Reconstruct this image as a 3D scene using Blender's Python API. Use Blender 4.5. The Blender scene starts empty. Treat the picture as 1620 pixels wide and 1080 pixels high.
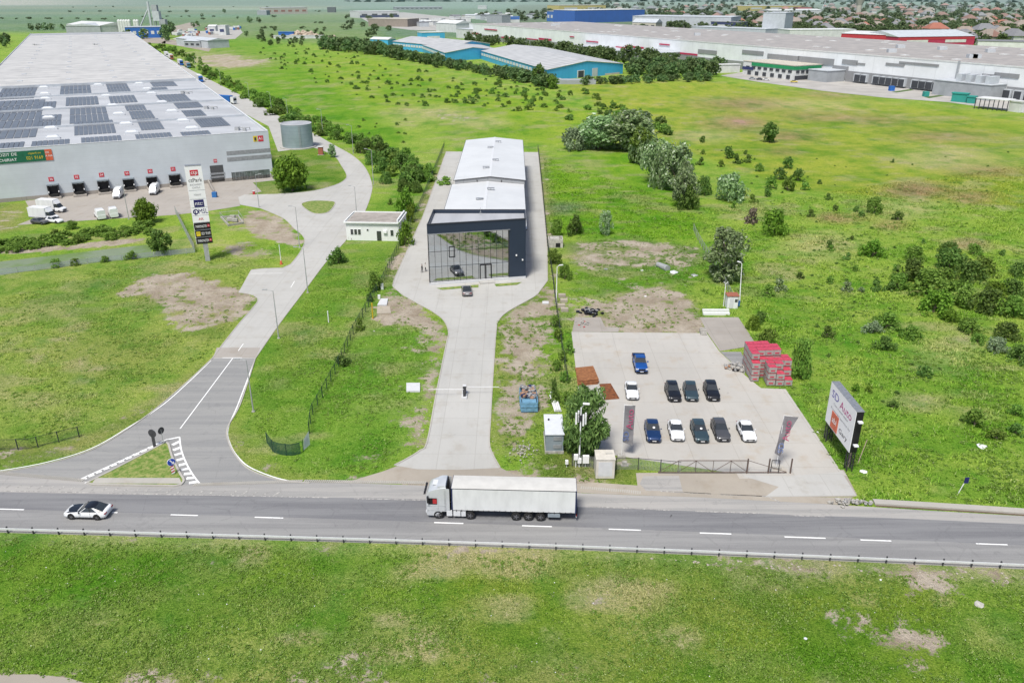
import bpy, bmesh, math, random
import numpy as np
from mathutils import Vector, Matrix
R = math.radians
SC = bpy.context.scene
COL = SC.collection
rnd = random.Random(7)

# ------------------------------------------------------------------ camera model
FPX, CAMH, PITCH = 1282.0, 52.0, R(23.41)
CP, SP = math.cos(PITCH), math.sin(PITCH)

def G(px, py, z=0.0):
    """ground (or height z) point seen at a photo position: used to survey the site"""
    x = (px - 810) / FPX; y = (py - 540) / FPX
    t = (z - CAMH) / (-SP - CP * y)
    return Vector((t * x, t * (CP - SP * y), z))

def PX(X, Y, Z=0.0):
    d = Y * CP - (Z - CAMH) * SP
    return 810 + FPX * X / d, 540 - FPX * (Y * SP + (Z - CAMH) * CP) / d

def yaw_of(px, py, slope):
    """heading of a car whose axis has dx/dy = slope in the survey photo; front = local -Y"""
    a, b = G(px, py), G(px + slope * 10, py + 10)
    d = b - a
    return math.atan2(d.x, -d.y)

cam = bpy.data.cameras.new('camera'); camo = bpy.data.objects.new('camera', cam); COL.objects.link(camo)
cam.sensor_width = 36; cam.lens = 36 * FPX / 1620; cam.clip_start = 1; cam.clip_end = 20000
camo.location = (0, 0, CAMH); camo.rotation_euler = (math.pi / 2 - PITCH, 0, 0)
SC.camera = camo

# ------------------------------------------------------------------ light
SUN_AZ, SUN_EL = R(203), R(60)
w = bpy.data.worlds.new('World'); SC.world = w; w.use_nodes = True
nt = w.node_tree; nt.nodes.clear()
sky = nt.nodes.new('ShaderNodeTexSky'); sky.sky_type = 'NISHITA'; sky.sun_disc = False
sky.sun_elevation = SUN_EL; sky.sun_rotation = SUN_AZ
sky.air_density = 0.8; sky.dust_density = 2.2; sky.ozone_density = 0.5
bg = nt.nodes.new('ShaderNodeBackground'); bg.inputs[1].default_value = 0.15
out = nt.nodes.new('ShaderNodeOutputWorld')
nt.links.new(sky.outputs[0], bg.inputs[0]); nt.links.new(bg.outputs[0], out.inputs[0])
sl = bpy.data.lights.new('sun', 'SUN'); sl.energy = 4.3; sl.angle = R(14); sl.color = (1, .972, .905)
so = bpy.data.objects.new('sun', sl); COL.objects.link(so)
sv = Vector((math.sin(SUN_AZ) * math.cos(SUN_EL), math.cos(SUN_AZ) * math.cos(SUN_EL), math.sin(SUN_EL)))
so.rotation_euler = sv.to_track_quat('Z', 'Y').to_euler()
SC.view_settings.view_transform = 'Standard'; SC.view_settings.look = 'None'
SC.view_settings.exposure = 0; SC.view_settings.gamma = 1
SC.render.engine = 'CYCLES'
SC.cycles.max_bounces = 5; SC.cycles.diffuse_bounces = 2; SC.cycles.glossy_bounces = 3
SC.cycles.transmission_bounces = 3; SC.cycles.transparent_max_bounces = 6
SC.cycles.use_adaptive_sampling = True
try:
    SC.cycles.use_denoising = True; SC.cycles.denoiser = 'OPENIMAGEDENOISE'
except Exception: pass

# ------------------------------------------------------------------ materials
M = {}
class NT:
    def __init__(s, m):
        s.t = m.node_tree; s.n = s.t.nodes; s.l = s.t.links
    def node(s, typ, **kw):
        n = s.n.new(typ)
        for k, v in kw.items(): setattr(n, k, v)
        return n
    def inp(s, sock, v):
        if hasattr(v, 'is_output') or isinstance(v, bpy.types.NodeSocket): s.l.new(v, sock)
        else: sock.default_value = v
    def math(s, op, a, b=None, clamp=False):
        n = s.node('ShaderNodeMath', operation=op); n.use_clamp = clamp
        s.inp(n.inputs[0], a)
        if b is not None: s.inp(n.inputs[1], b)
        return n.outputs[0]
    def mix(s, f, a, b, blend='MIX'):
        n = s.node('ShaderNodeMix', data_type='RGBA', blend_type=blend)
        s.inp(n.inputs[0], f); s.inp(n.inputs[6], a); s.inp(n.inputs[7], b)
        return n.outputs[2]
    def noise(s, vec, scale, detail=3, rough=.55, out=0):
        n = s.node('ShaderNodeTexNoise'); s.inp(n.inputs['Vector'], vec)
        n.inputs['Scale'].default_value = scale; n.inputs['Detail'].default_value = detail
        n.inputs['Roughness'].default_value = rough
        return n.outputs[out]
    def ramp(s, v, lo, hi, a=0., b=1.):
        n = s.node('ShaderNodeMapRange'); n.interpolation_type = 'SMOOTHSTEP'; s.inp(n.inputs[0], v)
        for i, q in zip((1, 2, 3, 4), (lo, hi, a, b)): n.inputs[i].default_value = q
        return n.outputs[0]
    def pos(s):
        return s.node('ShaderNodeNewGeometry').outputs['Position']

def c4(c): return (c[0], c[1], c[2], 1)

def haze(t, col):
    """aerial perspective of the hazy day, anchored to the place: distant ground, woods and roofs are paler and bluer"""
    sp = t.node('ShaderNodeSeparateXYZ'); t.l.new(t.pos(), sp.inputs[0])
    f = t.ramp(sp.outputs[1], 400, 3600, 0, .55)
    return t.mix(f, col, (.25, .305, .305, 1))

def mat(name, c, rough=.7, metal=0., amt=.12, scale=1.5, c2=None, bump=0., bscale=20, coat=0., far=False, spec=.4, streak=None):
    m = bpy.data.materials.new(name); m.use_nodes = True; t = NT(m)
    b = t.n['Principled BSDF']
    pos = t.pos()
    vec = pos
    if streak:
        mp = t.node('ShaderNodeMapping'); t.l.new(pos, mp.inputs[0]); mp.inputs['Scale'].default_value = streak; vec = mp.outputs[0]
    n1 = t.noise(vec, scale, 4, .6)
    f = t.ramp(n1, .3, .7)
    c2 = c2 or tuple(max(0, x * (1 - 2 * amt)) for x in c)
    col = t.mix(f, c4(c2), c4(c))
    if far: col = haze(t, col)
    t.l.new(col, b.inputs['Base Color'])
    b.inputs['Roughness'].default_value = rough; b.inputs['Metallic'].default_value = metal
    b.inputs['Specular IOR Level'].default_value = spec
    if coat:
        b.inputs['Coat Weight'].default_value = coat; b.inputs['Coat Roughness'].default_value = .06
    if bump:
        bn = t.node('ShaderNodeBump'); bn.inputs['Strength'].default_value = bump; bn.inputs['Distance'].default_value = .05
        t.l.new(t.noise(pos, bscale, 3), bn.inputs['Height']); t.l.new(bn.outputs[0], b.inputs['Normal'])
    M[name] = m
    return m

def leafmat(name, dark, light, far=False, pale=None):
    m = bpy.data.materials.new(name); m.use_nodes = True; t = NT(m)
    b = t.n['Principled BSDF']; g = t.node('ShaderNodeNewGeometry')
    oi = t.node('ShaderNodeObjectInfo')
    r = g.outputs['Random Per Island']
    col = t.mix(r, c4(dark), c4(light))
    if pale:
        col = t.mix(t.ramp(r, .86, .92), col, c4(pale))
    # each plant has its own tone
    hv = t.node('ShaderNodeHueSaturation'); t.l.new(col, hv.inputs['Color'])
    t.l.new(t.math('ADD', t.math('MULTIPLY', oi.outputs['Random'], .035), .485), hv.inputs['Hue'])
    t.l.new(t.math('ADD', t.math('MULTIPLY', oi.outputs['Random'], .5), .75), hv.inputs['Value'])
    col = hv.outputs[0]
    if far: col = haze(t, col)
    t.l.new(col, b.inputs['Base Color']); b.inputs['Roughness'].default_value = .6
    b.inputs['Specular IOR Level'].default_value = .25
    tr = t.node('ShaderNodeBsdfTranslucent'); t.l.new(col, tr.inputs[0])
    mx = t.node('ShaderNodeMixShader'); mx.inputs[0].default_value = .42
    t.l.new(b.outputs[0], mx.inputs[1]); t.l.new(tr.outputs[0], mx.inputs[2])
    t.l.new(mx.outputs[0], t.n['Material Output'].inputs[0])
    M[name] = m
    return m

# greens
leafmat('leaf_bright', (0.075, 0.155, 0.014), (0.25, 0.4, 0.045))
leafmat('leaf_dark', (0.062, 0.13, 0.024), (0.2, 0.31, 0.065))
leafmat('leaf_mid', (0.09, 0.18, 0.024), (0.26, 0.4, 0.07))
leafmat('leaf_silver', (.15, .24, .09), (.35, .47, .21), pale=(.62, .70, .50))
leafmat('leaf_willow', (0.07, 0.13, 0.03), (0.22, 0.32, 0.09))
leafmat('leaf_grey', (.14, .19, .10), (.34, .42, .24))
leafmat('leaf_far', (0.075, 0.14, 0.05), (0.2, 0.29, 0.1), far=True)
leafmat('leaf_red', (.10, .02, .03), (.32, .09, .08))
leafmat('leaf_dead', (.14, .11, .08), (.28, .23, .18))
leafmat('grass_fore', (.05, .12, .006), (.22, .34, .04), pale=(.40, .42, .18))
leafmat('grass_meadow', (.10, .20, .010), (.30, .42, .045), pale=(.46, .50, .16))
def blademat(name):
    m = bpy.data.materials.new(name); m.use_nodes = True; t = NT(m); b = t.n['Principled BSDF']
    r = t.node('ShaderNodeNewGeometry').outputs['Random Per Island']; an = t.node('ShaderNodeAttribute', attribute_name='land')
    k = t.node('ShaderNodeMix', data_type='RGBA', blend_type='MULTIPLY'); k.inputs[0].default_value = 1
    t.l.new(an.outputs['Color'], k.inputs[6]); t.l.new(t.mix(r, (.62, .78, .5, 1), (2.1, 1.95, 2.6, 1)), k.inputs[7]); col = k.outputs[2]
    col = t.mix(t.math('MULTIPLY', t.ramp(r, .93, .96), .6), col, (.46, .46, .24, 1))
    t.l.new(col, b.inputs['Base Color']); b.inputs['Roughness'].default_value = .8; b.inputs['Specular IOR Level'].default_value = .15
    tr = t.node('ShaderNodeBsdfTranslucent'); t.l.new(col, tr.inputs[0]); mx = t.node('ShaderNodeMixShader'); mx.inputs[0].default_value = .35
    t.l.new(b.outputs[0], mx.inputs[1]); t.l.new(tr.outputs[0], mx.inputs[2]); t.l.new(mx.outputs[0], t.n['Material Output'].inputs[0]); M[name] = m
blademat('grass_blade')
mat('bark', (.16, .13, .10), .9, scale=8)
mat('flower_white', (.75, .77, .70), .8)
# hard surfaces
def slabmat(name, c, amt, joint, rough=.85, stain=(.55, .5, .43), grain=.05):
    m = bpy.data.materials.new(name); m.use_nodes = True; t = NT(m); b = t.n['Principled BSDF']
    pos = t.pos()
    big = t.ramp(t.noise(pos, .07, 5, .6), .3, .7)
    fine = t.noise(pos, 6, 3, .7)
    col = t.mix(big, c4([x * (1 - amt) for x in c]), c4(c))
    col = t.mix(t.math('MULTIPLY', t.ramp(t.noise(pos, .35, 4, .65), .50, .74), .42), col, c4([c[i] * stain[i] * 1.25 for i in range(3)]))
    col = t.mix(t.math('MULTIPLY', t.ramp(fine, .35, .75), grain * 5), col, c4([x * .8 for x in c]))
    mp = t.node('ShaderNodeMapping'); t.l.new(pos, mp.inputs[0]); mp.inputs['Scale'].default_value = (.9, .06, 1)
    col = t.mix(t.math('MULTIPLY', t.ramp(t.noise(mp.outputs[0], 1, 4, .6), .48, .72), .16), col, c4([x * .62 for x in c]))
    col = t.mix(t.math('MULTIPLY', t.ramp(t.noise(pos, .9, 2, .5), .70, .76), .30), col, c4([x * .5 for x in c]))
    if joint:
        br = t.node('ShaderNodeTexBrick'); t.l.new(pos, br.inputs[0])
        br.offset = 0; br.inputs['Scale'].default_value = 1; br.inputs['Brick Width'].default_value = joint
        br.inputs['Row Height'].default_value = joint; br.inputs['Mortar Size'].default_value = .045
        br.inputs['Color1'].default_value = (1, 1, 1, 1); br.inputs['Color2'].default_value = (.965, .965, .965, 1)
        br.inputs['Mortar'].default_value = (.84, .835, .82, 1)
        col = t.mix(1, col, br.outputs[0], 'MULTIPLY')
    t.l.new(col, b.inputs['Base Color']); b.inputs['Roughness'].default_value = rough
    b.inputs['Specular IOR Level'].default_value = .25
    M[name] = m
slabmat('concrete', (.445, .437, .412), .10, 4.5)
slabmat('concrete_lot', (.45, .43, .395), .12, 5.5, stain=(.62, .5, .36))
slabmat('concrete_old', (.36, .33, .295), .2, 3.0)
slabmat('paving_yard', (.37, .34, .305), .12, 6)
slabmat('kerb_stone', (.42, .40, .36), .15, 0)
slabmat('gravel', (.38, .34, .285), .25, 0, grain=.1)
slabmat('sand', (.42, .37, .30), .2, 0, grain=.1)

def roadmat(name, c, c2):
    m = bpy.data.materials.new(name); m.use_nodes = True; t = NT(m); b = t.n['Principled BSDF']
    pos = t.pos()
    mp = t.node('ShaderNodeMapping'); t.l.new(pos, mp.inputs[0])
    mp.inputs['Rotation'].default_value = (0, 0, R(3)); mp.inputs['Scale'].default_value = (.035, .75, 1)
    st = t.ramp(t.noise(mp.outputs[0], 1.1, 5, .65), .38, .62)
    col = t.mix(st, c4(c), c4(c2))
    col = t.mix(t.math('MULTIPLY', t.ramp(t.noise(pos, 14, 2, .7), .4, .75), .35), col, c4([x * 1.35 for x in c2]))
    col = t.mix(t.math('MULTIPLY', t.ramp(t.noise(pos, .5, 5, .7), .6, .72), .4), col, c4([x * .75 for x in c]))
    vo = t.node('ShaderNodeTexVoronoi', feature='DISTANCE_TO_EDGE'); t.l.new(pos, vo.inputs[0]); vo.inputs['Scale'].default_value = .22
    wob = t.math('ADD', vo.outputs[0], t.math('MULTIPLY', t.noise(pos, 1.2, 3), .12))
    crack = t.math('MULTIPLY', t.ramp(wob, .062, .072, 1, 0), .16)
    col = t.mix(crack, col, c4([x * .55 for x in c]))
    t.l.new(col, b.inputs['Base Color']); b.inputs['Roughness'].default_value = .8
    b.inputs['Specular IOR Level'].default_value = .3
    M[name] = m
roadmat('asphalt', (.195, .193, .192), (.255, .252, .246))
roadmat('asphalt_lane', (.145, .145, .152), (.20, .20, .203))
roadmat('asphalt_side', (.215, .215, .212), (.265, .262, .252))
roadmat('asphalt_shoulder', (.26, .255, .245), (.34, .325, .305))
def paintmat(name, c, worn):
    m = bpy.data.materials.new(name); m.use_nodes = True; t = NT(m); b = t.n['Principled BSDF']
    f = t.ramp(t.noise(t.pos(), 3, 5, .75), worn, worn + .14)
    t.l.new(t.mix(f, c4((.24, .23, .22)), c4(c)), b.inputs['Base Color']); b.inputs['Roughness'].default_value = .7
    M[name] = m
paintmat('line_paint', (.80, .80, .78), .30)
paintmat('worn_paint', (.48, .46, .42), .46)

mat('white_metal', (.62, .63, .64), .5, amt=.05)
mat('steel', (.42, .43, .44), .45, .6, amt=.15, scale=3)
mat('galv', (.45, .46, .46), .55, .3, amt=.12, scale=3)
mat('dark_metal', (.03, .03, .035), .5, amt=.2)
mat('black', (.012, .012, .014), .6)
mat('rubber', (.018, .018, .018), .85)
mat('rim', (.30, .30, .32), .35, .8)
mat('plate', (.7, .7, .7), .5)
mat('lamp_glass', (.65, .66, .68), .12, spec=.8)
mat('tail_red', (.25, .01, .01), .2)
mat('red_paint', (.50, .035, .04), .5)
mat('sign_red', (.55, .03, .05), .5)
mat('sign_white', (.78, .78, .78), .5, amt=.02)
mat('sign_black', (.012, .012, .014), .4)
mat('sign_navy', (.02, .02, .12), .4)
mat('sign_blue', (.015, .06, .38), .4)
mat('sign_yellow', (.72, .55, .03), .5)
mat('sign_green', (.012, .13, .065), .5)
mat('sign_orange', (.62, .13, .06), .5)
mat('sign_grey', (.28, .29, .30), .5)
mat('letter_dark', (.05, .05, .055), .5)
mat('letter_grey', (.35, .35, .36), .5)
mat('yellow_paint', (.62, .40, .02), .6)
mat('blue_paint', (.03, .16, .42), .5)
mat('skip_blue', (.16, .33, .47), .5, amt=.15, scale=2)
mat('bin_blue', (.015, .05, .17), .5)
mat('rust', (.22, .075, .025), .9, amt=.3, scale=2.5, c2=(.10, .035, .015))
mat('rust_pale', (.30, .13, .05), .9, scale=2.5, c2=(.18, .07, .03))
mat('cabinet', (.60, .565, .50), .6, amt=.08)
mat('kiosk_grey', (.24, .28, .31), .6, amt=.06)
mat('kiosk_roof', (.60, .62, .65), .6, amt=.04)
mat('plaster', (.56, .565, .57), .8, amt=.05)
mat('plaster_old', (.52, .50, .45), .9, amt=.2)
mat('roof_felt', (.36, .325, .29), .9, amt=.15, scale=.6)
mat('tile_red', (.30, .08, .05), .85, scale=3)
mat('tarp_white', (.66, .67, .67), .6, amt=.07, scale=1.0, streak=(1, 1, .35), bump=.15, bscale=1.5)
mat('tarp_roof', (.55, .54, .51), .7, amt=.06, scale=.8, bump=.15, bscale=1.5)
mat('truck_silver', (.56, .58, .60), .35, .25, amt=.04, coat=.5)
mat('trim_blue', (.02, .03, .09), .5)
mat('fence_green', (.02, .06, .04), .6)
mat('fence_dark', (.035, .045, .04), .6)
mat('net_green', (.015, .075, .04), .8)
mat('brick_block', (.36, .33, .31), .9, amt=.12, scale=4)
mat('wrap_red', (.55, .06, .10), .35, amt=.15, scale=3)
mat('junk_mix', (.45, .44, .42), .8, scale=4, c2=(.12, .12, .13))
mat('junk_warm', (.45, .22, .12), .8, scale=4, c2=(.20, .16, .12))
mat('black_bag', (.01, .01, .012), .3)
mat('soil', (.13, .095, .065), .95, bump=.6, bscale=3)
mat('solar', (.135, .15, .175), .4, amt=.1, scale=.4, spec=.5)
mat('roof_grey', (.40, .41, .43), .7, amt=.10, scale=.25, streak=(1, .1, 1))
mat('skylight', (.60, .62, .64), .4, amt=.04)
mat('skin', (.5, .3, .22), .6)
mat('hair', (.02, .015, .012), .6)
mat('cloth_black', (.015, .015, .018), .9)
mat('cloth_pale', (.50, .48, .46), .9)
mat('office_white', (.70, .71, .70), .8, amt=.025)
mat('floor_slab', (.45, .46, .44), .8)
mat('stone', (.45, .43, .39), .9, amt=.2, scale=3)
mat('flag_grey', (.23, .22, .235), .8, amt=.12, scale=1.5)
mat('flag_red', (.46, .09, .18), .8, amt=.1)
mat('flag_blue', (.14, .20, .42), .8, amt=.1)

def cladmat(name, c, period, axis=None, rough=.45, dark=.9, far=False, metal=0., amt=.06, vertical=True, width=.06):
    """sheet cladding with seams; vertical seams follow the run of the wall (x+y), horizontal ones the height"""
    m = bpy.data.materials.new(name); m.use_nodes = True; t = NT(m); b = t.n['Principled BSDF']
    pos = t.pos(); sp = t.node('ShaderNodeSeparateXYZ'); t.l.new(pos, sp.inputs[0])
    if axis is None: v = sp.outputs[2]
    else: v = t.math('ADD', t.math('MULTIPLY', sp.outputs[0], axis[0]), t.math('MULTIPLY', sp.outputs[1], axis[1]))
    fr = t.math('FRACT', t.math('DIVIDE', v, period))
    line = t.math('MULTIPLY', t.ramp(t.math('ABSOLUTE', t.math('SUBTRACT', fr, .5)), .5 - width, .5), 1 - dark)
    col = t.mix(t.ramp(t.noise(pos, .12, 4, .65), .3, .7), c4([x * (1 - 2 * amt) for x in c]), c4(c))
    mp = t.node('ShaderNodeMapping'); t.l.new(pos, mp.inputs[0]); mp.inputs['Scale'].default_value = (.8, .8, .08)
    col = t.mix(t.math('MULTIPLY', t.ramp(t.noise(mp.outputs[0], 1, 3, .6), .5, .8), amt * 2), col, c4([x * .72 for x in c]))
    col = t.mix(line, col, (.01, .01, .01, 1))
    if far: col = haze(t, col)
    t.l.new(col, b.inputs['Base Color']); b.inputs['Roughness'].default_value = rough; b.inputs['Metallic'].default_value = metal
    M[name] = m
cladmat('clad_white', (.53, .57, .60), 1.15, dark=.86, width=.03)
cladmat('clad_navy', (.018, .031, .055), .5, dark=.6, rough=.4)
cladmat('clad_grey', (.34, .345, .35), 6.0, (1, 0), dark=.75, width=.02)
cladmat('roof_white', (.60, .61, .61), 1.2, (0, 1), dark=.93, width=.1, amt=.05)
cladmat('roof_far_beige', (.58, .56, .525), 13, (-.47, .88), dark=.72, width=.12, far=True, amt=.12)
cladmat('roof_rc', (.43, .385, .34), 24, (-.44, .9), dark=.88, width=.05, far=True, amt=.16)
cladmat('clad_rc_white', (.76, .78, .80), 14, (-.44, .9), dark=.85, width=.02, far=True)
cladmat('clad_rc_grey', (.26, .265, .275), 14, (-.44, .9), dark=.85, width=.02, far=True)
cladmat('clad_blue', (.06, .40, .68), 3, (.76, .65), dark=.85, width=.05, far=True)
cladmat('clad_royal', (.01, .10, .42), 5, (1, 0), dark=.85, width=.05, far=True)
cladmat('roof_bluehall', (.56, .555, .54), 9, (-.26, .965), dark=.62, width=.3, far=True, amt=.1)
cladmat('tank_steel', (.34, .42, .46), 1.25, dark=.8, width=.06, metal=.25, amt=.12)
for n, c in dict(f_white=(.62, .63, .62), f_grey=(.34, .36, .38), f_lgrey=(.48, .51, .54), f_blue=(.02, .13, .45), f_red=(.45, .03, .05), f_yellow=(.60, .48, .10),
                 f_navy=(.03, .04, .13), f_tile=(.34, .12, .075), f_tile2=(.24, .13, .10), f_slate=(.20, .20, .21), f_brown=(.28, .23, .19), f_cream=(.52, .48, .40),
                 f_dark=(.05, .055, .065), f_green=(.02, .26, .10), f_teal=(.03, .28, .24), f_paper=(.45, .36, .27), f_crimson=(.45, .03, .09)).items():
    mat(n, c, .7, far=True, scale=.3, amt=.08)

def glassmat(name, tint, refl, clear, rough=.02):
    m = bpy.data.materials.new(name); m.use_nodes = True; t = NT(m); t.n.remove(t.n['Principled BSDF'])
    gl = t.node('ShaderNodeBsdfGlossy'); gl.inputs['Color'].default_value = c4((refl * .92, refl * .97, refl)); gl.inputs['Roughness'].default_value = rough
    tr = t.node('ShaderNodeBsdfTransparent'); tr.inputs[0].default_value = c4(tint)
    mx = t.node('ShaderNodeMixShader')
    fr = t.node('ShaderNodeFresnel'); fr.inputs[0].default_value = 1.5
    f = t.math('ADD', t.math('MULTIPLY', fr.outputs[0], .8), 1 - clear, True)
    t.l.new(f, mx.inputs[0]); t.l.new(tr.outputs[0], mx.inputs[1]); t.l.new(gl.outputs[0], mx.inputs[2])
    t.l.new(mx.outputs[0], t.n['Material Output'].inputs[0])
    M[name] = m
glassmat('facade_glass', (.85, .93, .95), .97, .45)
mat('car_glass', (.03, .036, .042), .10, amt=.05, spec=.55)
mat('window_dark', (.05, .055, .06), .1, spec=.8)
mat('window_office', (.16, .19, .19), .1, spec=.8, amt=.3, scale=.6)
for n, c, mt in (('paint_blue', (.012, .085, .33), .3), ('paint_navyblue', (.012, .04, .125), .3), ('paint_white', (.72, .73, .74), 0.), ('paint_black', (.012, .013, .017), .2),
                 ('paint_teal', (.045, .075, .09), .35), ('paint_grey', (.10, .10, .105), .4), ('paint_silvergrey', (.26, .25, .25), .5), ('paint_silver', (.45, .46, .47), .4), ('paint_dblue', (.02, .06, .16), .2)):
    mat(n, c, .28, mt, amt=.03, coat=.45)

# ------------------------------------------------------------------ mesh helpers
class MB:
    def __init__(s): s.v = []; s.f = []; s.mi = []
    def add(s, vs, fs, mi=0):
        o = len(s.v); s.v += [tuple(v) for v in vs]; s.f += [tuple(i + o for i in f) for f in fs]; s.mi += [mi] * len(fs); return s
    def box(s, c, d, rz=0, mi=0, taper=1.0):
        x, y, z = c; a, b, h = d[0] / 2, d[1] / 2, d[2] / 2; cs, sn = math.cos(rz), math.sin(rz); vs = []
        for k, t in ((-h, 1), (h, taper)):
            for i, j in ((-a, -b), (a, -b), (a, b), (-a, b)):
                vs.append((x + (i * cs - j * sn) * t, y + (i * sn + j * cs) * t, z + k))
        return s.add(vs, [(3, 2, 1, 0), (4, 5, 6, 7), (0, 1, 5, 4), (1, 2, 6, 5), (2, 3, 7, 6), (3, 0, 4, 7)], mi)
    def prism(s, poly, z0, z1, mi=0, bottom=True):
        n = len(poly)
        a = sum(poly[i][0] * poly[(i + 1) % n][1] - poly[(i + 1) % n][0] * poly[i][1] for i in range(n))
        p = list(poly) if a > 0 else list(poly)[::-1]
        vs = [(q[0], q[1], z0) for q in p] + [(q[0], q[1], z1) for q in p]
        fs = [tuple(range(n, 2 * n))] + [(i, (i + 1) % n, (i + 1) % n + n, i + n) for i in range(n)]
        if bottom: fs.append(tuple(range(n))[::-1])
        return s.add(vs, fs, mi)
    def quad(s, a, b, c, d, mi=0): return s.add([a, b, c, d], [(0, 1, 2, 3)], mi)
    def tube(s, p0, p1, r0, r1=None, n=8, mi=0, caps=True):
        r1 = r0 if r1 is None else r1
        p0, p1 = Vector(p0), Vector(p1); d = (p1 - p0)
        if d.length < 1e-6: return s
        q = d.to_track_quat('Z', 'Y'); vs = []
        for p, r in ((p0, r0), (p1, r1)):
            for i in range(n):
                a = 2 * math.pi * i / n; vs.append(p + q @ Vector((r * math.cos(a), r * math.sin(a), 0)))
        fs = [(i, (i + 1) % n, (i + 1) % n + n, i + n) for i in range(n)]
        if caps: fs += [tuple(range(n))[::-1], tuple(range(n, 2 * n))]
        return s.add(vs, fs, mi)
    def path(s, pts, r, n=6, mi=0):
        for a, b in zip(pts, pts[1:]): s.tube(a, b, r, r, n, mi)
        return s
    def sweep(s, pts, w, h, z0=0, mi=0, closed=False):
        """a kerb or beam of width w and height h along a ground polyline"""
        pts = [Vector((p[0], p[1], 0)) for p in pts]; n = len(pts); vs = []
        for i, p in enumerate(pts):
            a = pts[i - 1] if (i or closed) else p; b = pts[(i + 1) % n] if (i < n - 1 or closed) else p
            d = (b - a).normalized(); o = Vector((-d.y, d.x, 0)) * (w / 2)
            for q, z in ((p - o, z0), (p + o, z0), (p + o, z0 + h), (p - o, z0 + h)): vs.append((q.x, q.y, z))
        fs = []
        for i in range(n if closed else n - 1):
            a, b = 4 * i, 4 * ((i + 1) % n)
            for k in range(4): fs.append((a + k, b + k, b + (k + 1) % 4, a + (k + 1) % 4))
        if not closed: fs += [(0, 1, 2, 3), (4 * n - 1, 4 * n - 2, 4 * n - 3, 4 * n - 4)]
        return s.add(vs, fs, mi)
    def ribbon(s, pts, w, z, mi=0):
        pts = [Vector((p[0], p[1], 0)) for p in pts]; vs = []
        for i, p in enumerate(pts):
            d = (pts[min(i + 1, len(pts) - 1)] - pts[max(i - 1, 0)]).normalized(); o = Vector((-d.y, d.x, 0)) * (w / 2)
            vs += [(p.x - o.x, p.y - o.y, z), (p.x + o.x, p.y + o.y, z)]
        return s.add(vs, [(2 * i, 2 * i + 2, 2 * i + 3, 2 * i + 1) for i in range(len(pts) - 1)], mi)
    def rock(s, c, r, seed=0, mi=0, sq=.6):
        rr = random.Random(seed); bm = bmesh.new(); bmesh.ops.create_icosphere(bm, subdivisions=1, radius=1)
        vs = [(c[0] + v.co.x * r * rr.uniform(.7, 1.2), c[1] + v.co.y * r * rr.uniform(.7, 1.2), c[2] + max(v.co.z, -.4) * r * sq * rr.uniform(.7, 1.2)) for v in bm.verts]
        fs = [tuple(v.index for v in f.verts) for f in bm.faces]; bm.free()
        return s.add(vs, fs, mi)
    def mesh(s, name, mats, smooth=None):
        me = bpy.data.meshes.new(name); me.from_pydata(s.v, [], s.f)
        for m in (mats if isinstance(mats, (list, tuple)) else [mats]): me.materials.append(M[m] if isinstance(m, str) else m)
        me.polygons.foreach_set('material_index', s.mi)
        bm = bmesh.new(); bm.from_mesh(me); bmesh.ops.recalc_face_normals(bm, faces=bm.faces); bm.to_mesh(me); bm.free()
        if smooth:
            me.shade_smooth(); me.set_sharp_from_angle(angle=R(smooth))
        return me
    def build(s, name, mats, parent=None, smooth=None, world=False):
        if world and parent is not None:
            L = parent.matrix_basis.translation if False else parent.location
            s.v = [(v[0] - L[0], v[1] - L[1], v[2] - L[2]) for v in s.v]
        return link(name, s.mesh(name, mats, smooth), parent)

def link(name, data, parent=None, loc=(0, 0, 0), rz=0):
    o = bpy.data.objects.new(name, data); COL.objects.link(o)
    o.parent = parent; o.location = loc
    if rz: o.rotation_euler = (0, 0, rz)
    return o

def tag(o, label=None, cat=None, group=None, kind=None):
    for k, v in (('label', label), ('category', cat), ('group', group), ('kind', kind)):
        if v: o[k] = v
    return o

def thing(name, label, cat, loc=(0, 0, 0), rz=0, group=None):
    o = link(name, None, None, loc, rz)
    return tag(o, label, cat, group)

KIDS = {}
def kids(o):
    return [c for c in bpy.data.objects if c.parent == o]

def tree_of(o):
    return [(c, tree_of(c)) for c in kids(o)]

def dup(o, loc, rz=None, label=None, sub=None, scale=None):
    """copy of a thing with its parts and sub-parts"""
    sub = tree_of(o) if sub is None else sub
    r = o.copy(); COL.objects.link(r); r.location = loc
    if rz is not None: r.rotation_euler = (0, 0, rz)
    if scale: r.scale = scale
    if label: r['label'] = label
    def rec(par, lst):
        for c, l in lst:
            d = c.copy(); COL.objects.link(d); d.parent = par; rec(d, l)
    rec(r, sub)
    return r

def sheet(name, pts, z, m, parent=None, kind='structure'):
    """flat surface from ground points"""
    a = sum(pts[i][0] * pts[(i + 1) % len(pts)][1] - pts[(i + 1) % len(pts)][0] * pts[i][1] for i in range(len(pts)))
    p = [(q[0], q[1], z) for q in pts]
    if a < 0: p = p[::-1]
    o = MB().add(p, [tuple(range(len(p)))]).build(name, m, parent)
    if kind and parent is None: o['kind'] = kind
    return o

def curve(pts, n=6, closed=False):
    """Catmull-Rom through points"""
    P = [Vector((p[0], p[1])) for p in pts]; out = []; L = len(P)
    for i in range(L if closed else L - 1):
        if closed: a, b, c, d = P[i - 1], P[i], P[(i + 1) % L], P[(i + 2) % L]
        else: a, b, c, d = P[max(i - 1, 0)], P[i], P[i + 1], P[min(i + 2, L - 1)]
        for k in range(n):
            t = k / n
            out.append(.5 * ((2 * b) + (c - a) * t + (2 * a - 5 * b + 4 * c - d) * t * t + (3 * b - a - 3 * c + d) * t ** 3))
    if not closed: out.append(P[-1])
    return [(q.x, q.y) for q in out]

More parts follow.
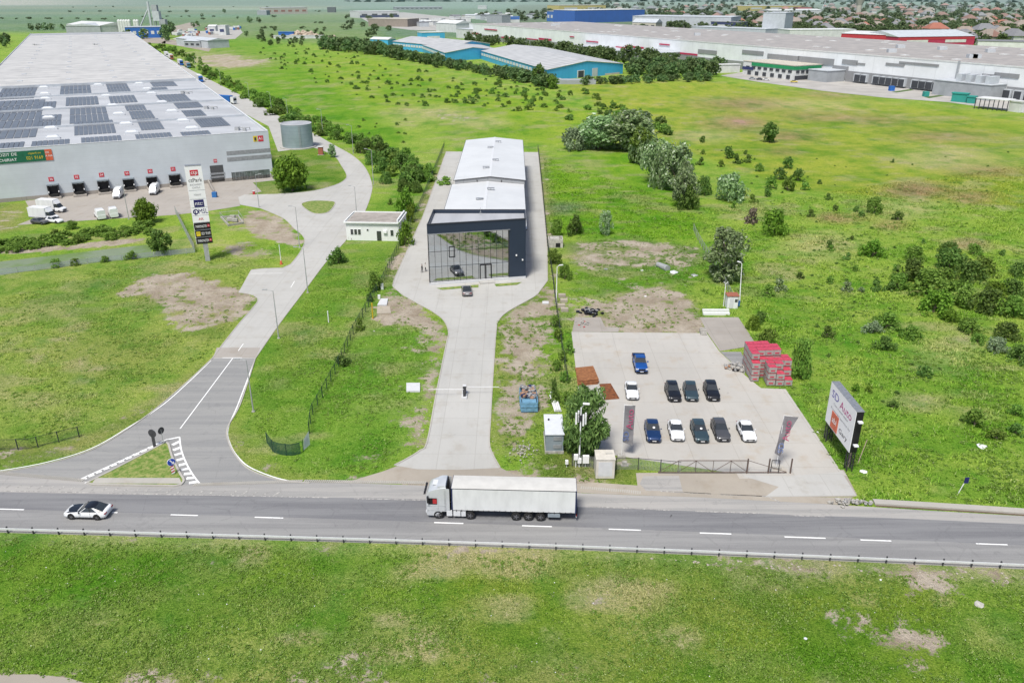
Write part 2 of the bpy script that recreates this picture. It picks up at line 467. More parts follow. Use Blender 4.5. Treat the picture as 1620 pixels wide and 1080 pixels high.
def GP(pts, z=0): return [tuple(G(x, y, z)[:2]) for x, y in pts]

def text(body, origin, xd, yd, size, m, parent, name='lettering', align='CENTER', width=None):
    """flat lettering standing on a panel, as a mesh; xd, yd = reading direction and up direction"""
    cu = bpy.data.curves.new(name, 'FONT'); cu.body = body; cu.size = size; cu.align_x = align; cu.align_y = 'CENTER'
    cu.extrude = .004; cu.resolution_u = 3; cu.materials.append(M[m])
    tmp = bpy.data.objects.new('tmp', cu)
    me = bpy.data.meshes.new_from_object(tmp); me.name = name
    bpy.data.objects.remove(tmp); bpy.data.curves.remove(cu)
    o = link(name, me, parent)
    x, y = Vector(xd).normalized(), Vector(yd).normalized(); z = x.cross(y)
    o.matrix_basis = Matrix.Translation(Vector(origin)) @ Matrix((x, y, z)).transposed().to_4x4()
    if width:
        xs = [v.co.x for v in me.vertices]
        if xs: o.scale = (width / (max(xs) - min(xs)), 1, 1)
    return o
# ------------------------------------------------------------------ the ground: one sheet with land cover
def axis(lo, hi, step, far_lo, far_hi, grow=1.09):
    a = list(np.arange(lo, hi + step / 2, step)); s = step; x = a[-1]
    while x < far_hi: s *= grow; x += s; a.append(x)
    s = step; x = a[0]; b = []
    while x > far_lo: s *= grow; x -= s; b.append(x)
    return np.array(b[::-1] + a)
XS = axis(-105, 112, .62, -7000, 7000, 1.06)
YS = axis(46, 215, .55, 20, 9000, 1.022)
gx, gy = np.meshgrid(XS, YS)
dd = gy * CP + CAMH * SP
gpx = 810 + FPX * gx / dd; gpy = 540 - FPX * (gy * SP - CAMH * CP) / dd

def inpoly(px, py, poly):
    r = np.zeros(px.shape, bool); n = len(poly)
    for i in range(n):
        (x1, y1), (x2, y2) = poly[i], poly[(i + 1) % n]
        if y1 == y2: continue
        c = ((y1 > py) != (y2 > py)) & (px < (x2 - x1) * (py - y1) / (y2 - y1) + x1); r ^= c
    return r

NSEED = np.random.RandomState(3)
def vnoise(x, y, s, seed=0):
    r = np.random.RandomState(seed); T = r.rand(256, 256)
    u, v = x / s, y / s; i, j = np.floor(u).astype(int), np.floor(v).astype(int); a, b = u - i, v - j
    a = a * a * (3 - 2 * a); b = b * b * (3 - 2 * b); g = lambda p, q: T[p & 255, q & 255]
    return (g(i, j) * (1 - a) + g(i + 1, j) * a) * (1 - b) + (g(i, j + 1) * (1 - a) + g(i + 1, j + 1) * a) * b

MEADOW = np.array([.158, .222, .026]); FORE = np.array([.104, .166, .016]); LUSH = np.array([.085, .17, .010])
PALE = np.array([.088, .135, .062]); OLIVE = np.array([.15, .165, .035]); DRY = np.array([.26, .245, .085]); RUSTY = np.array([.20, .145, .06])
colr = np.zeros(gx.shape + (3,)); dirt = np.full(gx.shape, -.9)
colr[:] = MEADOW
def paint(poly, c=None, d=None, k=1.0):
    m = inpoly(gpx, gpy, poly)
    if c is not None: colr[m] = colr[m] * (1 - k) + np.array(c) * k
    if d is not None: dirt[m] = d
def blob(cx, cy, rx, ry, c=None, d=None, k=1.0):
    q = 1 - np.clip(np.sqrt(((gpx - cx) / rx) ** 2 + ((gpy - cy) / ry) ** 2) - .35, 0, 1) / .65
    q = np.clip(q, 0, 1) * np.clip(.25 + 1.5 * VN, 0, 1)
    if c is not None: colr[:] = colr * (1 - q[..., None] * k) + np.array(c) * (q[..., None] * k)
    if d is not None: dirt[:] = np.maximum(dirt, -.9 + q * (d + .9))
VN = vnoise(gx, gy, 6.0, 5) * .55 + vnoise(gx, gy, 17.0, 6) * .45
W_, H_ = 1620, 1080
# far land
paint([(-4000, -20), (5000, -20), (5000, 62), (560, 62), (420, 50), (-4000, 66)], PALE)
paint([(300, 30), (560, 20), (620, 70), (420, 66), (310, 60)], (.125, .165, .05))
paint([(-3000, -20), (118, -20), (118, 9), (-3000, 11)], (.36, .30, .20))
paint([(270, 10), (520, 10), (520, 16), (270, 17)], (.25, .28, .16))
paint([(140, 24), (450, 24), (450, 27), (140, 28)], (.10, .17, .08))
for i, (y0_, y1_, c_) in enumerate([(11, 14, (.14, .15, .06)), (16, 19, (.07, .12, .05)), (20, 22, (.16, .18, .08)), (28, 31, (.10, .15, .05)), (33, 36, (.075, .12, .05)), (39, 42, (.13, .17, .06)), (46, 49, (.09, .14, .05))]):
    paint([(-3000, y0_ + 1), (300 + 60 * (i % 3), y0_), (620, y0_ - 1), (620, y1_ - 1), (200, y1_), (-3000, y1_ + 1)], c_)
paint([(540, -20), (3000, -20), (3000, 18), (540, 14)], (.12, .18, .10))
paint([(820, 8), (3000, 8), (3000, 80), (1000, 60), (740, 50)], (.085, .115, .05))
# meadow bands
paint([(880, 130), (1130, 128), (1640, 190), (1640, 330), (1260, 300), (1060, 230)], (.185, .215, .022))
paint([(430, 95), (560, 85), (1000, 190), (1000, 250), (640, 190)], (.15, .215, .016))
for a in [(1165, 195, 80, 16), (1310, 150, 60, 8), (1390, 190, 60, 10), (1240, 240, 40, 8), (1450, 300, 75, 20), (1540, 312, 45, 16), (1410, 355, 40, 12), (1530, 385, 40, 12), (1330, 345, 60, 12), (1180, 165, 120, 14), (1290, 185, 90, 10), (1500, 215, 110, 12), (1250, 215, 70, 10), (1560, 270, 90, 14)]:
    blob(*a, c=RUSTY, k=1)
for a in [(1290, 165, 110, 10), (1120, 215, 60, 14), (1500, 250, 120, 25), (1420, 330, 90, 22), (680, 180, 90, 18), (760, 195, 60, 14), (1300, 390, 80, 30), (1500, 560, 80, 40)]:
    blob(*a, c=DRY, k=.8)
paint([(860, 250), (1000, 240), (1110, 330), (1105, 380), (870, 370)], (.115, .20, .012))
for a in [(900, 340, 45, 22), (1000, 300, 70, 30), (760, 210, 90, 12), (650, 140, 80, 20), (1250, 500, 60, 60), (1400, 720, 150, 60), (1560, 640, 80, 90)]:
    blob(*a, c=LUSH, k=.6)
blob(895, 330, 45, 14, c=(.12, .13, .08), k=.7)
# left of site
paint([(-200, 420), (230, 400), (330, 400), (440, 420), (400, 470), (380, 520), (130, 690), (-300, 735), (-300, 440)], (.160, .205, .033))
blob(170, 560, 150, 60, c=OLIVE, k=.5); blob(330, 520, 60, 30, c=OLIVE, k=.6)
paint([(404, 567), (545, 383), (575, 335), (650, 290), (700, 240), (640, 400), (480, 700), (440, 757), (380, 700)], (.108, .182, .018))
paint([(500, 380), (632, 392), (600, 450), (560, 527), (480, 700), (440, 740), (400, 690), (420, 560)], (.118, .185, .020))
paint([(430, 700), (640, 400), (690, 620), (664, 712), (600, 745), (470, 755)], (.106, .184, .018))
blob(460, 560, 40, 50, c=OLIVE, k=.45)
paint([(380, 230), (520, 230), (555, 290), (480, 310), (385, 315)], (.095, .15, .016))
paint([(270, 60), (430, 60), (640, 220), (600, 260), (440, 165), (260, 90)], (.105, .19, .012))
# foreground verge
paint([(-600, 838), (810, 862), (2300, 905), (2300, 1300), (-600, 1300)], FORE)
paint([(700, 880), (1500, 905), (1500, 1100), (700, 1100)], (.110, .155, .014), k=.8)
for a in [(200, 900, 170, 40), (120, 950, 160, 50), (480, 990, 120, 40), (640, 900, 120, 25), (1320, 1040, 140, 40), (850, 1000, 90, 60)]:
    blob(*a, c=(.065, .145, .008), k=.7)
for a in [(900, 930, 160, 40), (1120, 960, 200, 50), (330, 960, 90, 30), (560, 1010, 120, 40), (1000, 1040, 170, 40)]:
    blob(*a, c=OLIVE, k=.45)
# bare ground
paint([(185, 465), (230, 437), (300, 428), (377, 458), (408, 470), (395, 492), (352, 520), (300, 508), (240, 478)], OLIVE, .62)
paint([(255, 490), (300, 480), (400, 480), (370, 515), (290, 530)], None, .35)
paint([(375, 350), (400, 330), (440, 340), (482, 378), (470, 392), (430, 380), (395, 378)], None, .5)
paint([(345, 392), (395, 382), (440, 402), (390, 414)], None, .15)
paint([(600, 480), (615, 450), (684, 493), (709, 525), (700, 520), (650, 515), (590, 515)], None, .65)
paint([(690, 500), (711, 523), (690, 624), (676, 700), (664, 713), (622, 736), (600, 742), (640, 712), (660, 650), (672, 560), (660, 520)], None, .40)
blob(650, 545, 26, 18, d=.3); blob(628, 618, 30, 14, d=.45); blob(632, 655, 30, 18, d=.35); blob(568, 728, 22, 12, d=.75); blob(625, 700, 30, 16, d=.25)
paint([(868, 446), (882, 470), (878, 560), (872, 640), (826, 700), (800, 712), (778, 700), (782, 606), (787, 520), (804, 493)], (.11, .15, .02), .48)
paint([(846, 505), (880, 490), (884, 640), (850, 600)], (.09, .17, .01), .05)
paint([(776, 690), (822, 690), (860, 640), (862, 735), (830, 752), (795, 742)], None, -.15)
blob(828, 715, 22, 18, d=.35)
paint([(850, 700), (1010, 722), (1010, 765), (850, 765)], (.10, .13, .02), -.2)
paint([(930, 500), (985, 457), (1030, 446), (1090, 468), (1112, 500), (1118, 530), (1000, 528), (935, 526)], (.14, .16, .04), .62)
paint([(895, 385), (1000, 378), (1110, 392), (1115, 420), (1000, 440), (905, 420)], (.12, .15, .04), .18)
paint([(905, 424), (1105, 420), (1100, 450), (910, 470)], (.09, .17, .012), -.35)
paint([(895, 470), (940, 462), (950, 500), (898, 522)], None, .2)
paint([(622, 452), (612, 470), (600, 480), (600, 500), (640, 470)], None, .6)
paint([(668, 322), (706, 238), (720, 246), (672, 342), (626, 443), (600, 450)], (.13, .14, .04), .42)
paint([(851, 236), (862, 240), (880, 440), (868, 446)], (.13, .14, .04), .48)
paint([(640, 745), (600, 748), (550, 766), (620, 772), (960, 780), (1015, 785), (1300, 800), (1340, 796), (1290, 784), (1010, 772), (940, 762), (850, 752), (810, 742)], None, .8)
paint([(285, 75), (330, 78), (432, 98), (400, 110), (330, 106), (300, 95)], (.2, .2, .06), .75)
blob(365, 104, 60, 6, d=.5); blob(720, 186, 70, 9, d=.25)
paint([(-100, 330), (55, 318), (30, 365), (-100, 378)], OLIVE, -.2)
paint([(-300, 404), (120, 386), (236, 374), (232, 382), (120, 396), (-300, 420)], None, .85)
blob(1330, 972, 52, 13, d=1.1); blob(1262, 962, 26, 7, d=.8); blob(1430, 1010, 80, 60, d=.75); blob(1490, 1040, 60, 46, d=.6); blob(1540, 947, 18, 8, d=.4); blob(1440, 930, 60, 30, d=.1)
for a in [(330, 905, 60, 16), (560, 915, 70, 14), (860, 905, 80, 12), (1050, 915, 80, 12), (640, 1010, 110, 22), (380, 1020, 110, 20), (760, 975, 90, 18), (980, 985, 110, 22), (1180, 925, 70, 18), (1180, 1050, 90, 24), (60, 1010, 70, 20), (1560, 1010, 60, 40), (1330, 920, 90, 16), (470, 945, 80, 12)]:
    blob(*a, c=(.20, .205, .055), k=.85)
for a in [(150, 975, 70, 18), (240, 1005, 40, 14), (250, 940, 40, 10), (530, 958, 30, 8), (600, 968, 34, 9), (440, 975, 40, 12), (720, 1035, 60, 16), (820, 1050, 80, 22), (560, 1042, 60, 14), (250, 1058, 80, 20), (480, 1060, 120, 16), (900, 1060, 90, 26), (560, 1018, 60, 12), (310, 885, 40, 8), (140, 1030, 50, 14)]:
    blob(*a, c=(.19, .185, .06), d=.5)
paint([(-400, 1066), (60, 1064), (160, 1085), (160, 1200), (-400, 1200)], None, 1.2)
paint([(160, 1072), (330, 1070), (900, 1086), (900, 1200), (160, 1200)], OLIVE, .1)
# verge strip beside the guard rail
paint([(-600, 838), (0, 842), (810, 866), (1620, 900), (2300, 925), (2300, 960), (1620, 916), (1250, 896), (900, 879), (810, 875), (0, 851), (-600, 847)], (.24, .215, .10), .12)
paint([(1000, 878), (1250, 886), (1620, 902), (2000, 920), (2000, 950), (1620, 926), (1380, 912), (1100, 890)], None, .5)
paint([(0, 700), (60, 705), (130, 690), (230, 640), (330, 567), (342, 572), (250, 650), (140, 712), (60, 735), (-200, 750), (-200, 730)], OLIVE, -.05)
paint([(362, 650), (380, 690), (400, 725), (460, 752), (560, 756), (470, 765), (400, 750), (365, 715), (352, 680)], OLIVE, .05)
# blur the painted land a little so that nothing has a ruled edge
def blur(a):
    b = a.copy()
    b[1:-1, 1:-1] = (a[1:-1, 1:-1] * 4 + (a[:-2, 1:-1] + a[2:, 1:-1] + a[1:-1, :-2] + a[1:-1, 2:]) * 2 + a[:-2, :-2] + a[2:, 2:] + a[:-2, 2:] + a[2:, :-2]) / 16
    return b
for _ in range(8): colr = blur(colr)
for _ in range(9): dirt = blur(dirt)
def sstep(v, lo, hi): q = np.clip((v - lo) / (hi - lo), 0, 1); return q * q * (3 - 2 * q)
far_ = np.clip(1.6 - gy / 600, 0, 1)
pat = vnoise(gx * .6, gy, 2.2, 11) * .35 + vnoise(gx * .6, gy, 5.5, 12) * .4 + vnoise(gx * .7, gy, 15, 13) * .25
pat2 = vnoise(gx * .7, gy, 1.6, 14) * .3 + vnoise(gx * .7, gy, 4.0, 15) * .4 + vnoise(gx * .8, gy, 22, 16) * .3
near_ = (gpy > 838 + .036 * gpx)
sw = sstep(pat, .54, .70) * far_ * np.where(near_, .85, .55)
STRAW = np.array([.215, .20, .075])
colr[:] = colr * (1 - sw[..., None]) + STRAW * sw[..., None]
lw = sstep(pat2, .54, .68) * far_ * .75
colr[:] = colr * (1 - lw[..., None]) + (colr * np.array([.62, .82, .55])) * lw[..., None]
yw_ = sstep(pat2, .46, .32) * far_ * .5
colr[:] = colr * (1 - yw_[..., None]) + (colr * np.array([1.25, 1.14, 1.2])) * yw_[..., None]
# ragged edges and stray growth on the bare ground
rag = vnoise(gx, gy, 1.1, 21) * .5 + vnoise(gx, gy, 2.6, 22) * .5
dirt += np.where(dirt > -.85, (rag - .5) * 1.7, 0)
dirt += np.where(near_, sstep(pat, .68, .80) * .75, 0)
ny, nx = gx.shape
me = bpy.data.meshes.new('ground')
co = np.zeros((ny * nx, 3), np.float32); co[:, 0] = gx.ravel(); co[:, 1] = gy.ravel()
idx = np.arange(ny * nx).reshape(ny, nx)
q = np.stack([idx[:-1, :-1], idx[:-1, 1:], idx[1:, 1:], idx[1:, :-1]], -1).reshape(-1, 4)
me.vertices.add(ny * nx); me.vertices.foreach_set('co', co.ravel())
me.loops.add(q.size); me.loops.foreach_set('vertex_index', q.ravel().astype(np.int32))
me.polygons.add(len(q)); me.polygons.foreach_set('loop_start', np.arange(0, q.size, 4, dtype=np.int32))
me.update(calc_edges=True)
at = me.attributes.new('land', 'FLOAT_COLOR', 'POINT')
at.data.foreach_set('color', np.concatenate([colr.reshape(-1, 3), dirt.reshape(-1, 1)], 1).astype(np.float32).ravel())
m = bpy.data.materials.new('land'); m.use_nodes = True; t = NT(m); b = t.n['Principled BSDF']
an = t.node('ShaderNodeAttribute', attribute_name='land'); pos = t.pos()
base = an.outputs['Color']; da = an.outputs['Alpha']
n_big = t.noise(pos, .035, 4, .6); n_mid = t.noise(pos, .22, 5, .65); n_fine = t.noise(pos, 1.6, 4, .7); n_leaf = t.noise(pos, 5.5, 3, .75)
def tint(col, f, k): return t.mix(f, col, t.mix(1, col, (k[0], k[1], k[2], 1), 'MULTIPLY'))
base = t.mix(1, base, (1.36, 1.46, 1.55, 1), 'MULTIPLY')
wp_ = t.node('ShaderNodeMapping'); t.l.new(pos, wp_.inputs[0]); wp_.inputs['Scale'].default_value = (1, .55, 1)
n_ten = t.noise(wp_.outputs[0], .085, 5, .62)
dist = t.node('ShaderNodeSeparateXYZ'); t.l.new(pos, dist.inputs[0])
col = tint(base, t.ramp(n_big, .46, .68), (1.16, 1.04, 1.3))
col = tint(col, t.ramp(n_ten, .50, .64), (.66, .86, .62))
col = tint(col, t.math('MULTIPLY', t.ramp(n_ten, .46, .34), .9), (1.20, 1.06, 1.5))
col = tint(col, t.ramp(n_mid, .52, .68), (.66, .84, .70))
straw = t.math('MULTIPLY', t.ramp(n_mid, .46, .30), .30)
col = t.mix(t.math('MULTIPLY', straw, t.ramp(n_fine, .60, .36)), col, (.36, .34, .15, 1))
col = tint(col, t.ramp(n_fine, .52, .66), (.50, .66, .5))
col = tint(col, t.ramp(n_fine, .46, .32), (1.35, 1.20, 1.8))
col = tint(col, t.ramp(n_leaf, .52, .62), (.50, .62, .5))
col = tint(col, t.ramp(n_leaf, .46, .36), (1.55, 1.38, 1.9))
n_tiny = t.noise(pos, 13, 2, .7)
col = tint(col, t.ramp(n_tiny, .56, .66), (.55, .68, .55))
col = tint(col, t.ramp(n_tiny, .42, .32), (1.5, 1.35, 1.8))
soil = t.mix(t.ramp(n_mid, .3, .7), (.31, .255, .19, 1), (.47, .41, .33, 1))
soil = tint(soil, t.ramp(n_fine, .45, .7), (.78, .76, .74))
soil = tint(soil, t.ramp(n_leaf, .5, .7), (.80, .80, .78))
j = t.math('ADD', t.math('MULTIPLY', t.math('SUBTRACT', n_fine, .5), 2.0), t.math('MULTIPLY', t.math('SUBTRACT', n_mid, .5), 2.2))
j = t.math('ADD', j, t.math('MULTIPLY', t.math('SUBTRACT', n_leaf, .5), 1.0))
f = t.ramp(t.math('ADD', da, j), -.12, .30)
col = t.mix(f, col, soil)
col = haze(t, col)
t.l.new(col, b.inputs['Base Color']); b.inputs['Roughness'].default_value = .95; b.inputs['Specular IOR Level'].default_value = .1
bn = t.node('ShaderNodeBump'); bn.inputs['Strength'].default_value = .9; bn.inputs['Distance'].default_value = .35
hh = t.math('ADD', t.math('MULTIPLY', n_fine, 1.0), t.math('MULTIPLY', n_leaf, .7))
t.l.new(hh, bn.inputs['Height']); t.l.new(bn.outputs[0], b.inputs['Normal'])
M['land'] = m; me.materials.append(m)
tag(link('ground', me), kind='structure')

roadmat('asphalt_patch', (.12, .12, .125), (.16, .16, .162))
# ------------------------------------------------------------------ roads and paving
PAVED = []
def pave(name, pts, z, m):
    PAVED.append(pts); return sheet(name, pts, z, m)
near = [(-900, 815), (0, 842), (810, 866), (1620, 900), (2600, 945)]
up = [(2600, 870), (1620, 816), (1340, 799), (1280, 795), (1100, 786), (950, 781), (680, 768), (480, 762), (300, 762), (120, 757), (0, 747), (-900, 720)]
road = GP(curve(near, 8)) + GP(curve(up, 3))
pave('main_road', road, .012, 'asphalt_shoulder')
lane_up = [(-900, 755), (0, 778), (480, 786), (680, 790), (950, 803), (1250, 814), (1620, 829), (2600, 885)]
lane_dn = [(-900, 812), (0, 838), (810, 862), (1620, 895), (2600, 938)]
mid_l = [(-900, 781), (0, 805), (290, 813.5), (593, 822.5), (1000, 837), (1567, 860), (2600, 908)]
sheet('carriageway', GP(curve(lane_dn, 8)) + GP(curve(mid_l, 8))[::-1], .018, 'asphalt')
sheet('carriageway', GP(curve(mid_l, 8)) + GP(curve(lane_up, 8))[::-1], .018, 'asphalt_lane')
# side road into the business park
sideL = curve([(-60, 752), (0, 747), (74, 734), (145, 712), (205, 677), (255, 640), (300, 601), (336, 567)], 5)
sideR = curve([(404, 567), (380, 640), (360, 677), (362, 700), (374, 722), (395, 743), (440, 759), (490, 764)], 5)
pave('side_road', GP(sideL) + GP(sideR) + GP([(300, 766), (120, 760), (0, 751)]), .024, 'asphalt_side')
L = curve([(336, 567), (352, 545), (380, 510), (400, 487), (408, 474), (396, 466), (377, 463)], 4)
L2 = [(397, 427), (417, 425), (447, 424)] + curve([(460, 418), (473, 402), (482, 383), (478, 372), (467, 363), (452, 348), (437, 340), (413, 330)], 4)
inner = [(380, 324), (377, 312), (387, 308)] + curve([(440, 307), (490, 303), (530, 293), (546, 284), (548, 276), (540, 262), (530, 248), (510, 238), (493, 233)], 4)
wallb = [(434, 233), (436, 205)]
wh = [(330, 150), (273, 117), (213, 77)]
outer = [(226, 66), (273, 96), (333, 127), (393, 157), (447, 187), (500, 213)] + curve([(540, 236), (560, 248), (578, 266), (588, 290), (587, 307), (577, 335), (560, 362), (545, 383), (517, 413), (480, 462), (440, 515), (404, 567)], 4)
pave('access_road', GP(L + L2 + inner + [(440, 240), (425, 200)] + wh + outer), .030, 'concrete')
# dock yard
pave('dock_yard', GP([(27, 356), (55, 345), (40, 318), (434, 270), (440, 285), (400, 289), (414, 303), (387, 309), (378, 312), (380, 326), (330, 334), (277, 340), (150, 348), (60, 354)]), .020, 'paving_yard')
# site drive and apron
driveL = [(706, 240), (669, 342), (640, 405), (623, 443), (621, 453)] + curve([(637, 467), (660, 480), (684, 493), (702, 507), (709.5, 525), (706, 545), (690, 624), (675.5, 700), (664, 713), (645, 725), (624, 736)], 4)
driveR = curve([(791, 740), (779, 718), (774, 700), (776, 660), (779, 606), (785, 522), (789, 507), (803, 493), (844, 470), (855, 459), (866, 444)], 4) + [(865.5, 386), (851, 241)]
DRIVE = GP(driveL + [(660, 742), (725, 743)] + driveR)
pave('site_drive', DRIVE, .030, 'concrete')
# car lot
pave('car_lot', GP([(904, 525), (1118, 527), (1138, 556), (1179, 594), (1204, 614), (1243, 615.5), (1300, 700), (1330, 745), (1300, 748), (1240, 752), (1170, 750), (945, 716), (930, 690), (914, 610)]), .030, 'concrete_lot')
pave('side_pad', GP([(1107, 502), (1168, 502), (1197, 546), (1139, 555.5), (1119, 526.5)]), .034, 'concrete_old')
pave('dark_patch', GP([(1139.5, 556.5), (1172, 556.5), (1181, 575), (1178, 592)]), .026, 'asphalt')
pave('lot_entrance', GP([(1170, 751), (1240, 753), (1300, 749), (1331, 746), (1355, 784), (1210, 786), (1232, 770)]), .028, 'concrete')
pave('gate_apron', GP([(1076, 752), (1168, 750), (1230, 770), (1205, 785), (1082, 779)]), .026, 'gravel')
pave('entrance_patch', GP([(1018, 753), (1074, 752), (1080, 777), (1022, 776), (1012, 765)]), .024, 'asphalt_shoulder')
pave('old_slab', GP([(910, 502), (950, 502), (957, 517), (980, 518), (978, 525), (905, 525)]), .034, 'concrete_old')
pave('lower_path', GP([(-400, 1070), (60, 1066), (110, 1072), (165, 1090), (-400, 1200)]), .012, 'gravel')
# concrete seam of newer slab on the side road
pave('gravel_apron', GP([(628, 737), (604, 746), (560, 759), (520, 763), (676, 766), (800, 770), (905, 774), (850, 757), (812, 750), (789, 738)]), .022, 'gravel')
pave('lot_subbase', GP([(1006, 748), (1076, 747), (1335, 743), (1357, 785), (1200, 788), (1010, 780)]), .018, 'gravel')
pave('gravel_verge', GP([(900, 766), (940, 763), (1012, 768), (1080, 781), (1205, 787), (1350, 786), (1330, 798), (1250, 794), (1100, 786), (950, 781), (890, 777)]), .021, 'gravel')
pave('lot_threshold', GP([(1165, 749), (1240, 750.5), (1300, 746.5), (1333, 744), (1340, 752), (1300, 755), (1170, 757)]), .027, 'concrete_lot')
sheet('road_joint', GP([(343, 550), (412, 550), (404, 566), (337, 566)]), .036, 'paving_yard')

rq = random.Random(12)
for px, py, w_, d_ in [(1180, 822, 60, 5), (330, 794, 70, 4), (980, 812, 80, 4)]:
    sheet('road_patch', GP(curve([(px, py), (px + w_ * .5, py - 1), (px + w_, py + w_ * .03), (px + w_ * 1.02, py + d_ * .6), (px + w_, py + d_ + w_ * .03), (px + w_ * .4, py + d_), (px, py + d_ * .9)], 3, True)), .0215, 'asphalt_lane')
# kerbs
k = MB()
k.sweep(GP(driveL[4:]), .18, .10); k.sweep(GP(driveR), .18, .10); k.sweep(GP(driveL[:5]), .15, .08)
k.build('drive_kerb', 'kerb_stone')['kind'] = 'structure'
k = MB(); k.sweep(GP(sideL[4:]), .16, .10); k.sweep(GP(sideR), .16, .10)
k.sweep(GP(L), .16, .08); k.sweep(GP(L2), .16, .08); k.sweep(GP(inner[3:]), .16, .09); k.sweep(GP(outer[6:]), .16, .07)
k.build('road_kerb', 'kerb_stone')['kind'] = 'structure'
# small grass island in the access road
isl = GP(curve([(477, 324), (484, 320), (500, 318), (526, 319), (530, 323), (522, 334), (512, 338), (497, 338), (485, 332)], 4, True))
i1 = MB().prism(isl, 0, .10).build('grass_island', 'land_island' if 'land_island' in M else 'leaf_mid'); i1['kind'] = 'structure'
k = MB(); k.sweep(isl, .2, .13, closed=True); k.build('island_kerb', 'kerb_stone')['kind'] = 'structure'
# splitter island
tri = curve([(139, 764), (200, 733), (255, 704), (262, 700.5)], 3)[:-1] + curve([(262, 700.5), (267, 704), (272, 722), (284, 748), (291, 760), (287, 767)], 3)
SPL = GP(tri + [(277, 769), (200, 768), (146, 767)])
i2 = MB().prism(SPL, 0, .12).build('splitter_island', 'leaf_mid'); i2['kind'] = 'structure'
k = MB(); k.sweep(SPL, .25, .17, closed=True); k.build('splitter_kerb', 'kerb_stone')['kind'] = 'structure'
sheet('splitter_paving', GP([(152, 757), (284, 757), (288, 766), (146, 765.5)]), .135, 'kerb_stone')
lm = bpy.data.materials.new('island_grass'); lm.use_nodes = True; tt = NT(lm); bb = tt.n['Principled BSDF']
pp = tt.pos(); cc = tt.mix(tt.ramp(tt.noise(pp, 1.2, 5, .7), .35, .65), (.08, .17, .012, 1), (.27, .28, .09, 1))
cc = tt.mix(tt.ramp(tt.noise(pp, 5, 3, .7), .5, .7), cc, (.06, .12, .01, 1))
tt.l.new(cc, bb.inputs['Base Color']); bb.inputs['Roughness'].default_value = .95
for i in (i1, i2): i.data.materials.clear(); i.data.materials.append(lm)

# painted markings
mk = MB()
for x0, x1, y in [(-30, 38, 803), (177, 186, 808.5), (270, 313, 812.5), (403, 448, 816.5), (687, 733, 825), (826, 873, 830), (963, 1014, 835.5), (1107, 1157, 841.5), (1241, 1306, 848), (1361, 1410, 852.5), (1544, 1594, 858.5), (-200, -150, 796), (1680, 1735, 865)]:
    s = .0285 + .008 * x0 / 1620
    mk.ribbon(GP([(x0, y + 2 - (x1 - x0) * s / 2), (x1, y + 2 + (x1 - x0) * s / 2)]), .17, .024)
mk.build('lane_markings', 'line_paint')['kind'] = 'structure'
mk = MB()
mk.ribbon(GP(curve([(-60, 752), (0, 744.5), (74, 731), (145, 709), (207, 673.5), (258, 640), (302, 601), (334, 570)], 6)), .16, .032)
mk.ribbon(GP(curve([(403, 570), (376, 641), (360.5, 679), (364, 702), (376, 722), (397, 740), (440, 756.5), (478, 763)], 6)), .16, .032)
mk.ribbon(GP([(368, 567), (285, 678)]), .14, .032)
mk.ribbon(GP([(352, 566), (383, 566)]), .14, .042)
mk.ribbon(GP([(377, 555), (385, 544)]), .12, .042); mk.ribbon(GP([(460, 455), (466, 445)]), .12, .042)
mk.ribbon(GP([(397, 433), (447, 432.5)]), .14, .042)
# hatching round the island
mk.ribbon(GP([(124, 759), (195, 727), (264, 695), (284, 691)]), .16, .032)
mk.ribbon(GP([(134, 764), (200, 733), (258, 703)]), .14, .032)
for i in range(11):
    u = i / 11
    a = (128 + (258 - 128) * u, 759 + (698 - 759) * u); mk.ribbon(GP([a, (a[0] + 9, a[1] - 3.2)]), .5, .0325)
outl = curve([(284, 691), (287, 712), (295, 733), (306, 752), (317, 766)], 5); inl = curve([(270, 697), (273, 715), (281, 735), (291, 752), (300, 768)], 5)
mk.ribbon(GP(outl), .18, .032)
for i in range(1, 10):
    u = int(i * (len(outl) - 1) / 10); a, bq = outl[u], inl[min(u, len(inl) - 1)]
    mk.ribbon(GP([(bq[0] + 2, bq[1] + 1), (a[0], a[1])]), .5, .0325)
mk.ribbon(GP([(268, 695), (284, 691.5)]), .2, .0325)
mk.build('junction_markings', 'line_paint')['kind'] = 'structure'
mk = MB()
for a, bq, n in (((0, 748), (134, 760), 46), ((308, 766.5), (480, 761), 58), ((482, 761), (676, 763.5), 60), ((920, 771), (1016, 779.5), 28)):
    for i in range(n):
        u = i / n; x, y = a[0] + (bq[0] - a[0]) * u, a[1] + (bq[1] - a[1]) * u
        p = G(x, y); mk.box((p.x, p.y, .045), (.16, .55, .05), R(-12))
mk.build('edge_stones', 'kerb_stone')['kind'] = 'structure'
mk = MB()
for i in range(26):
    x = 8 + i * 17; y = 770.5 + i * .45; mk.ribbon(GP([(x, y + 2), (x + 9, y - 3.5)]), .18, .026)
for a, bq in (((0, 776.5), (150, 779)), ((170, 780), (520, 787)), ((560, 788.5), (680, 791)), ((930, 801), (1060, 807)), ((1100, 808.5), (1200, 812)), ((1250, 815), (1305, 817)), ((1045, 777), (1125, 781)), ((1140, 782), (1215, 785)), ((1215, 785), (1236, 795))):
    mk.ribbon(GP([a, bq]), .15, .026)
mk.build('worn_markings', 'worn_paint')['kind'] = 'structure'
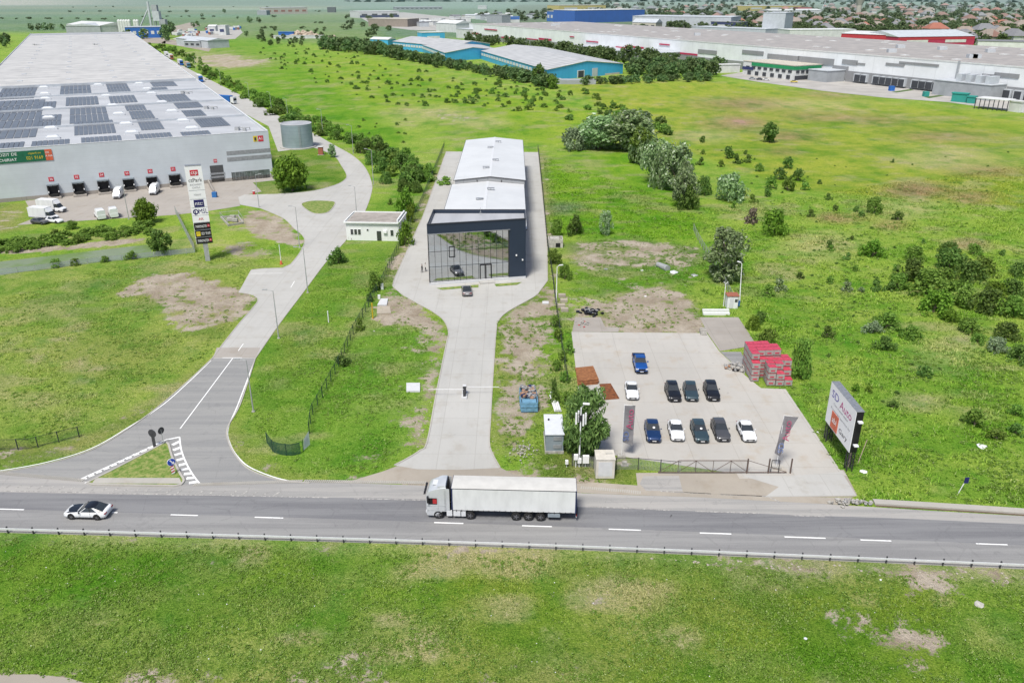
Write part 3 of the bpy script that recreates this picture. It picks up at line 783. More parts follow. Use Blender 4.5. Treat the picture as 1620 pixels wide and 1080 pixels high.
# water of the canal
sheet('canal_water', GP([(-400, 432), (0, 414), (120, 400), (233, 387), (240, 396), (238, 405), (100, 419), (0, 436), (-400, 470)]), .02, 'water' if 'water' in M else 'leaf_mid')
wm = bpy.data.materials.new('water'); wm.use_nodes = True; tt = NT(wm); bb = tt.n['Principled BSDF']
yy = tt.noise(tt.pos(), .12, 4, .6)
tt.l.new(tt.mix(tt.ramp(yy, .4, .6), (.13, .20, .03, 1), (.19, .23, .12, 1)), bb.inputs['Base Color']); bb.inputs['Roughness'].default_value = .25
o = bpy.data.objects['canal_water']; o.data.materials.clear(); o.data.materials.append(wm)
# far roads and yards
def far_pave(name, pts, m): 
    PAVED.append(GP(pts)); return sheet(name, GP(pts), .06, m)
mat('yard_far', (.42, .40, .37), .9, far=True, scale=.08, amt=.12)
mat('yard_dust', (.36, .31, .25), .9, far=True, scale=.08, amt=.15)
far_pave('service_yard', [(1140, 120), (1190, 112), (1270, 122), (1345, 125), (1500, 146), (1640, 165), (1700, 190), (1620, 179), (1500, 162), (1400, 155), (1300, 144), (1200, 130)], 'yard_far')
far_pave('lorry_yard', [(272, 62), (312, 50), (380, 46), (384, 52), (372, 62), (290, 66)], 'yard_far')
far_pave('plant_yard', [(200, 76), (222, 58), (262, 60), (262, 70), (226, 68)], 'yard_dust')
far_pave('gravel_yard', [(268, 44), (300, 36), (318, 40), (276, 56)], 'yard_dust')
far_pave('hall_yard', [(255, 68), (266, 62), (335, 76), (330, 82)], 'yard_dust')
far_pave('depot_yard', [(560, 22), (640, 20), (740, 30), (742, 50), (650, 48), (590, 40)], 'yard_far')
# ------------------------------------------------------------------ vehicles
def ring(y, w, zl, zs, crown=.03, tuck=.90):
    """half-width w, underside zl, shoulder zs"""
    h = zs - zl
    pts = [(0, zl), (w * .86, zl), (w * .97, zl + h * .12), (w, zl + h * .45), (w * .985, zl + h * .72), (w * tuck, zs), (w * .55, zs + crown), (0, zs + crown * 1.25)]
    return [(x, y, z) for x, z in pts] + [(-x, y, z) for x, z in pts[-2:0:-1]]

def loft(mb, rings, mi=0):
    n = len(rings[0]); vs = [p for r in rings for p in r]; fs = []
    for a in range(len(rings) - 1):
        for i in range(n):
            fs.append((a * n + i, a * n + (i + 1) % n, (a + 1) * n + (i + 1) % n, (a + 1) * n + i))
    fs += [tuple(range(n))[::-1], tuple(range((len(rings) - 1) * n, len(rings) * n))]
    mb.add(vs, fs, mi)

def wheel_mesh(r, w):
    if ('w', r, w) in M: return M[('w', r, w)]
    t = MB(); n = 18
    prof = [(r * .62, -w / 2), (r * .94, -w / 2), (r, -w * .36), (r, w * .36), (r * .94, w / 2), (r * .62, w / 2)]
    vs = [(x, q * math.cos(2 * math.pi * i / n), q * math.sin(2 * math.pi * i / n)) for i in range(n) for q, x in prof]
    k = len(prof); fs = [(i * k + j, ((i + 1) % n) * k + j, ((i + 1) % n) * k + (j + 1) % k, i * k + (j + 1) % k) for i in range(n) for j in range(k)]
    t.add(vs, fs); ty = t.mesh('tyre', 'rubber', 40)
    m = MB(); m.tube((-w * .46, 0, 0), (w * .40, 0, 0), r * .64, n=18, mi=1)
    for i in range(5):
        a = 2 * math.pi * i / 5; ca, sa = math.cos(a), math.sin(a)
        for s in (-1, 1):
            x = s * w * .46; u = (-sa * r * .09, ca * r * .09)
            p = [(x, ca * r * .12 + u[0], sa * r * .12 + u[1]), (x, ca * r * .62 + u[0], sa * r * .62 + u[1]), (x, ca * r * .62 - u[0], sa * r * .62 - u[1]), (x, ca * r * .12 - u[0], sa * r * .12 - u[1])]
            m.quad(*[(x + s * .012, q[1], q[2]) for q in p])
    m.tube((-w * .5, 0, 0), (w * .5, 0, 0), r * .18, n=10)
    M[('w', r, w)] = (ty, m.mesh('rim', ['rim', 'dark_metal']))
    return M[('w', r, w)]

def wheels(root, places, r, w):
    ty, rm = wheel_mesh(r, w)
    for x, y in places:
        e = link('wheel', None, root, (x, y, r)); link('tyre', ty, e); link('rim', rm, e)

CARS = dict(
    suv=dict(L=4.45, W=1.84, H=1.64, belt=1.02, hood=.98, A=-.55, B=.22, C=1.72, D=2.08, nose=.72, rear=1.02),
    crossover=dict(L=4.55, W=1.86, H=1.60, belt=.98, hood=.94, A=-.62, B=.20, C=1.45, D=2.10, nose=.70, rear=1.0),
    wagon=dict(L=4.72, W=1.83, H=1.48, belt=.93, hood=.88, A=-.75, B=.12, C=1.75, D=2.22, nose=.64, rear=.95),
    hatch=dict(L=4.30, W=1.80, H=1.45, belt=.93, hood=.88, A=-.70, B=.12, C=1.40, D=2.0, nose=.66, rear=.96),
    sedan=dict(L=4.55, W=1.76, H=1.44, belt=.93, hood=.88, A=-.72, B=.10, C=1.05, D=1.75, nose=.66, rear=.95),
    coupe=dict(L=4.70, W=1.86, H=1.38, belt=.90, hood=.85, A=-.80, B=.05, C=1.10, D=2.12, nose=.66, rear=.95),
    fast=dict(L=4.70, W=1.86, H=1.44, belt=.90, hood=.84, A=-.85, B=.15, C=.85, D=1.92, nose=.60, rear=.92))

def car(name, label, kind, paint, loc, yaw, roofm=None, hoodm=None, plates=True, group=None, cat='car', simple=False, note=None):
    d = CARS[kind]; L, W, H = d['L'], d['W'] / 2, d['H']; h = L / 2
    t = thing(name, label, cat, loc, yaw, group)
    b = MB(); A, D = d['A'], d['D']; hood, belt = d['hood'], d['belt']
    rg = [ring(-h, W * .70, .36, d['nose'] - .10), ring(-h + .10, W * .86, .24, d['nose']), ring(-h + .34, W * .97, .20, d['nose'] + (hood - d['nose']) * .55), ring(-h + .75, W, .20, hood - .07, .05),
          ring(A - .15, W, .20, hood, .05), ring(A + .25, W, .20, belt, .03), ring(0.6, W, .20, belt + .01, .02), ring(D - .35, W, .20, belt + .03, .02),
          ring(h - .28, W * .97, .22, d['rear'], .03), ring(h - .08, W * .90, .30, d['rear'] - .06, .02), ring(h, W * .80, .40, d['rear'] - .16, .01)]
    loft(b, rg)
    body = b.build('body', paint, t, 50)
    B, C = d['B'], d['C']; wb = W * .885; wt = W * .70; wm = W * .86
    zt = H - .035; zb = belt + .0
    g = MB()
    lo = [(-wb * .93, A, hood + .02), (wb * .93, A, hood + .02), (wb, A + .45, zb), (wb, D - .35, zb + .02), (wb * .86, D, d['rear'] - .02), (-wb * .86, D, d['rear'] - .02), (-wb, D - .35, zb + .02), (-wb, A + .45, zb)]
    hi = [(-wt * .93, B, zt), (wt * .93, B, zt), (wt, B + .25, zt), (wt, C - .15, zt), (wt * .93, C, zt - .02), (-wt * .93, C, zt - .02), (-wt, C - .15, zt), (-wt, B + .25, zt)]
    n = 8; g.add(lo + hi, [(i, (i + 1) % n, (i + 1) % n + n, i + n) for i in range(n)] + [tuple(range(n, 2 * n))])
    g.build('windows', 'car_glass', t, 25)
    r = MB(); e = .025
    ys = [B - .05, B + .22, (B + C) / 2, C - .2, C + .03]; zs = [zt - .01, zt + .035, zt + .055, zt + .03, zt - .03]; ws = [wt * .95, wt + e, wt + e, wt + e, wt * .95]
    vs = []
    for y, z, ww in zip(ys, zs, ws):
        for k in (-1, -.55, 0, .55, 1): vs.append((k * ww, y, z + (1 - k * k) * .035 - .02))
    fs = [(i * 5 + j, i * 5 + j + 1, (i + 1) * 5 + j + 1, (i + 1) * 5 + j) for i in range(4) for j in range(4)]
    r.add(vs, fs)
    # pillars and sills in the roof's colour
    pl_ = None
    def strip(p, q, wd, out):
        r = MB()
        p, q = Vector(p), Vector(q); o = Vector((out * .012, 0, 0)); s = Vector((0, wd / 2, 0))
        r.quad(p - s + o, p + s + o, q + s + o, q - s + o); r.build('pillar', paint, t)
    for s in (-1, 1):
        strip((s * wb * .99, A + .36, zb - .02), (s * wt * .985, B + .16, zt), .10, s)
        strip((s * wb, D - .52, zb), (s * wt, C - .12, zt), .34 if kind in ('wagon', 'suv', 'hatch', 'crossover') else .26, s)
    ro = r.build('roof', roofm or paint, t, 40)
    mid = (A + .45 + D - .4) / 2 + .02; midt = (B + C) / 2
    for s in (-1, 1):
        p2 = MB(); o = s * .014
        p2.quad((s * wb + o, mid - .05, zb), (s * wb + o, mid + .05, zb), (s * wt + o, midt + .04, zt), (s * wt + o, midt - .04, zt))
        p2.build('door_pillar', 'black', t)
    if hoodm:
        hm = MB(); vs = []
        ysH = [-h + .30, -h + .75, A - .12, A + .02]; zH = [d['nose'] + (hood - d['nose']) * .5 + .03, hood - .01, hood + .06, hood + .07]
        for y, z in zip(ysH, zH):
            for k in (-1, -.5, 0, .5, 1): vs.append((k * W * .84, y, z - abs(k) ** 2 * .035 + .012))
        hm.add(vs, [(i * 5 + j, i * 5 + j + 1, (i + 1) * 5 + j + 1, (i + 1) * 5 + j) for i in range(3) for j in range(4)])
        hm.build('bonnet', hoodm, t, 40)
    if not simple:
        # door seams and sills
        for s in (-1, 1):
            lines = MB()
            for y in (A + .30, mid, D - .62):
                lines.box((s * W * .998, y, .62), (.012, .014, .62))
            lines.box((s * W * .999, (A + D - .32) / 2, .32), (.013, D - A - .92, .014))
            lines.build('seam', 'black', t)
            lines = MB(); lines.box((s * W * .97, 0.05, .23), (.05, L * .52, .10)); lines.build('sill', 'black', t)
        MB().box((0, -h + .005, .50), (W * 1.15, .05, .16)).build('grille', 'black', t); MB().box((0, -h + .06, .30), (W * 1.4, .08, .10)).build('air_intake', 'black', t)
        for s in (-1, 1):
            q = MB(); q.add([(s * W * .52, -h + .02, d['nose'] - .13), (s * W * .86, -h + .14, d['nose'] - .10), (s * W * .93, -h + .34, d['nose'] + .05), (s * W * .60, -h + .14, d['nose'] + .015)], [(0, 1, 2, 3)])
            q.v = [(x * 1.01, y - .012, z + .015) for x, y, z in q.v]
            q.build('headlight', 'lamp_glass', t)
            q = MB(); q.box((s * W * .70, h - .06, d['rear'] - .17), (W * .40, .16, .12)); q.build('tail_light', 'tail_red', t)
            q = MB(); q.box((s * (W + .08), A + .38, belt + .05), (.18, .11, .12), taper=.85); q.build('mirror', paint if roofm is None else 'black', t)
        if plates:
            q = MB(); q.box((0, -h - .025, .42), (.5, .02, .12)); q.build('number_plate', 'plate', t)
        q = MB(); q.box((0, h + .012, .62), (.5, .02, .12)); q.build('number_plate', 'plate', t)
    if note:
        q = MB(); u = .35
        q.add([(-.05, A + (B - A) * .30, hood + (zt - hood) * .30 + .05), (.22, A + (B - A) * .30, hood + (zt - hood) * .30 + .05), (.22, A + (B - A) * .52, hood + (zt - hood) * .52 + .05), (-.05, A + (B - A) * .52, hood + (zt - hood) * .52 + .05)], [(0, 1, 2, 3)])
        q.build('windscreen_paper', 'sign_white', t)
    wy = (-L * .30, L * .295)
    for s in (-1, 1):
        for y in wy: MB().tube((s * (W - .06), y, .36), (s * (W + .004), y, .36), .40, n=18).build('wheel_arch', 'black', t)
    wheels(t, [(s * (W - .105), y) for s in (-1, 1) for y in wy], .335, .23)
    return t

def gpos(px, py): p = G(px, py); return (p.x, p.y, .036)

# the nine cars, pickup and cars about the site: survey centre, axis slope
def at(px, py, slope): return gpos(px, py), yaw_of(px, py, slope)
GR = 'cars parked on the pale concrete lot'
for nm, lab, kd, pt, px, py, sl, rf, nt_ in [
    ('parked_car', 'white saloon car parked alone beside the rusty sheets', 'sedan', 'paint_white', 999, 623, .17, None, None),
    ('parked_car', 'black car at the far-row end nearest the pickup', 'suv', 'paint_black', 1064, 626, .38, None, None),
    ('parked_car', 'dark teal car in the middle of the far row of three', 'crossover', 'paint_teal', 1092, 625, .26, None, None),
    ('parked_car', 'black car at the far-row end nearest the stacked red-topped pallets', 'suv', 'paint_black', 1125, 625, .40, None, None),
    ('parked_car', 'dark blue car at the near-row end beside the flat grey banner', 'crossover', 'paint_navyblue', 1032, 688, .20, None, 1),
    ('parked_car', 'white hatchback between the dark blue car and the dark teal estate', 'hatch', 'paint_white', 1069, 687, .27, None, None),
    ('parked_car', 'dark teal estate car with a white paper on its windscreen in the near row', 'wagon', 'paint_teal', 1106, 688, .36, None, 1),
    ('parked_car', 'dark grey estate car in the near row next to the white hatchback', 'wagon', 'paint_grey', 1139, 686, .42, None, None),
    ('parked_car', 'white car with black window frames at the near-row end facing the gate', 'hatch', 'paint_white', 1180, 688, .50, None, None)]:
    l, y = at(px, py, sl); car(nm, lab, kd, pt, l, y, roofm=rf, group=GR, note=nt_)

l, y = at(738.5, 463.5, .12)
car('parked_car', 'silver grey car with dark glass roof parked before the glass showroom', 'fast', 'paint_silvergrey', l, y + math.pi, roofm='car_glass')
p = G(139, 817); car('moving_car', 'white coupe with black roof and bonnet driving along the main road', 'coupe', 'paint_white', (p.x, p.y + .3, .026), R(-92.5), roofm='paint_black', hoodm='paint_black')

# pickup
def pickup(loc, yaw):
    t = thing('pickup_truck', 'bright blue double-cab pickup with open black cargo bed', 'pickup', loc, yaw, GR)
    h, W = 2.62, .93; b = MB(); pt = 'paint_blue'
    loft(b, [ring(-h, W * .78, .42, .92), ring(-h + .12, W * .93, .34, 1.02), ring(-h + .5, W, .34, 1.12, .05), ring(-1.05, W, .34, 1.18, .06), ring(-.7, W, .34, 1.14, .03), ring(.95, W, .34, 1.14, .02), ring(1.02, W, .34, .80, 0, .99), ring(h - .05, W * .98, .42, .80, 0, .99), ring(h, W * .95, .5, .78, 0, .99)])
    b.build('body', pt, t, 45)
    g = MB(); lo = [(-.80, -1.05, 1.17), (.80, -1.05, 1.17), (.84, -.6, 1.14), (.84, .92, 1.14), (-.84, .92, 1.14), (-.84, -.6, 1.14)]
    hi = [(-.60, -.35, 1.76), (.60, -.35, 1.76), (.66, -.1, 1.77), (.66, .78, 1.77), (-.66, .78, 1.77), (-.66, -.1, 1.77)]
    g.add(lo + hi, [(i, (i + 1) % 6, (i + 1) % 6 + 6, i + 6) for i in range(6)] + [tuple(range(6, 12))]); g.build('windows', 'car_glass', t, 20)
    r = MB(); vs = [(k * .69, y, z - k * k * .02) for y, z in ((-.42, 1.765), (-.1, 1.81), (.5, 1.82), (.84, 1.785)) for k in (-1, 0, 1)]
    r.add(vs, [(i * 3 + j, i * 3 + j + 1, i * 3 + j + 4, i * 3 + j + 3) for i in range(3) for j in range(2)])
    for s in (-1, 1):
        o = s * .012
        r.quad((s * .835 + o, -.72, 1.13), (s * .835 + o, -.60, 1.13), (s * .66 + o, -.12, 1.77), (s * .64 + o, -.24, 1.77))
        r.quad((s * .845 + o, .72, 1.13), (s * .845 + o, .93, 1.13), (s * .665 + o, .80, 1.77), (s * .665 + o, .66, 1.77))
    r.build('roof', pt, t, 30)
    for s in (-1, 1): MB().box((s * (W - .05), 1.80, .98), (.10, 1.64, .36)).build('bed_side', pt, t)
    MB().box((0, h - .04, .98), (W * 1.86, .075, .36)).build('tailgate', pt, t)
    q = MB(); q.box((0, 1.78, .83), (W * 1.78, 1.55, .04)); 
    for s in (-1, 1): q.box((s * (W - .05), 1.80, 1.175), (.12, 1.66, .03))
    q.box((0, h - .04, 1.175), (W * 1.86, .10, .03)); q.build('bed_liner', 'black', t)
    MB().box((0, -h - .01, .80), (1.0, .05, .24)).build('grille', 'black', t); MB().box((0, -h + .03, .46), (1.55, .12, .16)).build('bumper', 'black', t)
    q = MB(); q.box((0, -h - .045, .50), (.5, .02, .12)); q.build('number_plate', 'plate', t)
    for s in (-1, 1):
        q = MB(); q.box((s * .72, -h + .06, .88), (.34, .14, .2)); q.build('headlight', 'lamp_glass', t)
        q = MB(); q.box((s * (W + .12), -.62, 1.22), (.24, .1, .18)); q.build('mirror', pt, t)
        q = MB(); q.box((s * (W - .02), h - .03, .8), (.12, .1, .4)); q.build('tail_light', 'tail_red', t)
    for s in (-1, 1):
        for y in (-1.62, 1.62): MB().tube((s * (W - .08), y, .42), (s * (W + .006), y, .42), .48, n=18).build('wheel_arch', 'black', t)
        MB().box((s * W, 0, .36), (.1, 2.2, .08)).build('side_step', 'black', t)
    wheels(t, [(s * (W - .12), y) for s in (-1, 1) for y in (-1.62, 1.62)], .40, .27)
    return t
l, y = at(1012, 581, .26); pickup(l, y)

# articulated lorry; local front = -Y, its left side is +X
def lorry(loc, yaw):
    t = thing('articulated_lorry', 'silver lorry with long white curtain-sided trailer on the main road', 'lorry', loc, yaw)
    S = 'truck_silver'
    c = MB(); W = 1.24
    def cr(y, w, z0, z1, tk=.97): return [(-w, y, z0), (w, y, z0), (w, y, z1 - .3), (w * tk, y, z1 - .06), (w * .8, y, z1), (-w * .8, y, z1), (-w * tk, y, z1 - .06), (-w, y, z1 - .3)]
    loft(c, [cr(-8.02, W * .90, .55, 2.75), cr(-7.92, W * .97, .42, 3.10), cr(-7.65, W, .42, 3.45), cr(-7.0, W, .42, 3.72), cr(-6.3, W, .95, 3.86), cr(-5.85, W, .95, 3.90)])
    c.build('cab', S, t, 35)
    q = MB(); q.quad((-.98, -8.035, 1.75), (.98, -8.035, 1.75), (.98, -7.965, 2.80), (-.98, -7.965, 2.80)); q.build('windscreen', 'car_glass', t)
    for s in (-1, 1): MB().box((s * (W + .006), -7.30, 2.22), (.02, .95, .78)).build('side_window', 'black', t)
    q = MB(); q.box((W + .022, -7.08, 2.22), (.01, .42, .56)); q.build('window_blind', 'red_paint', t)
    q = MB(); q.box((0, -8.16, 3.02), (2.2, .22, .06)); 
    for x in (-.8, -.3, .3, .8): q.box((x, -8.20, 3.10), (.16, .12, .12))
    q.build('sun_visor', 'dark_metal', t)
    q = MB(); q.box((0, -7.05, 3.80), (.9, .62, .10)); q.build('roof_hatch', 'white_metal', t)
    for s in (-1, 1):
        q = MB(); q.add([(s * W, -6.05, 1.0), (s * W, -5.5, 1.0), (s * W, -5.5, 3.75), (s * W, -6.05, 3.85), (s * (W - .05), -6.05, 1.0), (s * (W - .05), -5.5, 1.0), (s * (W - .05), -5.5, 3.75), (s * (W - .05), -6.05, 3.85)],
                        [(0, 1, 2, 3), (4, 5, 6, 7), (0, 1, 5, 4), (1, 2, 6, 5), (2, 3, 7, 6)]); q.build('side_fairing', S, t)
        q = MB(); q.box((s * (W + .20), -7.80, 2.55), (.22, .16, .78)); q.box((s * (W + .1), -7.78, 2.9), (.22, .05, .05)); q.build('mirror', 'dark_metal', t)
        q = MB(); q.box((s * .92, -8.04, .80), (.5, .08, .22)); q.build('headlight', 'lamp_glass', t)
        q = MB()
        for z in (1.05, 1.62): q.box((s * (W + .004), -6.9, z), (.012, 2.0, .03))
        q.box((s * (W + .006), -6.72, 1.9), (.014, .02, 1.5)); q.build('seam', 'steel', t); MB().box((s * (W + .012), -6.80, 1.33), (.03, .22, .05)).build('door_handle', 'steel', t)
        for y0, l_ in ((-5.55, .62), (-4.75, .8), (-4.05, .5)): MB().box((s * (W - .10), y0, .72), (.22, l_ * .95, .62)).build('side_tank', 'white_metal', t)
    q = MB()
    fr = [(-W * .86, 3.84), (W * .86, 3.84), (W * .84, 4.02), (W * .5, 4.14), (-W * .5, 4.14), (-W * .84, 4.02)]
    q.add([(x, -6.95 + (z - 3.8) * 2.3, z) for x, z in fr] + [(x * 1.02, -5.9, z) for x, z in fr], [(0, 1, 2, 3, 4, 5), (6, 7, 8, 9, 10, 11)] + [(i, (i + 1) % 6, (i + 1) % 6 + 6, i + 6) for i in range(6)])
    q.build('roof_deflector', S, t, 30)
    q = MB(); q.box((0, -5.84, 2.6), (2.3, .06, 2.6)); q.box((0, -5.70, 1.7), (2.0, .2, 1.3)); q.build('cab_back', 'black', t)
    q = MB(); q.box((0, -5.0, .82), (.9, 6.0, .28)); q.box((0, 2.6, 1.0), (1.2, 11.0, .30)); q.box((0, 2.2, 1.17), (2.45, 11.8, .08))
    q.box((0, 5.4, .62), (2.3, .9, .35))
    q.build('chassis', 'black', t)
    y0, y1 = -5.30, 7.95; z0, z1 = 1.16, 3.93
    q = MB()
    n = 44
    for s in (-1, 1):
        q = MB(); vs = []
        for i in range(n + 1):
            y = y0 + .14 + (y1 - y0 - .28) * i / n
            o = .012 * math.sin(i * 1.9) + .008 * math.sin(i * .7)
            vs += [(s * (1.265 + o), y, z0 + .03), (s * (1.285 + o * .6), y, (z0 + z1) / 2), (s * 1.265, y, z1 - .10)]
        q.add(vs, [(3 * i + j, 3 * i + 3 + j, 3 * i + 4 + j, 3 * i + 1 + j) for i in range(n) for j in range(2)])
        q.build('curtain', 'tarp_white', t, 40)
    q = MB(); vs = []
    for i in range(n + 1):
        y = y0 + .05 + (y1 - y0 - .1) * i / n; sg = .02 * (i % 2)
        vs += [(-1.27, y, z1 - .02), (-.6, y, z1 + .05 - sg), (0, y, z1 + .06 - sg), (.6, y, z1 + .05 - sg), (1.27, y, z1 - .02)]
    q.add(vs, [(5 * i + j, 5 * i + 5 + j, 5 * i + 6 + j, 5 * i + 1 + j) for i in range(n) for j in range(4)])
    q.build('trailer_roof', 'tarp_roof', t, 60)
    for s in (-1, 1): MB().box((s * 1.268, (y0 + y1) / 2, z1 - .055), (.03, y1 - y0, .07)).build('curtain_rail', 'dark_metal', t)
    MB().box((0, y0 + .03, (z0 + z1) / 2), (2.53, .08, z1 - z0 - .05)).build('bulkhead', 'trim_blue', t)
    for s in (-1, 1):
        MB().box((s * 1.255, y1 - .07, (z0 + z1) / 2), (.07, .14, z1 - z0 - .02)).build('corner_post', 'trim_blue', t)
        MB().box((s * 1.255, y0 + .08, (z0 + z1) / 2), (.06, .13, z1 - z0 - .05)).build('corner_post', 'trim_blue', t)
    q = MB(); q.box((0, y1 - .03, (z0 + z1) / 2), (2.42, .07, z1 - z0 - .08)); q.build('rear_door', 'trim_blue', t)
    sm_ = MB().box((0, 0, 0), (.03, .05, .22)).mesh('strap', 'black')
    for s in (-1, 1):
        for i in range(22): link('strap', sm_, t, (s * 1.282, y0 + .5 + i * .58, z0 - .01))
    q = MB(); q.box((0, y1 + .02, .62), (2.4, .12, .14)); q.build('bumper_bar', 'galv', t)
    for s in (-1, 1):
        q = MB(); q.box((s * .95, y1 + .05, .80), (.5, .08, .14)); q.build('tail_light', 'tail_red', t)
    for s in (-1, 1): MB().box((s * 1.1, 5.6, .78), (.3, 1.3, .42)).build('pallet_locker', 'kiosk_grey', t)
    wheels(t, [(s * 1.08, y) for s in (-1, 1) for y in (-6.75, -3.35, 1.55, 2.86, 4.16)], .50, .34)
a, bq = G(692, 820), G(867, 824.5); d = (bq - a).normalized(); off = Vector((-d.y, d.x, 0)) * 1.24
c_ = G(675, 820) + d * 8.03 + off
lorry((c_.x, c_.y, .026), math.atan2(-d.x, d.y))

# vans and box trucks of the dock yard
def van(name, label, loc, yaw, box=False, group=None):
    t = thing(name, label, 'van', loc, yaw, group); W = .98
    b = MB()
    if box:
        loft(b, [ring(-3.3, W * .80, .4, .95), ring(-3.1, W * .95, .3, 1.1), ring(-2.5, W, .3, 1.25), ring(-1.5, W, .3, 1.3), ring(-1.2, W, .35, 1.3)])
        b.build('body', 'paint_white', t, 45)
        g = MB(); lo = [(-.85, -2.5, 1.25), (.85, -2.5, 1.25), (.88, -1.25, 1.3), (-.88, -1.25, 1.3)]; hi = [(-.75, -1.85, 2.15), (.75, -1.85, 2.15), (.78, -1.25, 2.2), (-.78, -1.25, 2.2)]
        g.add(lo + hi, [(i, (i + 1) % 4, (i + 1) % 4 + 4, i + 4) for i in range(4)]); g.build('windows', 'car_glass', t)
        g = MB(); g.box((0, -1.55, 2.22), (1.6, .75, .1)); 
        g.add([(-.8, -1.9, 2.25), (.8, -1.9, 2.25), (1.0, -1.2, 3.1), (-1.0, -1.2, 3.1), (-1, -1.2, 2.25), (1, -1.2, 2.25)], [(0, 1, 2, 3), (0, 3, 4), (1, 5, 2), (0, 4, 5, 1)]); g.build('cab_roof', 'paint_white', t)
        g = MB(); g.box((0, 1.25, 2.05), (2.3, 4.9, 2.3)); g.build('cargo_box', 'tarp_white', t)
        g = MB(); g.box((0, 1.25, .8), (2.2, 4.9, .16)); g.build('chassis', 'black', t)
    else:
        loft(b, [ring(-2.75, W * .80, .4, .95), ring(-2.6, W * .95, .3, 1.1), ring(-2.0, W, .3, 1.3), ring(-1.75, W, .3, 1.32), ring(2.7, W, .3, 1.32), ring(2.78, W * .95, .35, 1.25)])
        b.build('body', 'paint_white', t, 45)
        g = MB(); lo = [(-.88, -1.95, 1.3), (.88, -1.95, 1.3), (.93, -.6, 1.32), (-.93, -.6, 1.32)]; hi = [(-.72, -1.2, 2.2), (.72, -1.2, 2.2), (.80, -.6, 2.3), (-.80, -.6, 2.3)]
        g.add(lo + hi, [(i, (i + 1) % 4, (i + 1) % 4 + 4, i + 4) for i in range(4)]); g.build('windows', 'car_glass', t)
        g = MB(); sec = lambda y, z, w: [(-w, y, 1.3), (w, y, 1.3), (w * .97, y, z - .25), (w * .80, y, z), (-w * .80, y, z), (-w * .97, y, z - .25)]
        loft(g, [sec(-.75, 2.3, .95), sec(-.3, 2.48, .97), sec(2.5, 2.5, .97), sec(2.74, 2.42, .93)]); g.add([(-.74, -1.28, 2.2), (.74, -1.28, 2.2), (.78, -.7, 2.33), (-.78, -.7, 2.33)], [(0, 1, 2, 3)]); g.build('roof', 'paint_white', t, 40)
    g = MB(); g.box((0, -2.76 if not box else -3.3, .6), (1.3, .08, .3)); g.build('grille', 'black', t)
    wy = (-1.75, 1.75) if not box else (-2.35, 1.9)
    wheels(t, [(s * (W - .1), y) for s in (-1, 1) for y in wy], .36, .24)
    return t
GV = 'white vans in the dock yard'
l, y = at(188, 312, -.05); van('delivery_van', 'white panel van just pulled off the fourth dock from the banner side', l, y + R(-12), group=GV)
l, y = at(245, 306, -.05); van('delivery_van', 'white panel van standing at the dock beside the tall sign pylon', l, y + R(-12), group=GV)
l, y = at(159, 345, 0); van('delivery_van', 'white panel van parked tail-on, nearer the two box trucks', l, y + R(190), group=GV)
l, y = at(180, 342, 0); van('delivery_van', 'white panel van parked tail-on, nearer the bright green yard tree', l, y + R(186), group=GV)
g0 = G(76, 348); van('box_van', 'white box truck with grey cargo body, front one of the two', (g0.x - .5, g0.y, .03), R(78), True)
g0 = G(90, 335); van('box_van', 'white box truck standing behind the other box truck', (g0.x - .8, g0.y, .03), R(80), True)
g0 = G(66, 353); car('parked_car', 'dark grey car parked alongside the white box truck', 'hatch', 'paint_grey', (g0.x, g0.y - .6, .03), R(75), simple=True)
g0 = G(89, 351); car('parked_car', 'small white car parked at the nose of the dark grey car', 'hatch', 'paint_white', (g0.x, g0.y - .6, .03), R(72), simple=True)

# lorries on the long road
def road_lorry(label, px, py, yaw, cabm, boxm, L=14):
    p = G(px, py); t = thing('parked_lorry', label, 'lorry', (p.x, p.y, .03), yaw, 'lorries along the long warehouse')
    b = MB(); b.box((0, -L / 2 + 1.1, 2.0), (2.4, 2.0, 3.0), taper=.95); b.build('cab', cabm, t)
    b = MB(); b.box((0, -L / 2 + .09, 2.25), (2.1, .06, 1.0)); b.build('windscreen', 'car_glass', t)
    b = MB(); b.box((0, 1.1, 2.55), (2.5, L - 2.6, 2.75)); b.build('trailer_box', boxm, t)
    b = MB(); b.box((0, .8, .95), (2.0, L - 2, .35)); b.build('chassis', 'black', t)
    wheels(t, [(s * 1.05, y) for s in (-1, 1) for y in (-L / 2 + 1.3, L * .2, L * .3)], .5, .34)
RY = math.atan2(-72 + 268.6, 612 - 244.0)
dy_ = R(28)
road_lorry('bright blue lorry with white trailer driving along the warehouse road', 316, 129, dy_, 'f_blue', 'tarp_white')
road_lorry('sky blue lorry heading the queue on the warehouse road', 297, 107, dy_, 'skip_blue', 'f_paper')
road_lorry('lorry with a blue cab, second in the queue', 286, 103, dy_, 'f_blue', 'tarp_white')
road_lorry('lorry with a dark red cab further back in the queue', 271, 94, dy_, 'f_tile', 'tarp_white')
road_lorry('white lorry at the tail of the queue', 264, 90, dy_, 'paint_white', 'tarp_white')
road_lorry('lorry with a royal blue trailer backed to the warehouse side', 357, 164, R(65), 'paint_white', 'f_blue', 13)
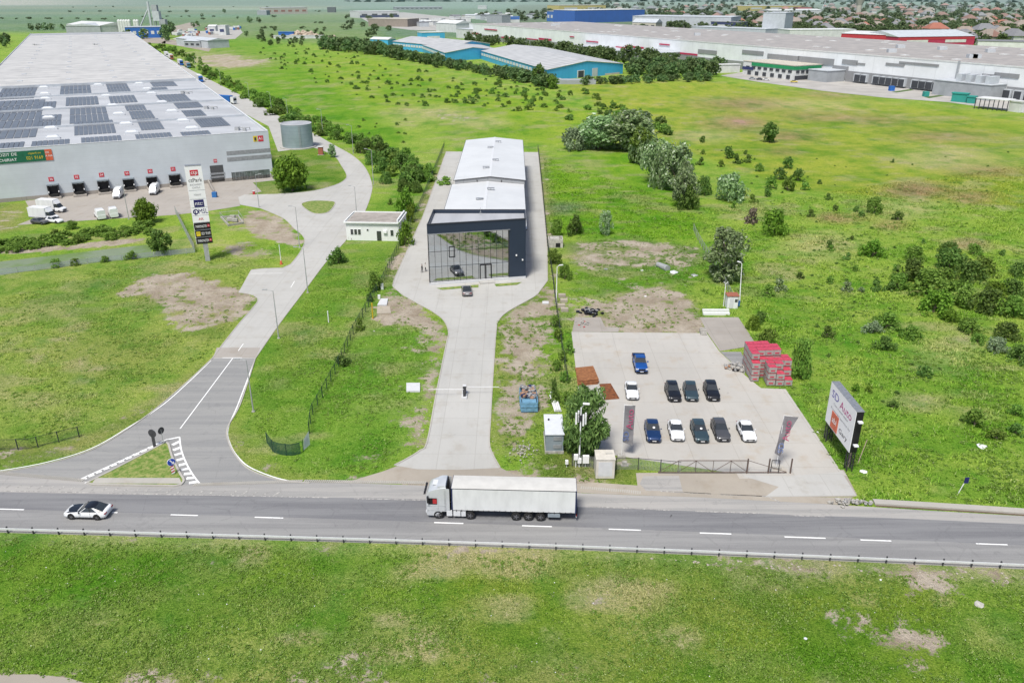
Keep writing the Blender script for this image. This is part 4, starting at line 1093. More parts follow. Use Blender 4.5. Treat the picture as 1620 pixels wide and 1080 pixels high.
# loose vehicles far off
for lab, px, py, c in (('yellow car parked by the green-banded office', 1256, 131, 'f_yellow'), ('dark car by the office porch', 1202, 127, 'f_dark'), ('pale car beside the office porch', 1212, 127.5, 'f_white'), ('grey car at the near side of the office row', 1190, 126, 'f_grey')):
    p = G(px, py); t = thing('parked_car', lab, 'car', (p.x, p.y, .08), R(70))
    b = MB(); loft(b, [ring(-2.2, .7, .3, .6), ring(-1.9, .88, .25, .8), ring(-.8, .9, .25, .95), ring(1.6, .9, .25, .95), ring(2.2, .8, .35, .85)]); b.build('body', c, t, 40)
    b = MB(); b.box((0, .3, 1.15), (1.6, 2.4, .5), taper=.8); b.build('windows', 'car_glass', t)
    wheels(t, [(s * .8, y) for s in (-1, 1) for y in (-1.3, 1.3)], .33, .22)
# ------------------------------------------------------------------ glass showroom with halls behind
UP = Vector((0, 0, 1))
def lerp(a, b, u): return (a[0] + (b[0] - a[0]) * u, a[1] + (b[1] - a[1]) * u)
FL, FR = Vector((-15.85, 147.2, 0)), Vector((2.68, 151.3, 0)); BL, BR = Vector((-15.7, 158.2, 0)), Vector((2.68, 158.2, 0))
HT = 12.0
t = thing('showroom_building', 'dark navy showroom with mirrored glass front and two long white-roofed halls behind', 'building', (-6.5, 152, 0))
fd = (FR - FL).normalized(); fn = Vector((fd.y, -fd.x, 0)); WD = (FR - FL).length
def fp(u, z, out=0.): p = FL + fd * u + fn * out; return (p.x, p.y, z)
def fbox(mb, u0, u1, z0, z1, o0, o1, mi=0):
    mb.add([fp(u0, z0, o0), fp(u1, z0, o0), fp(u1, z0, o1), fp(u0, z0, o1), fp(u0, z1, o0), fp(u1, z1, o0), fp(u1, z1, o1), fp(u0, z1, o1)],
           [(0, 1, 2, 3), (4, 5, 6, 7), (0, 1, 5, 4), (1, 2, 6, 5), (2, 3, 7, 6), (3, 0, 4, 7)], mi)
GU = WD * .828; GZ0, GZ1 = .55, 10.15
b = MB()
fbox(b, 0, WD, GZ1, HT, -.5, 0); b.build('fascia', 'clad_navy', t, world=True)
b = MB(); fbox(b, GU, WD, .5, GZ1 + .002, -.5, 0); b.build('front_panel', 'clad_navy', t, world=True)
b = MB(); fbox(b, 0, WD, .02, .5, -.5, .10); b.build('plinth', 'plaster', t, world=True)
b = MB(); a0 = (FL.x, FL.y); 
b.add([(FL.x, FL.y + .5, 0), (BL.x, BL.y, 0), (BL.x, BL.y, HT), (FL.x, FL.y + .5, HT), (FL.x + .3, FL.y + .5, 0), (BL.x + .3, BL.y, 0), (BL.x + .3, BL.y, HT), (FL.x + .3, FL.y + .5, HT)], [(0, 1, 2, 3), (4, 5, 6, 7), (0, 1, 5, 4), (1, 2, 6, 5), (2, 3, 7, 6), (3, 0, 4, 7)])
b.build('side_wall', 'clad_navy', t, world=True)
b = MB(); b.box((2.53, 154.9, 6), (.3, 6.8, 12)); b.build('side_wall', 'clad_navy', t, world=True)
b = MB(); b.box((-6.5, 158.05, 6), (18.1, .3, 11.99)); b.build('rear_wall', 'clad_navy', t, world=True)
MB().box((-6.5, 157.6, 5.9), (17.4, .2, 10.6)).build('inner_wall', 'office_white', t, world=True)
roof = [(FL.x + .3, FL.y + .6), (FR.x - .3, FR.y + .3), (2.38, 157.9), (-15.4, 157.9)]
b = MB(); b.prism(roof, 11.25, 11.35); b.build('roof', 'roof_grey', t, world=True)
b = MB(); b.sweep([(FL.x + .12, FL.y + .05), (FR.x - .1, FR.y + .02), (2.58, 158.05), (-15.58, 158.05)], .36, .10, HT, closed=True); b.build('parapet_cap', 'letter_dark', t, world=True)
b = MB(); b.tube((-6.2, 156.4, 11.3), (-6.2, 156.4, 12.9), .03); b.tube((-6.6, 156.2, 11.35), (-6.2, 156.4, 12.2), .02); b.tube((-5.8, 156.2, 11.35), (-6.2, 156.4, 12.2), .02); b.build('lightning_rod', 'galv', t, world=True)
# curtain wall
gl = MB(); gl.quad(fp(.12, GZ0, -.25), fp(GU, GZ0, -.25), fp(GU, GZ1, -.25), fp(.12, GZ1, -.25)); gp = gl.build('glass_front', 'facade_glass', t, world=True)
nm_ = 13
for i in range(nm_ + 1):
    u = .10 + (GU - .16) * i / nm_; b = MB(); wdt = .15 if i in (0, nm_) else .042
    fbox(b, u - wdt / 2, u + wdt / 2, GZ0 - .04, GZ1, -.34, -.12 if i not in (0, nm_) else 0.02); o = b.build('mullion', 'dark_metal', t, world=True)
for z in (.55, 3.55, 6.55):
    b = MB(); fbox(b, .12, GU, z - .03, z + .03, -.33, -.2); b.build('transom', 'dark_metal', t, world=True)
b = MB(); fbox(b, -.1, GU + .15, GZ1 - .10, GZ1 - .003, -.1, .22); b.build('canopy_edge', 'steel', t, world=True)
mat('f_band', (.55, .65, .74), .6)
for z in (3.2, 6.6):
    b = MB(); fbox(b, .3, GU, z, z + 1.0, -.75, -.40); b.build('floor_band', 'f_band', t, world=True)
b = MB(); b.prism([(FL.x + .4, FL.y + 1.2), (FR.x - .4, FR.y + .8), (2.3, 157.8), (-15.3, 157.8)], 3.3, 3.6); b.build('upper_floor', 'floor_slab', t, world=True)
b = MB(); b.prism([(FL.x + .4, FL.y + 1.2), (FR.x - .4, FR.y + .8), (2.3, 157.8), (-15.3, 157.8)], 6.9, 7.2); b.build('upper_floor', 'floor_slab', t, world=True)
b = MB(); b.prism([(FL.x + .4, FL.y + .8), (FR.x - .4, FR.y + .6), (2.3, 157.8), (-15.3, 157.8)], .4, .5); b.build('ground_floor', 'floor_slab', t, world=True)
for u in (WD * .33, WD * .70):
    b = MB(); fbox(b, u - .28, u + .28, .5, 10.1, -1.3, -.78); b.build('column', 'office_white', t, world=True)
# opening light and door
u0, u1 = 4.0, 5.15
w_ = thing('window_frame', None, None); w_.parent = t
b = MB()
for (a, c, e, f_) in ((u0, u1, 7.25, 7.37), (u0, u1, 5.25, 5.37), (u0, u0 + .12, 5.37, 7.25), (u1 - .12, u1, 5.37, 7.25)): fbox(b, a, c, e, f_, -.3, -.08)
bpy.data.objects.remove(w_)
b.build('window_frame', 'black', t, world=True)
d0, d1 = WD * .522, WD * .645
b = MB()
for (a, c, e, f_) in ((d0, d1, 3.25, 3.42), (d0, d0 + .14, .5, 3.25), (d1 - .14, d1, .5, 3.25), ((d0 + d1) / 2 - .09, (d0 + d1) / 2 + .09, .5, 3.25)): fbox(b, a, c, e, f_, -.3, -.06)
b.build('door_frame', 'black', t, world=True)
b = MB(); fbox(b, d0 - .3, d1 + .3, .02, .30, .102, 1.6); b.build('entrance_step', 'concrete', t, world=True)
for u, z in ((WD * .90, 4.9), (WD * .965, 3.9)):
    b = MB(); fbox(b, u - .12, u + .12, z - .14, z + .14, .003, .2); b.build('wall_lamp', 'sign_white', t, world=True)
# halls
def hall(y0, y1, xl, xr, eave, ridge, xm):
    b = MB(); b.add([(xl, y0, 0), (xr, y0, 0), (xr, y0, eave), (xm, y0, ridge), (xl, y0, eave), (xl, y1, 0), (xr, y1, 0), (xr, y1, eave), (xm, y1, ridge), (xl, y1, eave)],
                    [(0, 1, 2, 3, 4), (9, 8, 7, 6, 5), (0, 4, 9, 5), (1, 6, 7, 2)]); b.build('hall_wall', 'clad_grey', t, world=True)
    b = MB(); e = .25
    b.add([(xl - e, y0 - .1, eave + .05), (xm, y0 - .1, ridge + .1), (xr + e, y0 - .1, eave + .05), (xl - e, y1 + .1, eave + .05), (xm, y1 + .1, ridge + .1), (xr + e, y1 + .1, eave + .05)], [(0, 1, 4, 3), (1, 2, 5, 4)]); b.build('hall_roof', 'roof_white', t, world=True)
    for s, x in ((-1, xl - e), (1, xr + e)):
        b = MB(); b.box((x, (y0 + y1) / 2, eave - .08), (.2, y1 - y0 + .2, .26)); b.build('gutter', 'letter_dark', t, world=True)
    b = MB(); b.path([(xl, y0 - .12, eave), (xm, y0 - .12, ridge + .05), (xr, y0 - .12, eave)], .12); b.build('verge_trim', 'letter_dark', t, world=True)
    b = MB(); b.box((xm, (y0 + y1) / 2, ridge + .12), (.6, y1 - y0, .06)); b.build('ridge_cap', 'white_metal', t, world=True)
hall(158.25, 199, -14.55, 2.72, 8.0, 8.75, -5.95)
hall(199.3, 257.5, -14.1, 3.1, 9.0, 9.85, -5.4)
for x in (-8.6, -2.6):
    b = MB(); b.box((x, 199.14, 8.3), (.22, .1, 1.6)); b.build('pilaster', 'letter_dark', t, world=True)
for px, py, z in ((917 / 3.857 + 540, 302, 8.8), (760, 318, 8.6), (769.5, 267, 9.7), (784.5, 255, 9.8), (776, 234, 9.7), (788, 225.5, 9.8)):
    pass
VENT = MB(); VENT.box((0, 0, .55), (1.7, .7, .12))
for x in (-.75, 0, .75): VENT.box((x, 0, .25), (.10, .6, .5))
vm = VENT.mesh('roof_vent', 'steel')
for px, py, z in ((776.5, 301, 8.7), (759, 317.5, 8.5), (769, 267, 9.7), (784, 255, 9.7), (776, 235, 9.7), (788.5, 226, 9.7)):
    p = G(px, py, z); link('roof_vent', vm, t, (p.x + 6.5, p.y - 152, z))
# planted strips before the glass
for nm, pts in (('planting_bed', [(700, 459), (740, 455.5), (757, 455), (757, 450.5), (690, 456)]), ('planting_bed', [(785, 453.5), (818, 451), (826, 446.5), (782, 449.5)])):
    s = sheet(nm, GP(pts), .06, 'land'); s.data.materials.clear(); s.data.materials.append(lm)

# two people on the apron
def person(loc, yaw, top, hairm, label):
    t = thing('person', label, 'person', loc, yaw)
    me = bpy.data.meshes.new('person')
    J = [(0, 0, .95), (0, 0, 1.20), (0, 0, 1.42), (0, 0, 1.52), (0, -.02, 1.66), (.10, 0, .90), (.11, -.06, .50), (.11, .04, .08), (.11, -.10, .03), (-.10, 0, .90), (-.11, .10, .50), (-.11, .20, .10), (-.11, .08, .04),
         (.19, 0, 1.38), (.25, .04, 1.12), (.25, -.08, .90), (-.19, 0, 1.38), (-.25, .02, 1.12), (-.24, -.12, .92)]
    E = [(0, 1), (1, 2), (2, 3), (3, 4), (0, 5), (5, 6), (6, 7), (7, 8), (0, 9), (9, 10), (10, 11), (11, 12), (2, 13), (13, 14), (14, 15), (2, 16), (16, 17), (17, 18)]
    rad = [.15, .14, .15, .06, .105, .10, .065, .05, .05, .10, .065, .05, .05, .065, .05, .042, .065, .05, .042]
    me.from_pydata(J, E, [])
    o = link('body', me, t)
    md = o.modifiers.new('skin', 'SKIN'); sv_ = me.skin_vertices[0].data
    for i, r in enumerate(rad): sv_[i].radius = (r, r * (.75 if i < 3 else 1))
    sv_[0].use_root = True
    o.modifiers.new('sub', 'SUBSURF').levels = 1; o.modifiers['sub'].render_levels = 1
    m = bpy.data.materials.new('clothes'); m.use_nodes = True; q = NT(m); bs = q.n['Principled BSDF']
    sp = q.node('ShaderNodeSeparateXYZ'); q.l.new(q.node('ShaderNodeTexCoord').outputs['Object'], sp.inputs[0])
    c1 = q.mix(q.math('GREATER_THAN', sp.outputs[2], .97), (.05, .055, .07, 1), c4(top))
    c1 = q.mix(q.math('GREATER_THAN', sp.outputs[2], 1.50), c1, (.5, .3, .22, 1)); c1 = q.mix(q.math('LESS_THAN', sp.outputs[2], .09), c1, (.02, .02, .02, 1))
    q.l.new(c1, bs.inputs['Base Color']); bs.inputs['Roughness'].default_value = .85; me.materials.append(m)
    hr = MB(); hr.rock((0, .02, 1.72), .125, 3, sq=.9); hr.build('hair', hairm, t, 60)
p = G(668, 431.5); person((p.x, p.y, .03), R(70), (.02, .02, .025), 'hair', 'person in dark clothes walking on the apron left of the glass front')
p = G(673, 430.5); person((p.x, p.y + .3, .03), R(-80), (.55, .53, .5), 'hair', 'person in a pale top walking on the apron left of the glass front')

# ------------------------------------------------------------------ big warehouse on the left
WO = Vector((-72.3, 245.2, 0)); WU = Vector((-.8957, -.4446, 0)).normalized(); WV = Vector((-WU.y, WU.x, 0)); WV = WV if WV.y > 0 else -WV
wt = thing('logistics_warehouse', 'huge pale warehouse with solar roof and a row of black truck docks', 'warehouse', (WO.x, WO.y, 0))
WH = 13.8
def wp(u, v, z): p = WO + WU * u + WV * v; return (p.x, p.y, z)
def wbox(mb, u0, u1, v0, v1, z0, z1, mi=0):
    mb.add([wp(u0, v0, z0), wp(u1, v0, z0), wp(u1, v1, z0), wp(u0, v1, z0), wp(u0, v0, z1), wp(u1, v0, z1), wp(u1, v1, z1), wp(u0, v1, z1)],
           [(0, 1, 2, 3), (4, 5, 6, 7), (0, 1, 5, 4), (1, 2, 6, 5), (2, 3, 7, 6), (3, 0, 4, 7)], mi); return mb
WW, WL1, WL2 = 89.0, 168.0, 708.0
wbox(MB(), 0, WW, 0, .4, 0, WH).build('front_wall', 'clad_white', wt, world=True)
wbox(MB(), 0, .4, .402, WL2, 0, WH).build('side_wall', 'clad_white', wt, world=True)
wbox(MB(), WW - .4, WW, .402, WL2, 0, WH).build('side_wall', 'clad_white', wt, world=True)
mat('roof_membrane', (.44, .455, .475), .75, amt=.10, scale=.09, streak=(.5, 1, 1))
wbox(MB(), .4, WW - .4, .4, WL1, WH - .9, WH - .5).build('roof', 'roof_membrane', wt, world=True)
wbox(MB(), .4, WW - .4, WL1 + .6, WL2 - 40, WH - .9, WH - .4).build('roof', 'roof_far_beige', wt, world=True)
mat('roof_end', (.36, .37, .385), .8, far=True, amt=.1, scale=.05)
wbox(MB(), .4, WW - .4, WL2 - 39, WL2, WH - .9, WH - .35).build('roof', 'roof_end', wt, world=True)
for v in (WL1, 38.0, 84.0, 128.0, WL2 - 39.8):
    wbox(MB(), .4, WW - .4, v, v + .5, WH - .5, WH + (.6 if v in (WL1,) else .12)).build('roof_upstand', 'f_lgrey', wt, world=True)
mb = MB(); mb.sweep([wp(.2, .2, 0)[:2], wp(WW - .2, .2, 0)[:2]], .5, .12, WH + .002); mb.build('parapet_cap', 'white_metal', wt, world=True)
mb = MB(); mb.sweep([wp(.2, .5, 0)[:2], wp(.2, WL2, 0)[:2]], .5, .12, WH + .002); mb.build('parapet_cap', 'white_metal', wt, world=True)
fN = -WV
def fro(u, z, out=0.): p = WO + WU * u + fN * out; return Vector((p.x, p.y, z))
def fr_u(px, py):   # where a photo position meets the front wall plane
    d = Vector(((px - 810) / FPX, CP - SP * (py - 540) / FPX, -SP - CP * (py - 540) / FPX)); c = Vector((0, 0, CAMH))
    k = (WO - c).dot(fN) / d.dot(fN); p = c + d * k; return (p - WO).dot(WU), p.z
def frect(mb, u0, u1, z0, z1, o, th=.06):
    vs = [fro(u0, z0, o), fro(u1, z0, o), fro(u1, z1, o), fro(u0, z1, o), fro(u0, z0, o + th), fro(u1, z0, o + th), fro(u1, z1, o + th), fro(u0, z1, o + th)]
    mb.add(vs, [(0, 1, 2, 3), (4, 5, 6, 7), (0, 1, 5, 4), (1, 2, 6, 5), (2, 3, 7, 6), (3, 0, 4, 7)]); return mb
# plinth
frect(MB(), 0, WW, 0, 1.0, .003, .05).build('plinth', 'concrete_old', wt, world=True)
docks = [((70, 291.5), (96, 315)), ((110, 288), (136, 312)), ((149.5, 284.5), (175, 308.5)), ((190, 282), (214, 304.5)), ((227, 278.5), (250, 301)), ((263, 275), (286.5, 298.5))]
LM = wt.location
numbers = ['36', '35', '34', '33', '32', '31']
for (a, c), nmb in zip(docks, numbers):
    ua, za = fr_u(*a); ub, zb = fr_u(*c); u0, u1 = min(ua, ub) - .2, max(ua, ub) - .5; z1 = za; z0 = .9
    dk = thing('dock_door', None, None); dk.parent = wt; dk.location = fro((u0 + u1) / 2, 0, 0) - LM
    def db(nm, uu0, uu1, zz0, zz1, o, th, m):
        mb = frect(MB(), uu0, uu1, zz0, zz1, o, th); mb.v = [tuple(Vector(v) - LM - dk.location) for v in mb.v]; mb.build(nm, m, dk)
    db('shelter_frame', u0, u1, z1 - .35, z1, .003, 1.0, 'kiosk_grey')
    db('shelter_side', u0, u0 + .35, z0, z1 - .353, .003, .9, 'black'); db('shelter_side', u1 - .35, u1, z0, z1 - .353, .003, .9, 'black')
    db('door_panel', u0 + .352, u1 - .352, z0, z1 - .353, .003, .12, 'black')
    um = (u0 + u1) / 2
    db('door_window', um + .1, um + .9, z0 + 2.2, z0 + 2.6, .125, .03, 'sign_grey'); db('door_window', um - .9, um - .1, z0 + 2.2, z0 + 2.6, .125, .03, 'sign_grey')
    db('dock_leveller', u0 + .5, u1 - .5, .5, 1.15, .06, 1.3, 'rubber')
    db('ramp_wall', u0 - .2, u1 + .2, .02, .48, .06, 2.2, 'concrete_old')
    db('bumper_light', u0 + .05, u0 + .3, z0 + .7, z0 + 1.1, .905, .06, 'sign_white'); db('bumper_light', u1 - .3, u1 - .05, z0 + .7, z0 + 1.1, .905, .06, 'sign_white')
    sg = frect(MB(), um - .62, um + .62, z1 + .6, z1 + 1.75, .003, .06); sg.build('number_sign', 'sign_red', wt, world=True)
    text(nmb, fro(um, z1 + 1.17, .075) - LM, -WU, UP, .85, 'sign_white', wt)
# big gate, office glazing, signs
def patch(nm, a, c, o, m, th=.05):
    ua, za = fr_u(*a); ub, zb = fr_u(*c); mb = frect(MB(), ub, ua, zb, za, o, th); mb.build(nm, m, wt, world=True); return (ua + ub) / 2, (za + zb) / 2, abs(ua - ub), abs(za - zb)
patch('gate_door', (331.5, 262.5), (356, 286.5), .003, 'window_dark')
for y0, y1 in ((274, 275), (279.5, 280.3)): patch('gate_rail', (332.5, y0), (356, y1), .056, 'sign_grey')
for x in (340, 348): patch('gate_rail', (x, 275.2), (x + .7, 279.4), .056, 'sign_grey')
um, zm, ww_, hh_ = patch('number_sign', (337.5, 252), (343.5, 257), .003, 'sign_red'); text('30', fro(um, zm, .07) - LM, -WU, UP, .7, 'sign_white', wt)
patch('office_window', (366, 273), (428, 283.5), .003, 'window_office')
for i in range(11):
    x = 366.5 + i * 6; patch('window_mullion', (x, 272.5), (x + 1.0, 284 - i * .05), .056, 'sign_grey' if i % 3 else 'black')
patch('wall_trim', (358, 239.8), (428, 240.4), .003, 'sign_grey'); patch('wall_trim', (359, 249.5), (430, 250.0), .003, 'sign_grey')
um, zm, ww_, hh_ = patch('gate_sign', (400, 215.5), (407.5, 224), .003, 'sign_yellow'); patch('gate_sign_mark', (402, 217.5), (405.5, 222.5), .056, 'letter_dark')
um, zm, ww_, hh_ = patch('gate_sign', (407.6, 215), (417, 223.6), .003, 'sign_red'); text('A1', fro(um, zm, .07) - LM, -WU, UP, 1.1, 'sign_white', wt)
# banner on the wall: DEPOZIT DE INCHIRIAT
bt = thing('banner', 'green banner with white and yellow lettering high on the warehouse wall', 'banner', tuple(fro(70, 11.5, 0)))
ua = fr_u(69, 233.5)[0] - 1.0; ub, zb = fr_u(0, 249); uc = 88.3
frect(MB(), ua + 1.0, uc, 10.1, 13.0, .07, .08).build('panel', 'sign_green', bt, world=True)
ur, zr = fr_u(81, 236)
frect(MB(), ur, ua + .998, 10.1, 13.0, .07, .08).build('panel', 'sign_orange', bt, world=True)
bl = bt.location
def ux(px): return fr_u(px, 240)[0]
text('DEPOZIT DE', fro(ux(25.8), 12.3, .17) - bl, -WU, UP, 1.05, 'sign_white', bt, align='RIGHT', width=6.0)
text('INCHIRIAT', fro(ux(24), 10.9, .17) - bl, -WU, UP, 1.05, 'sign_white', bt, align='RIGHT', width=5.2)
text('ctpark.eu', fro(ux(54), 12.3, .17) - bl, -WU, UP, .75, 'sign_yellow', bt, width=3.0)
text('021 9169', fro(ux(53), 11.05, .17) - bl, -WU, UP, 1.2, 'sign_yellow', bt, width=3.9)
text('DE', fro(ux(74.5), 12.2, .17) - bl, -WU, UP, .7, 'sign_white', bt); text('A NA', fro(ux(76), 11.3, .17) - bl, -WU, UP, .7, 'sign_white', bt)
# roof: solar arrays and skylights
RZ = WH - .5
def uv_roof(px, py):
    p = G(px, py, RZ + .5) - Vector((WO.x, WO.y, RZ + .5)); return p.dot(WU), p.dot(WV)
arrays = [((12, 415), (158, 462), 8, 2, 0), ((287, 403), (435, 445), 7, 2, 0), ((500, 395), (625, 436), 7, 2, 0), ((708, 386), (845, 404), 8, 1, 0), ((700, 413), (805, 427), 6, 1, 0), ((312, 458), (470, 492), 8, 1, 0),
          ((512, 452), (655, 481), 7, 1, 0), ((735, 446), (910, 474), 8, 1, 0), ((812, 476), (968, 505), 8, 1, 0), ((0, 475), (168, 645), 8, 5, 0), ((172, 480), (262, 507), 5, 1, 0), ((172, 543), (285, 600), 6, 2, 0), ((330, 505), (520, 572), 7, 2, 0),
          ((350, 572), (552, 627), 9, 1, 0), ((587, 493), (697, 517), 6, 1, 0), ((608, 523), (738, 556), 7, 1, 0), ((645, 562), (783, 608), 7, 1, 0), ((857, 520), (983, 544), 7, 1, 0), ((908, 550), (1098, 592), 10, 1, 0), ((637, 633), (830, 657), 9, 1, 0),
          ((852, 622), (1018, 645), 8, 1, 0), ((382, 648), (583, 674), 9, 1, 0), ((150, 665), (328, 690), 7, 1, 0), ((0, 673), (104, 704), 5, 1, 0)]
where = ['in the far row nearest the banner side', 'in the far row beside the first skylights', 'in the far row left of the roof centre', 'in the farthest row by the access road edge', 'just behind the first roof seam',
         'in the second row, below a double block', 'in the second row near the roof middle', 'in the second row towards the road', 'third along by the road edge', 'the biggest block, five rows deep at the banner end', 'short and beside the biggest block', 'double and between skylights',
         'double and darkest on the roof middle', 'right below the darkest double block', 'short, in the middle column', 'middle column, third from the front', 'middle column, second from the front', 'road side, third from the front', 'road side, longest single row',
         'front row of the middle column', 'front row nearest the yellow and red gate sign', 'front row in the middle above the docks', 'front row beside the banner', 'front row over the banner lettering']
pm = MB(); pm.add([(-.5, -.5, .14), (.5, -.5, .14), (.5, .5, .22), (-.5, .5, .22), (-.5, -.5, .02), (.5, -.5, .02), (.5, .5, .02), (-.5, .5, .02)], [(0, 1, 2, 3), (0, 1, 5, 4), (1, 2, 6, 5), (2, 3, 7, 6), (3, 0, 4, 7)])
pmesh = pm.mesh('solar_panel', 'solar')
wang = math.atan2(-WU.y, -WU.x)
for (a, c, nc, nr, _), wl in zip(arrays, where):
    ua, va = uv_roof(a[0] / 3, a[1] / 3); ub, vb = uv_roof(c[0] / 3, c[1] / 3)
    u0, u1 = max(ua, ub), min(ua, ub); u0 = min(u0, WW - 1.5)
    # photo rectangle skews; use mean depth
    v0, v1 = max(min(va, vb), 3.2), max(va, vb)
    cu, cv = (u0 + u1) / 2, (v0 + v1) / 2
    p = wp(cu, cv, RZ)
    st = thing('solar_array', 'solar panels on the warehouse roof, ' + wl, 'solar array', p, wang, 'solar arrays on the warehouse roof')
    L = abs(u0 - u1); Dp = max(abs(v1 - v0), 3.5 * nr)
    cw, rh = L / nc, Dp / nr
    for i in range(nc):
        for j in range(nr):
            o = link('panel', pmesh, st, ((i + .5) * cw - L / 2, (j + .5) * rh - Dp / 2, 0)); o.scale = (cw * .86, rh * .90, 1)
sk = MB(); sk.box((0, 0, .3), (3.6, 2.2, .6)); sk.box((0, 0, .80), (3.2, 1.9, .4), taper=.7); skm = sk.mesh('roof_skylight', 'skylight')
SKL = [(207, 415), (212, 445), (215, 468), (225, 515), (230, 558), (240, 608), (250, 652), (465, 403), (503, 455), (533, 500), (563, 540), (597, 587), (625, 628), (660, 397), (697, 422), (717, 443), (768, 485), (815, 527), (868, 572), (910, 608)]
for i, (x, y) in enumerate(SKL):
    p = G(x / 3, y / 3, RZ + .4); tag(link('roof_skylight', skm, None, (p.x, p.y, RZ), wang), 'white domed skylight among the solar panels on the warehouse roof', 'skylight', 'skylights on the warehouse roof')
for i, (x, y) in enumerate([(885, 440), (1000, 512), (1150, 612), (170, 213), (455, 212)]):
    p = G(x / 3, y / 3, RZ + .4); q = MB(); q.box((-1.5, 0, .5), (1.2, 1.6, 1)); q.tube((-1, 0, .7), (2, .8, .7), .15); q.tube((2, .8, .1), (2, .8, .8), .15); q.box((1, -1.2, .4), (.9, .9, .8))
    tag(q.build('roof_unit', 'galv'), 'small grey plant unit with pipes on the warehouse roof', 'roof unit', 'plant units on the warehouse roof').location = (p.x, p.y, RZ)
random.seed(5)
fsk = MB(); fsk.box((0, 0, .15), (2.2, 2.2, .3)); fskm = fsk.mesh('roof_skylight', 'f_lgrey')
for v in range(12):
    for u in (14, 34, 54, 74):
        p = wp(u, 200 + v * 38, WH - .4); tag(link('roof_skylight', fskm, None, p, wang), 'small white skylight on the long beige part of the warehouse roof', 'skylight', 'small skylights on the far roof')
# ------------------------------------------------------------------ roadside and site furniture
def loc2(px, py, z=0.): p = G(px, py); return (p.x, p.y, z)
def single(o, label, cat, group=None): return tag(o, label, cat, group)

# guard rail along the near edge of the road
gr = thing('guard_rail', 'long pale metal guard rail along the near edge of the main road', 'guard rail', loc2(0, 844))
edge = [Vector((x, y, 0)) for x, y in GP(curve([(-500, 829), (0, 843.5), (810, 867.5), (1620, 901), (2200, 926)], 40))]
b = MB(); b.sweep(edge, .06, .20, .50); b.build('beam', 'white_metal', gr, world=True)
b = MB(); b.sweep([(p.x, p.y + .35) for p in edge], .22, .10); b.build('edge_stone', 'kerb_stone', gr, world=True)
pmd = MB().box((0, 0, .42), (.10, .14, .84)).mesh('post', 'letter_dark')
acc = 0; nxt = 0; pts = []
for a, c in zip(edge, edge[1:]):
    L_ = (c - a).length
    while nxt <= acc + L_: pts.append(a + (c - a) * ((nxt - acc) / L_)); nxt += 2.72
    acc += L_
for p in pts:
    if -62 < p.x < 62: link('post', pmd, gr, (p.x - gr.location.x, p.y + .09 - gr.location.y, 0))

# tall sign pylon
P0 = G(329, 413); pl = thing('sign_pylon', 'tall white business park sign pylon with eight stacked panels', 'sign', (P0.x, P0.y, 0))
yw = R(21); px_ = Vector((math.cos(yw), math.sin(yw), 0)); pn = Vector((px_.y, -px_.x, 0))
def pbx(nm, u, z, o, du, dz, do, m): 
    c = px_ * u + pn * o; b = MB(); b.box((c.x, c.y, z), (du, do, dz), yw); return b.build(nm, m, pl)
pbx('mast', 0, 2.7, -.3, .95, 5.4, .75, 'galv')
pbx('core', -.05, 12.0, -.5, 3.0, 15.7, 1.2, 'white_metal')
pbx('top_cap', -.05, 19.9, -.5, 3.1, .12, 1.3, 'steel')
rows = [(19.75, 15.0, 'white'), (14.85, 13.25, 'grey'), (13.1, 11.5, 'white'), (11.35, 9.85, 'white'), (9.7, 8.4, 'white'), (8.25, 6.85, 'black'), (6.72, 5.30, 'black'), (5.18, 3.85, 'black')]
# stretch panels so that the sign body spans its real height
for i, (z1, z0, k) in enumerate(rows):
    pbx('panel', -.05, (z0 + z1) / 2, .13, 3.15, z1 - z0, .06, 'sign_black' if k == 'black' else ('flag_pale' if k == 'grey' and 'flag_pale' in M else 'sign_white'))
    pbx('side_panel', -1.66, (z0 + z1) / 2, -.5, .06, z1 - z0, 1.15, 'sign_white')
def ptx(s, u, z, size, m, w=None, o=.18, nm='lettering'): c = px_ * u + pn * o; return text(s, (c.x, c.y, z), px_, UP, size, m, pl, nm, width=w)
pbx('logo_plate', -.05, 18.5, .17, 1.55, 1.15, .04, 'sign_red'); ptx('ctp', -.05, 18.55, 1.05, 'sign_white', 1.2, .20)
ptx('ctPark', -.05, 17.0, 1.15, 'letter_dark', 2.6); ptx('BUCHAREST', -.05, 16.1, .48, 'letter_grey', 2.2); ptx('CHITILA', -.05, 15.5, .48, 'letter_grey', 1.5)
ptx('VOILAV', -.05, 14.05, .5, 'letter_grey', 1.4)
pbx('logo_plate', 0, 12.3, .17, 1.9, 1.5, .04, 'sign_navy'); ptx('ntc:', 0, 12.3, 1.15, 'sign_white', 1.45, .20)
ptx('MSL', .55, 10.6, 1.35, 'sign_navy', 1.75)
b = MB(); c = px_ * -.85 + pn * .18
for i in range(16):
    a0, a1 = 2 * math.pi * i / 16, 2 * math.pi * (i + 1) / 16
    b.add([tuple(c + px_ * (math.cos(a) * r) + UP * (10.6 + math.sin(a) * r)) for a, r in ((a0, .32), (a1, .32), (a1, .55), (a0, .55))], [(0, 1, 2, 3)])
b.box(tuple(c + px_ * -.1 + UP * 10.35), (.16, .03, .9), yw); b.build('logo_ring', 'sign_navy', pl)
ptx('A', -.28, 9.05, .75, 'sign_red', .55); ptx('K', .22, 9.05, .75, 'sign_red', .45)
for z, s in ((7.5, 'PARKMASTER'), (4.48, 'PARKMASTER')):
    ptx(s, -.25, z, .78, 'sign_white', 2.15); pbx('logo_plate', 1.15, z + .1, .17, .45, .55, .03, 'sign_red'); ptx('m', 1.15, z + .1, .4, 'sign_white', .3, .19)
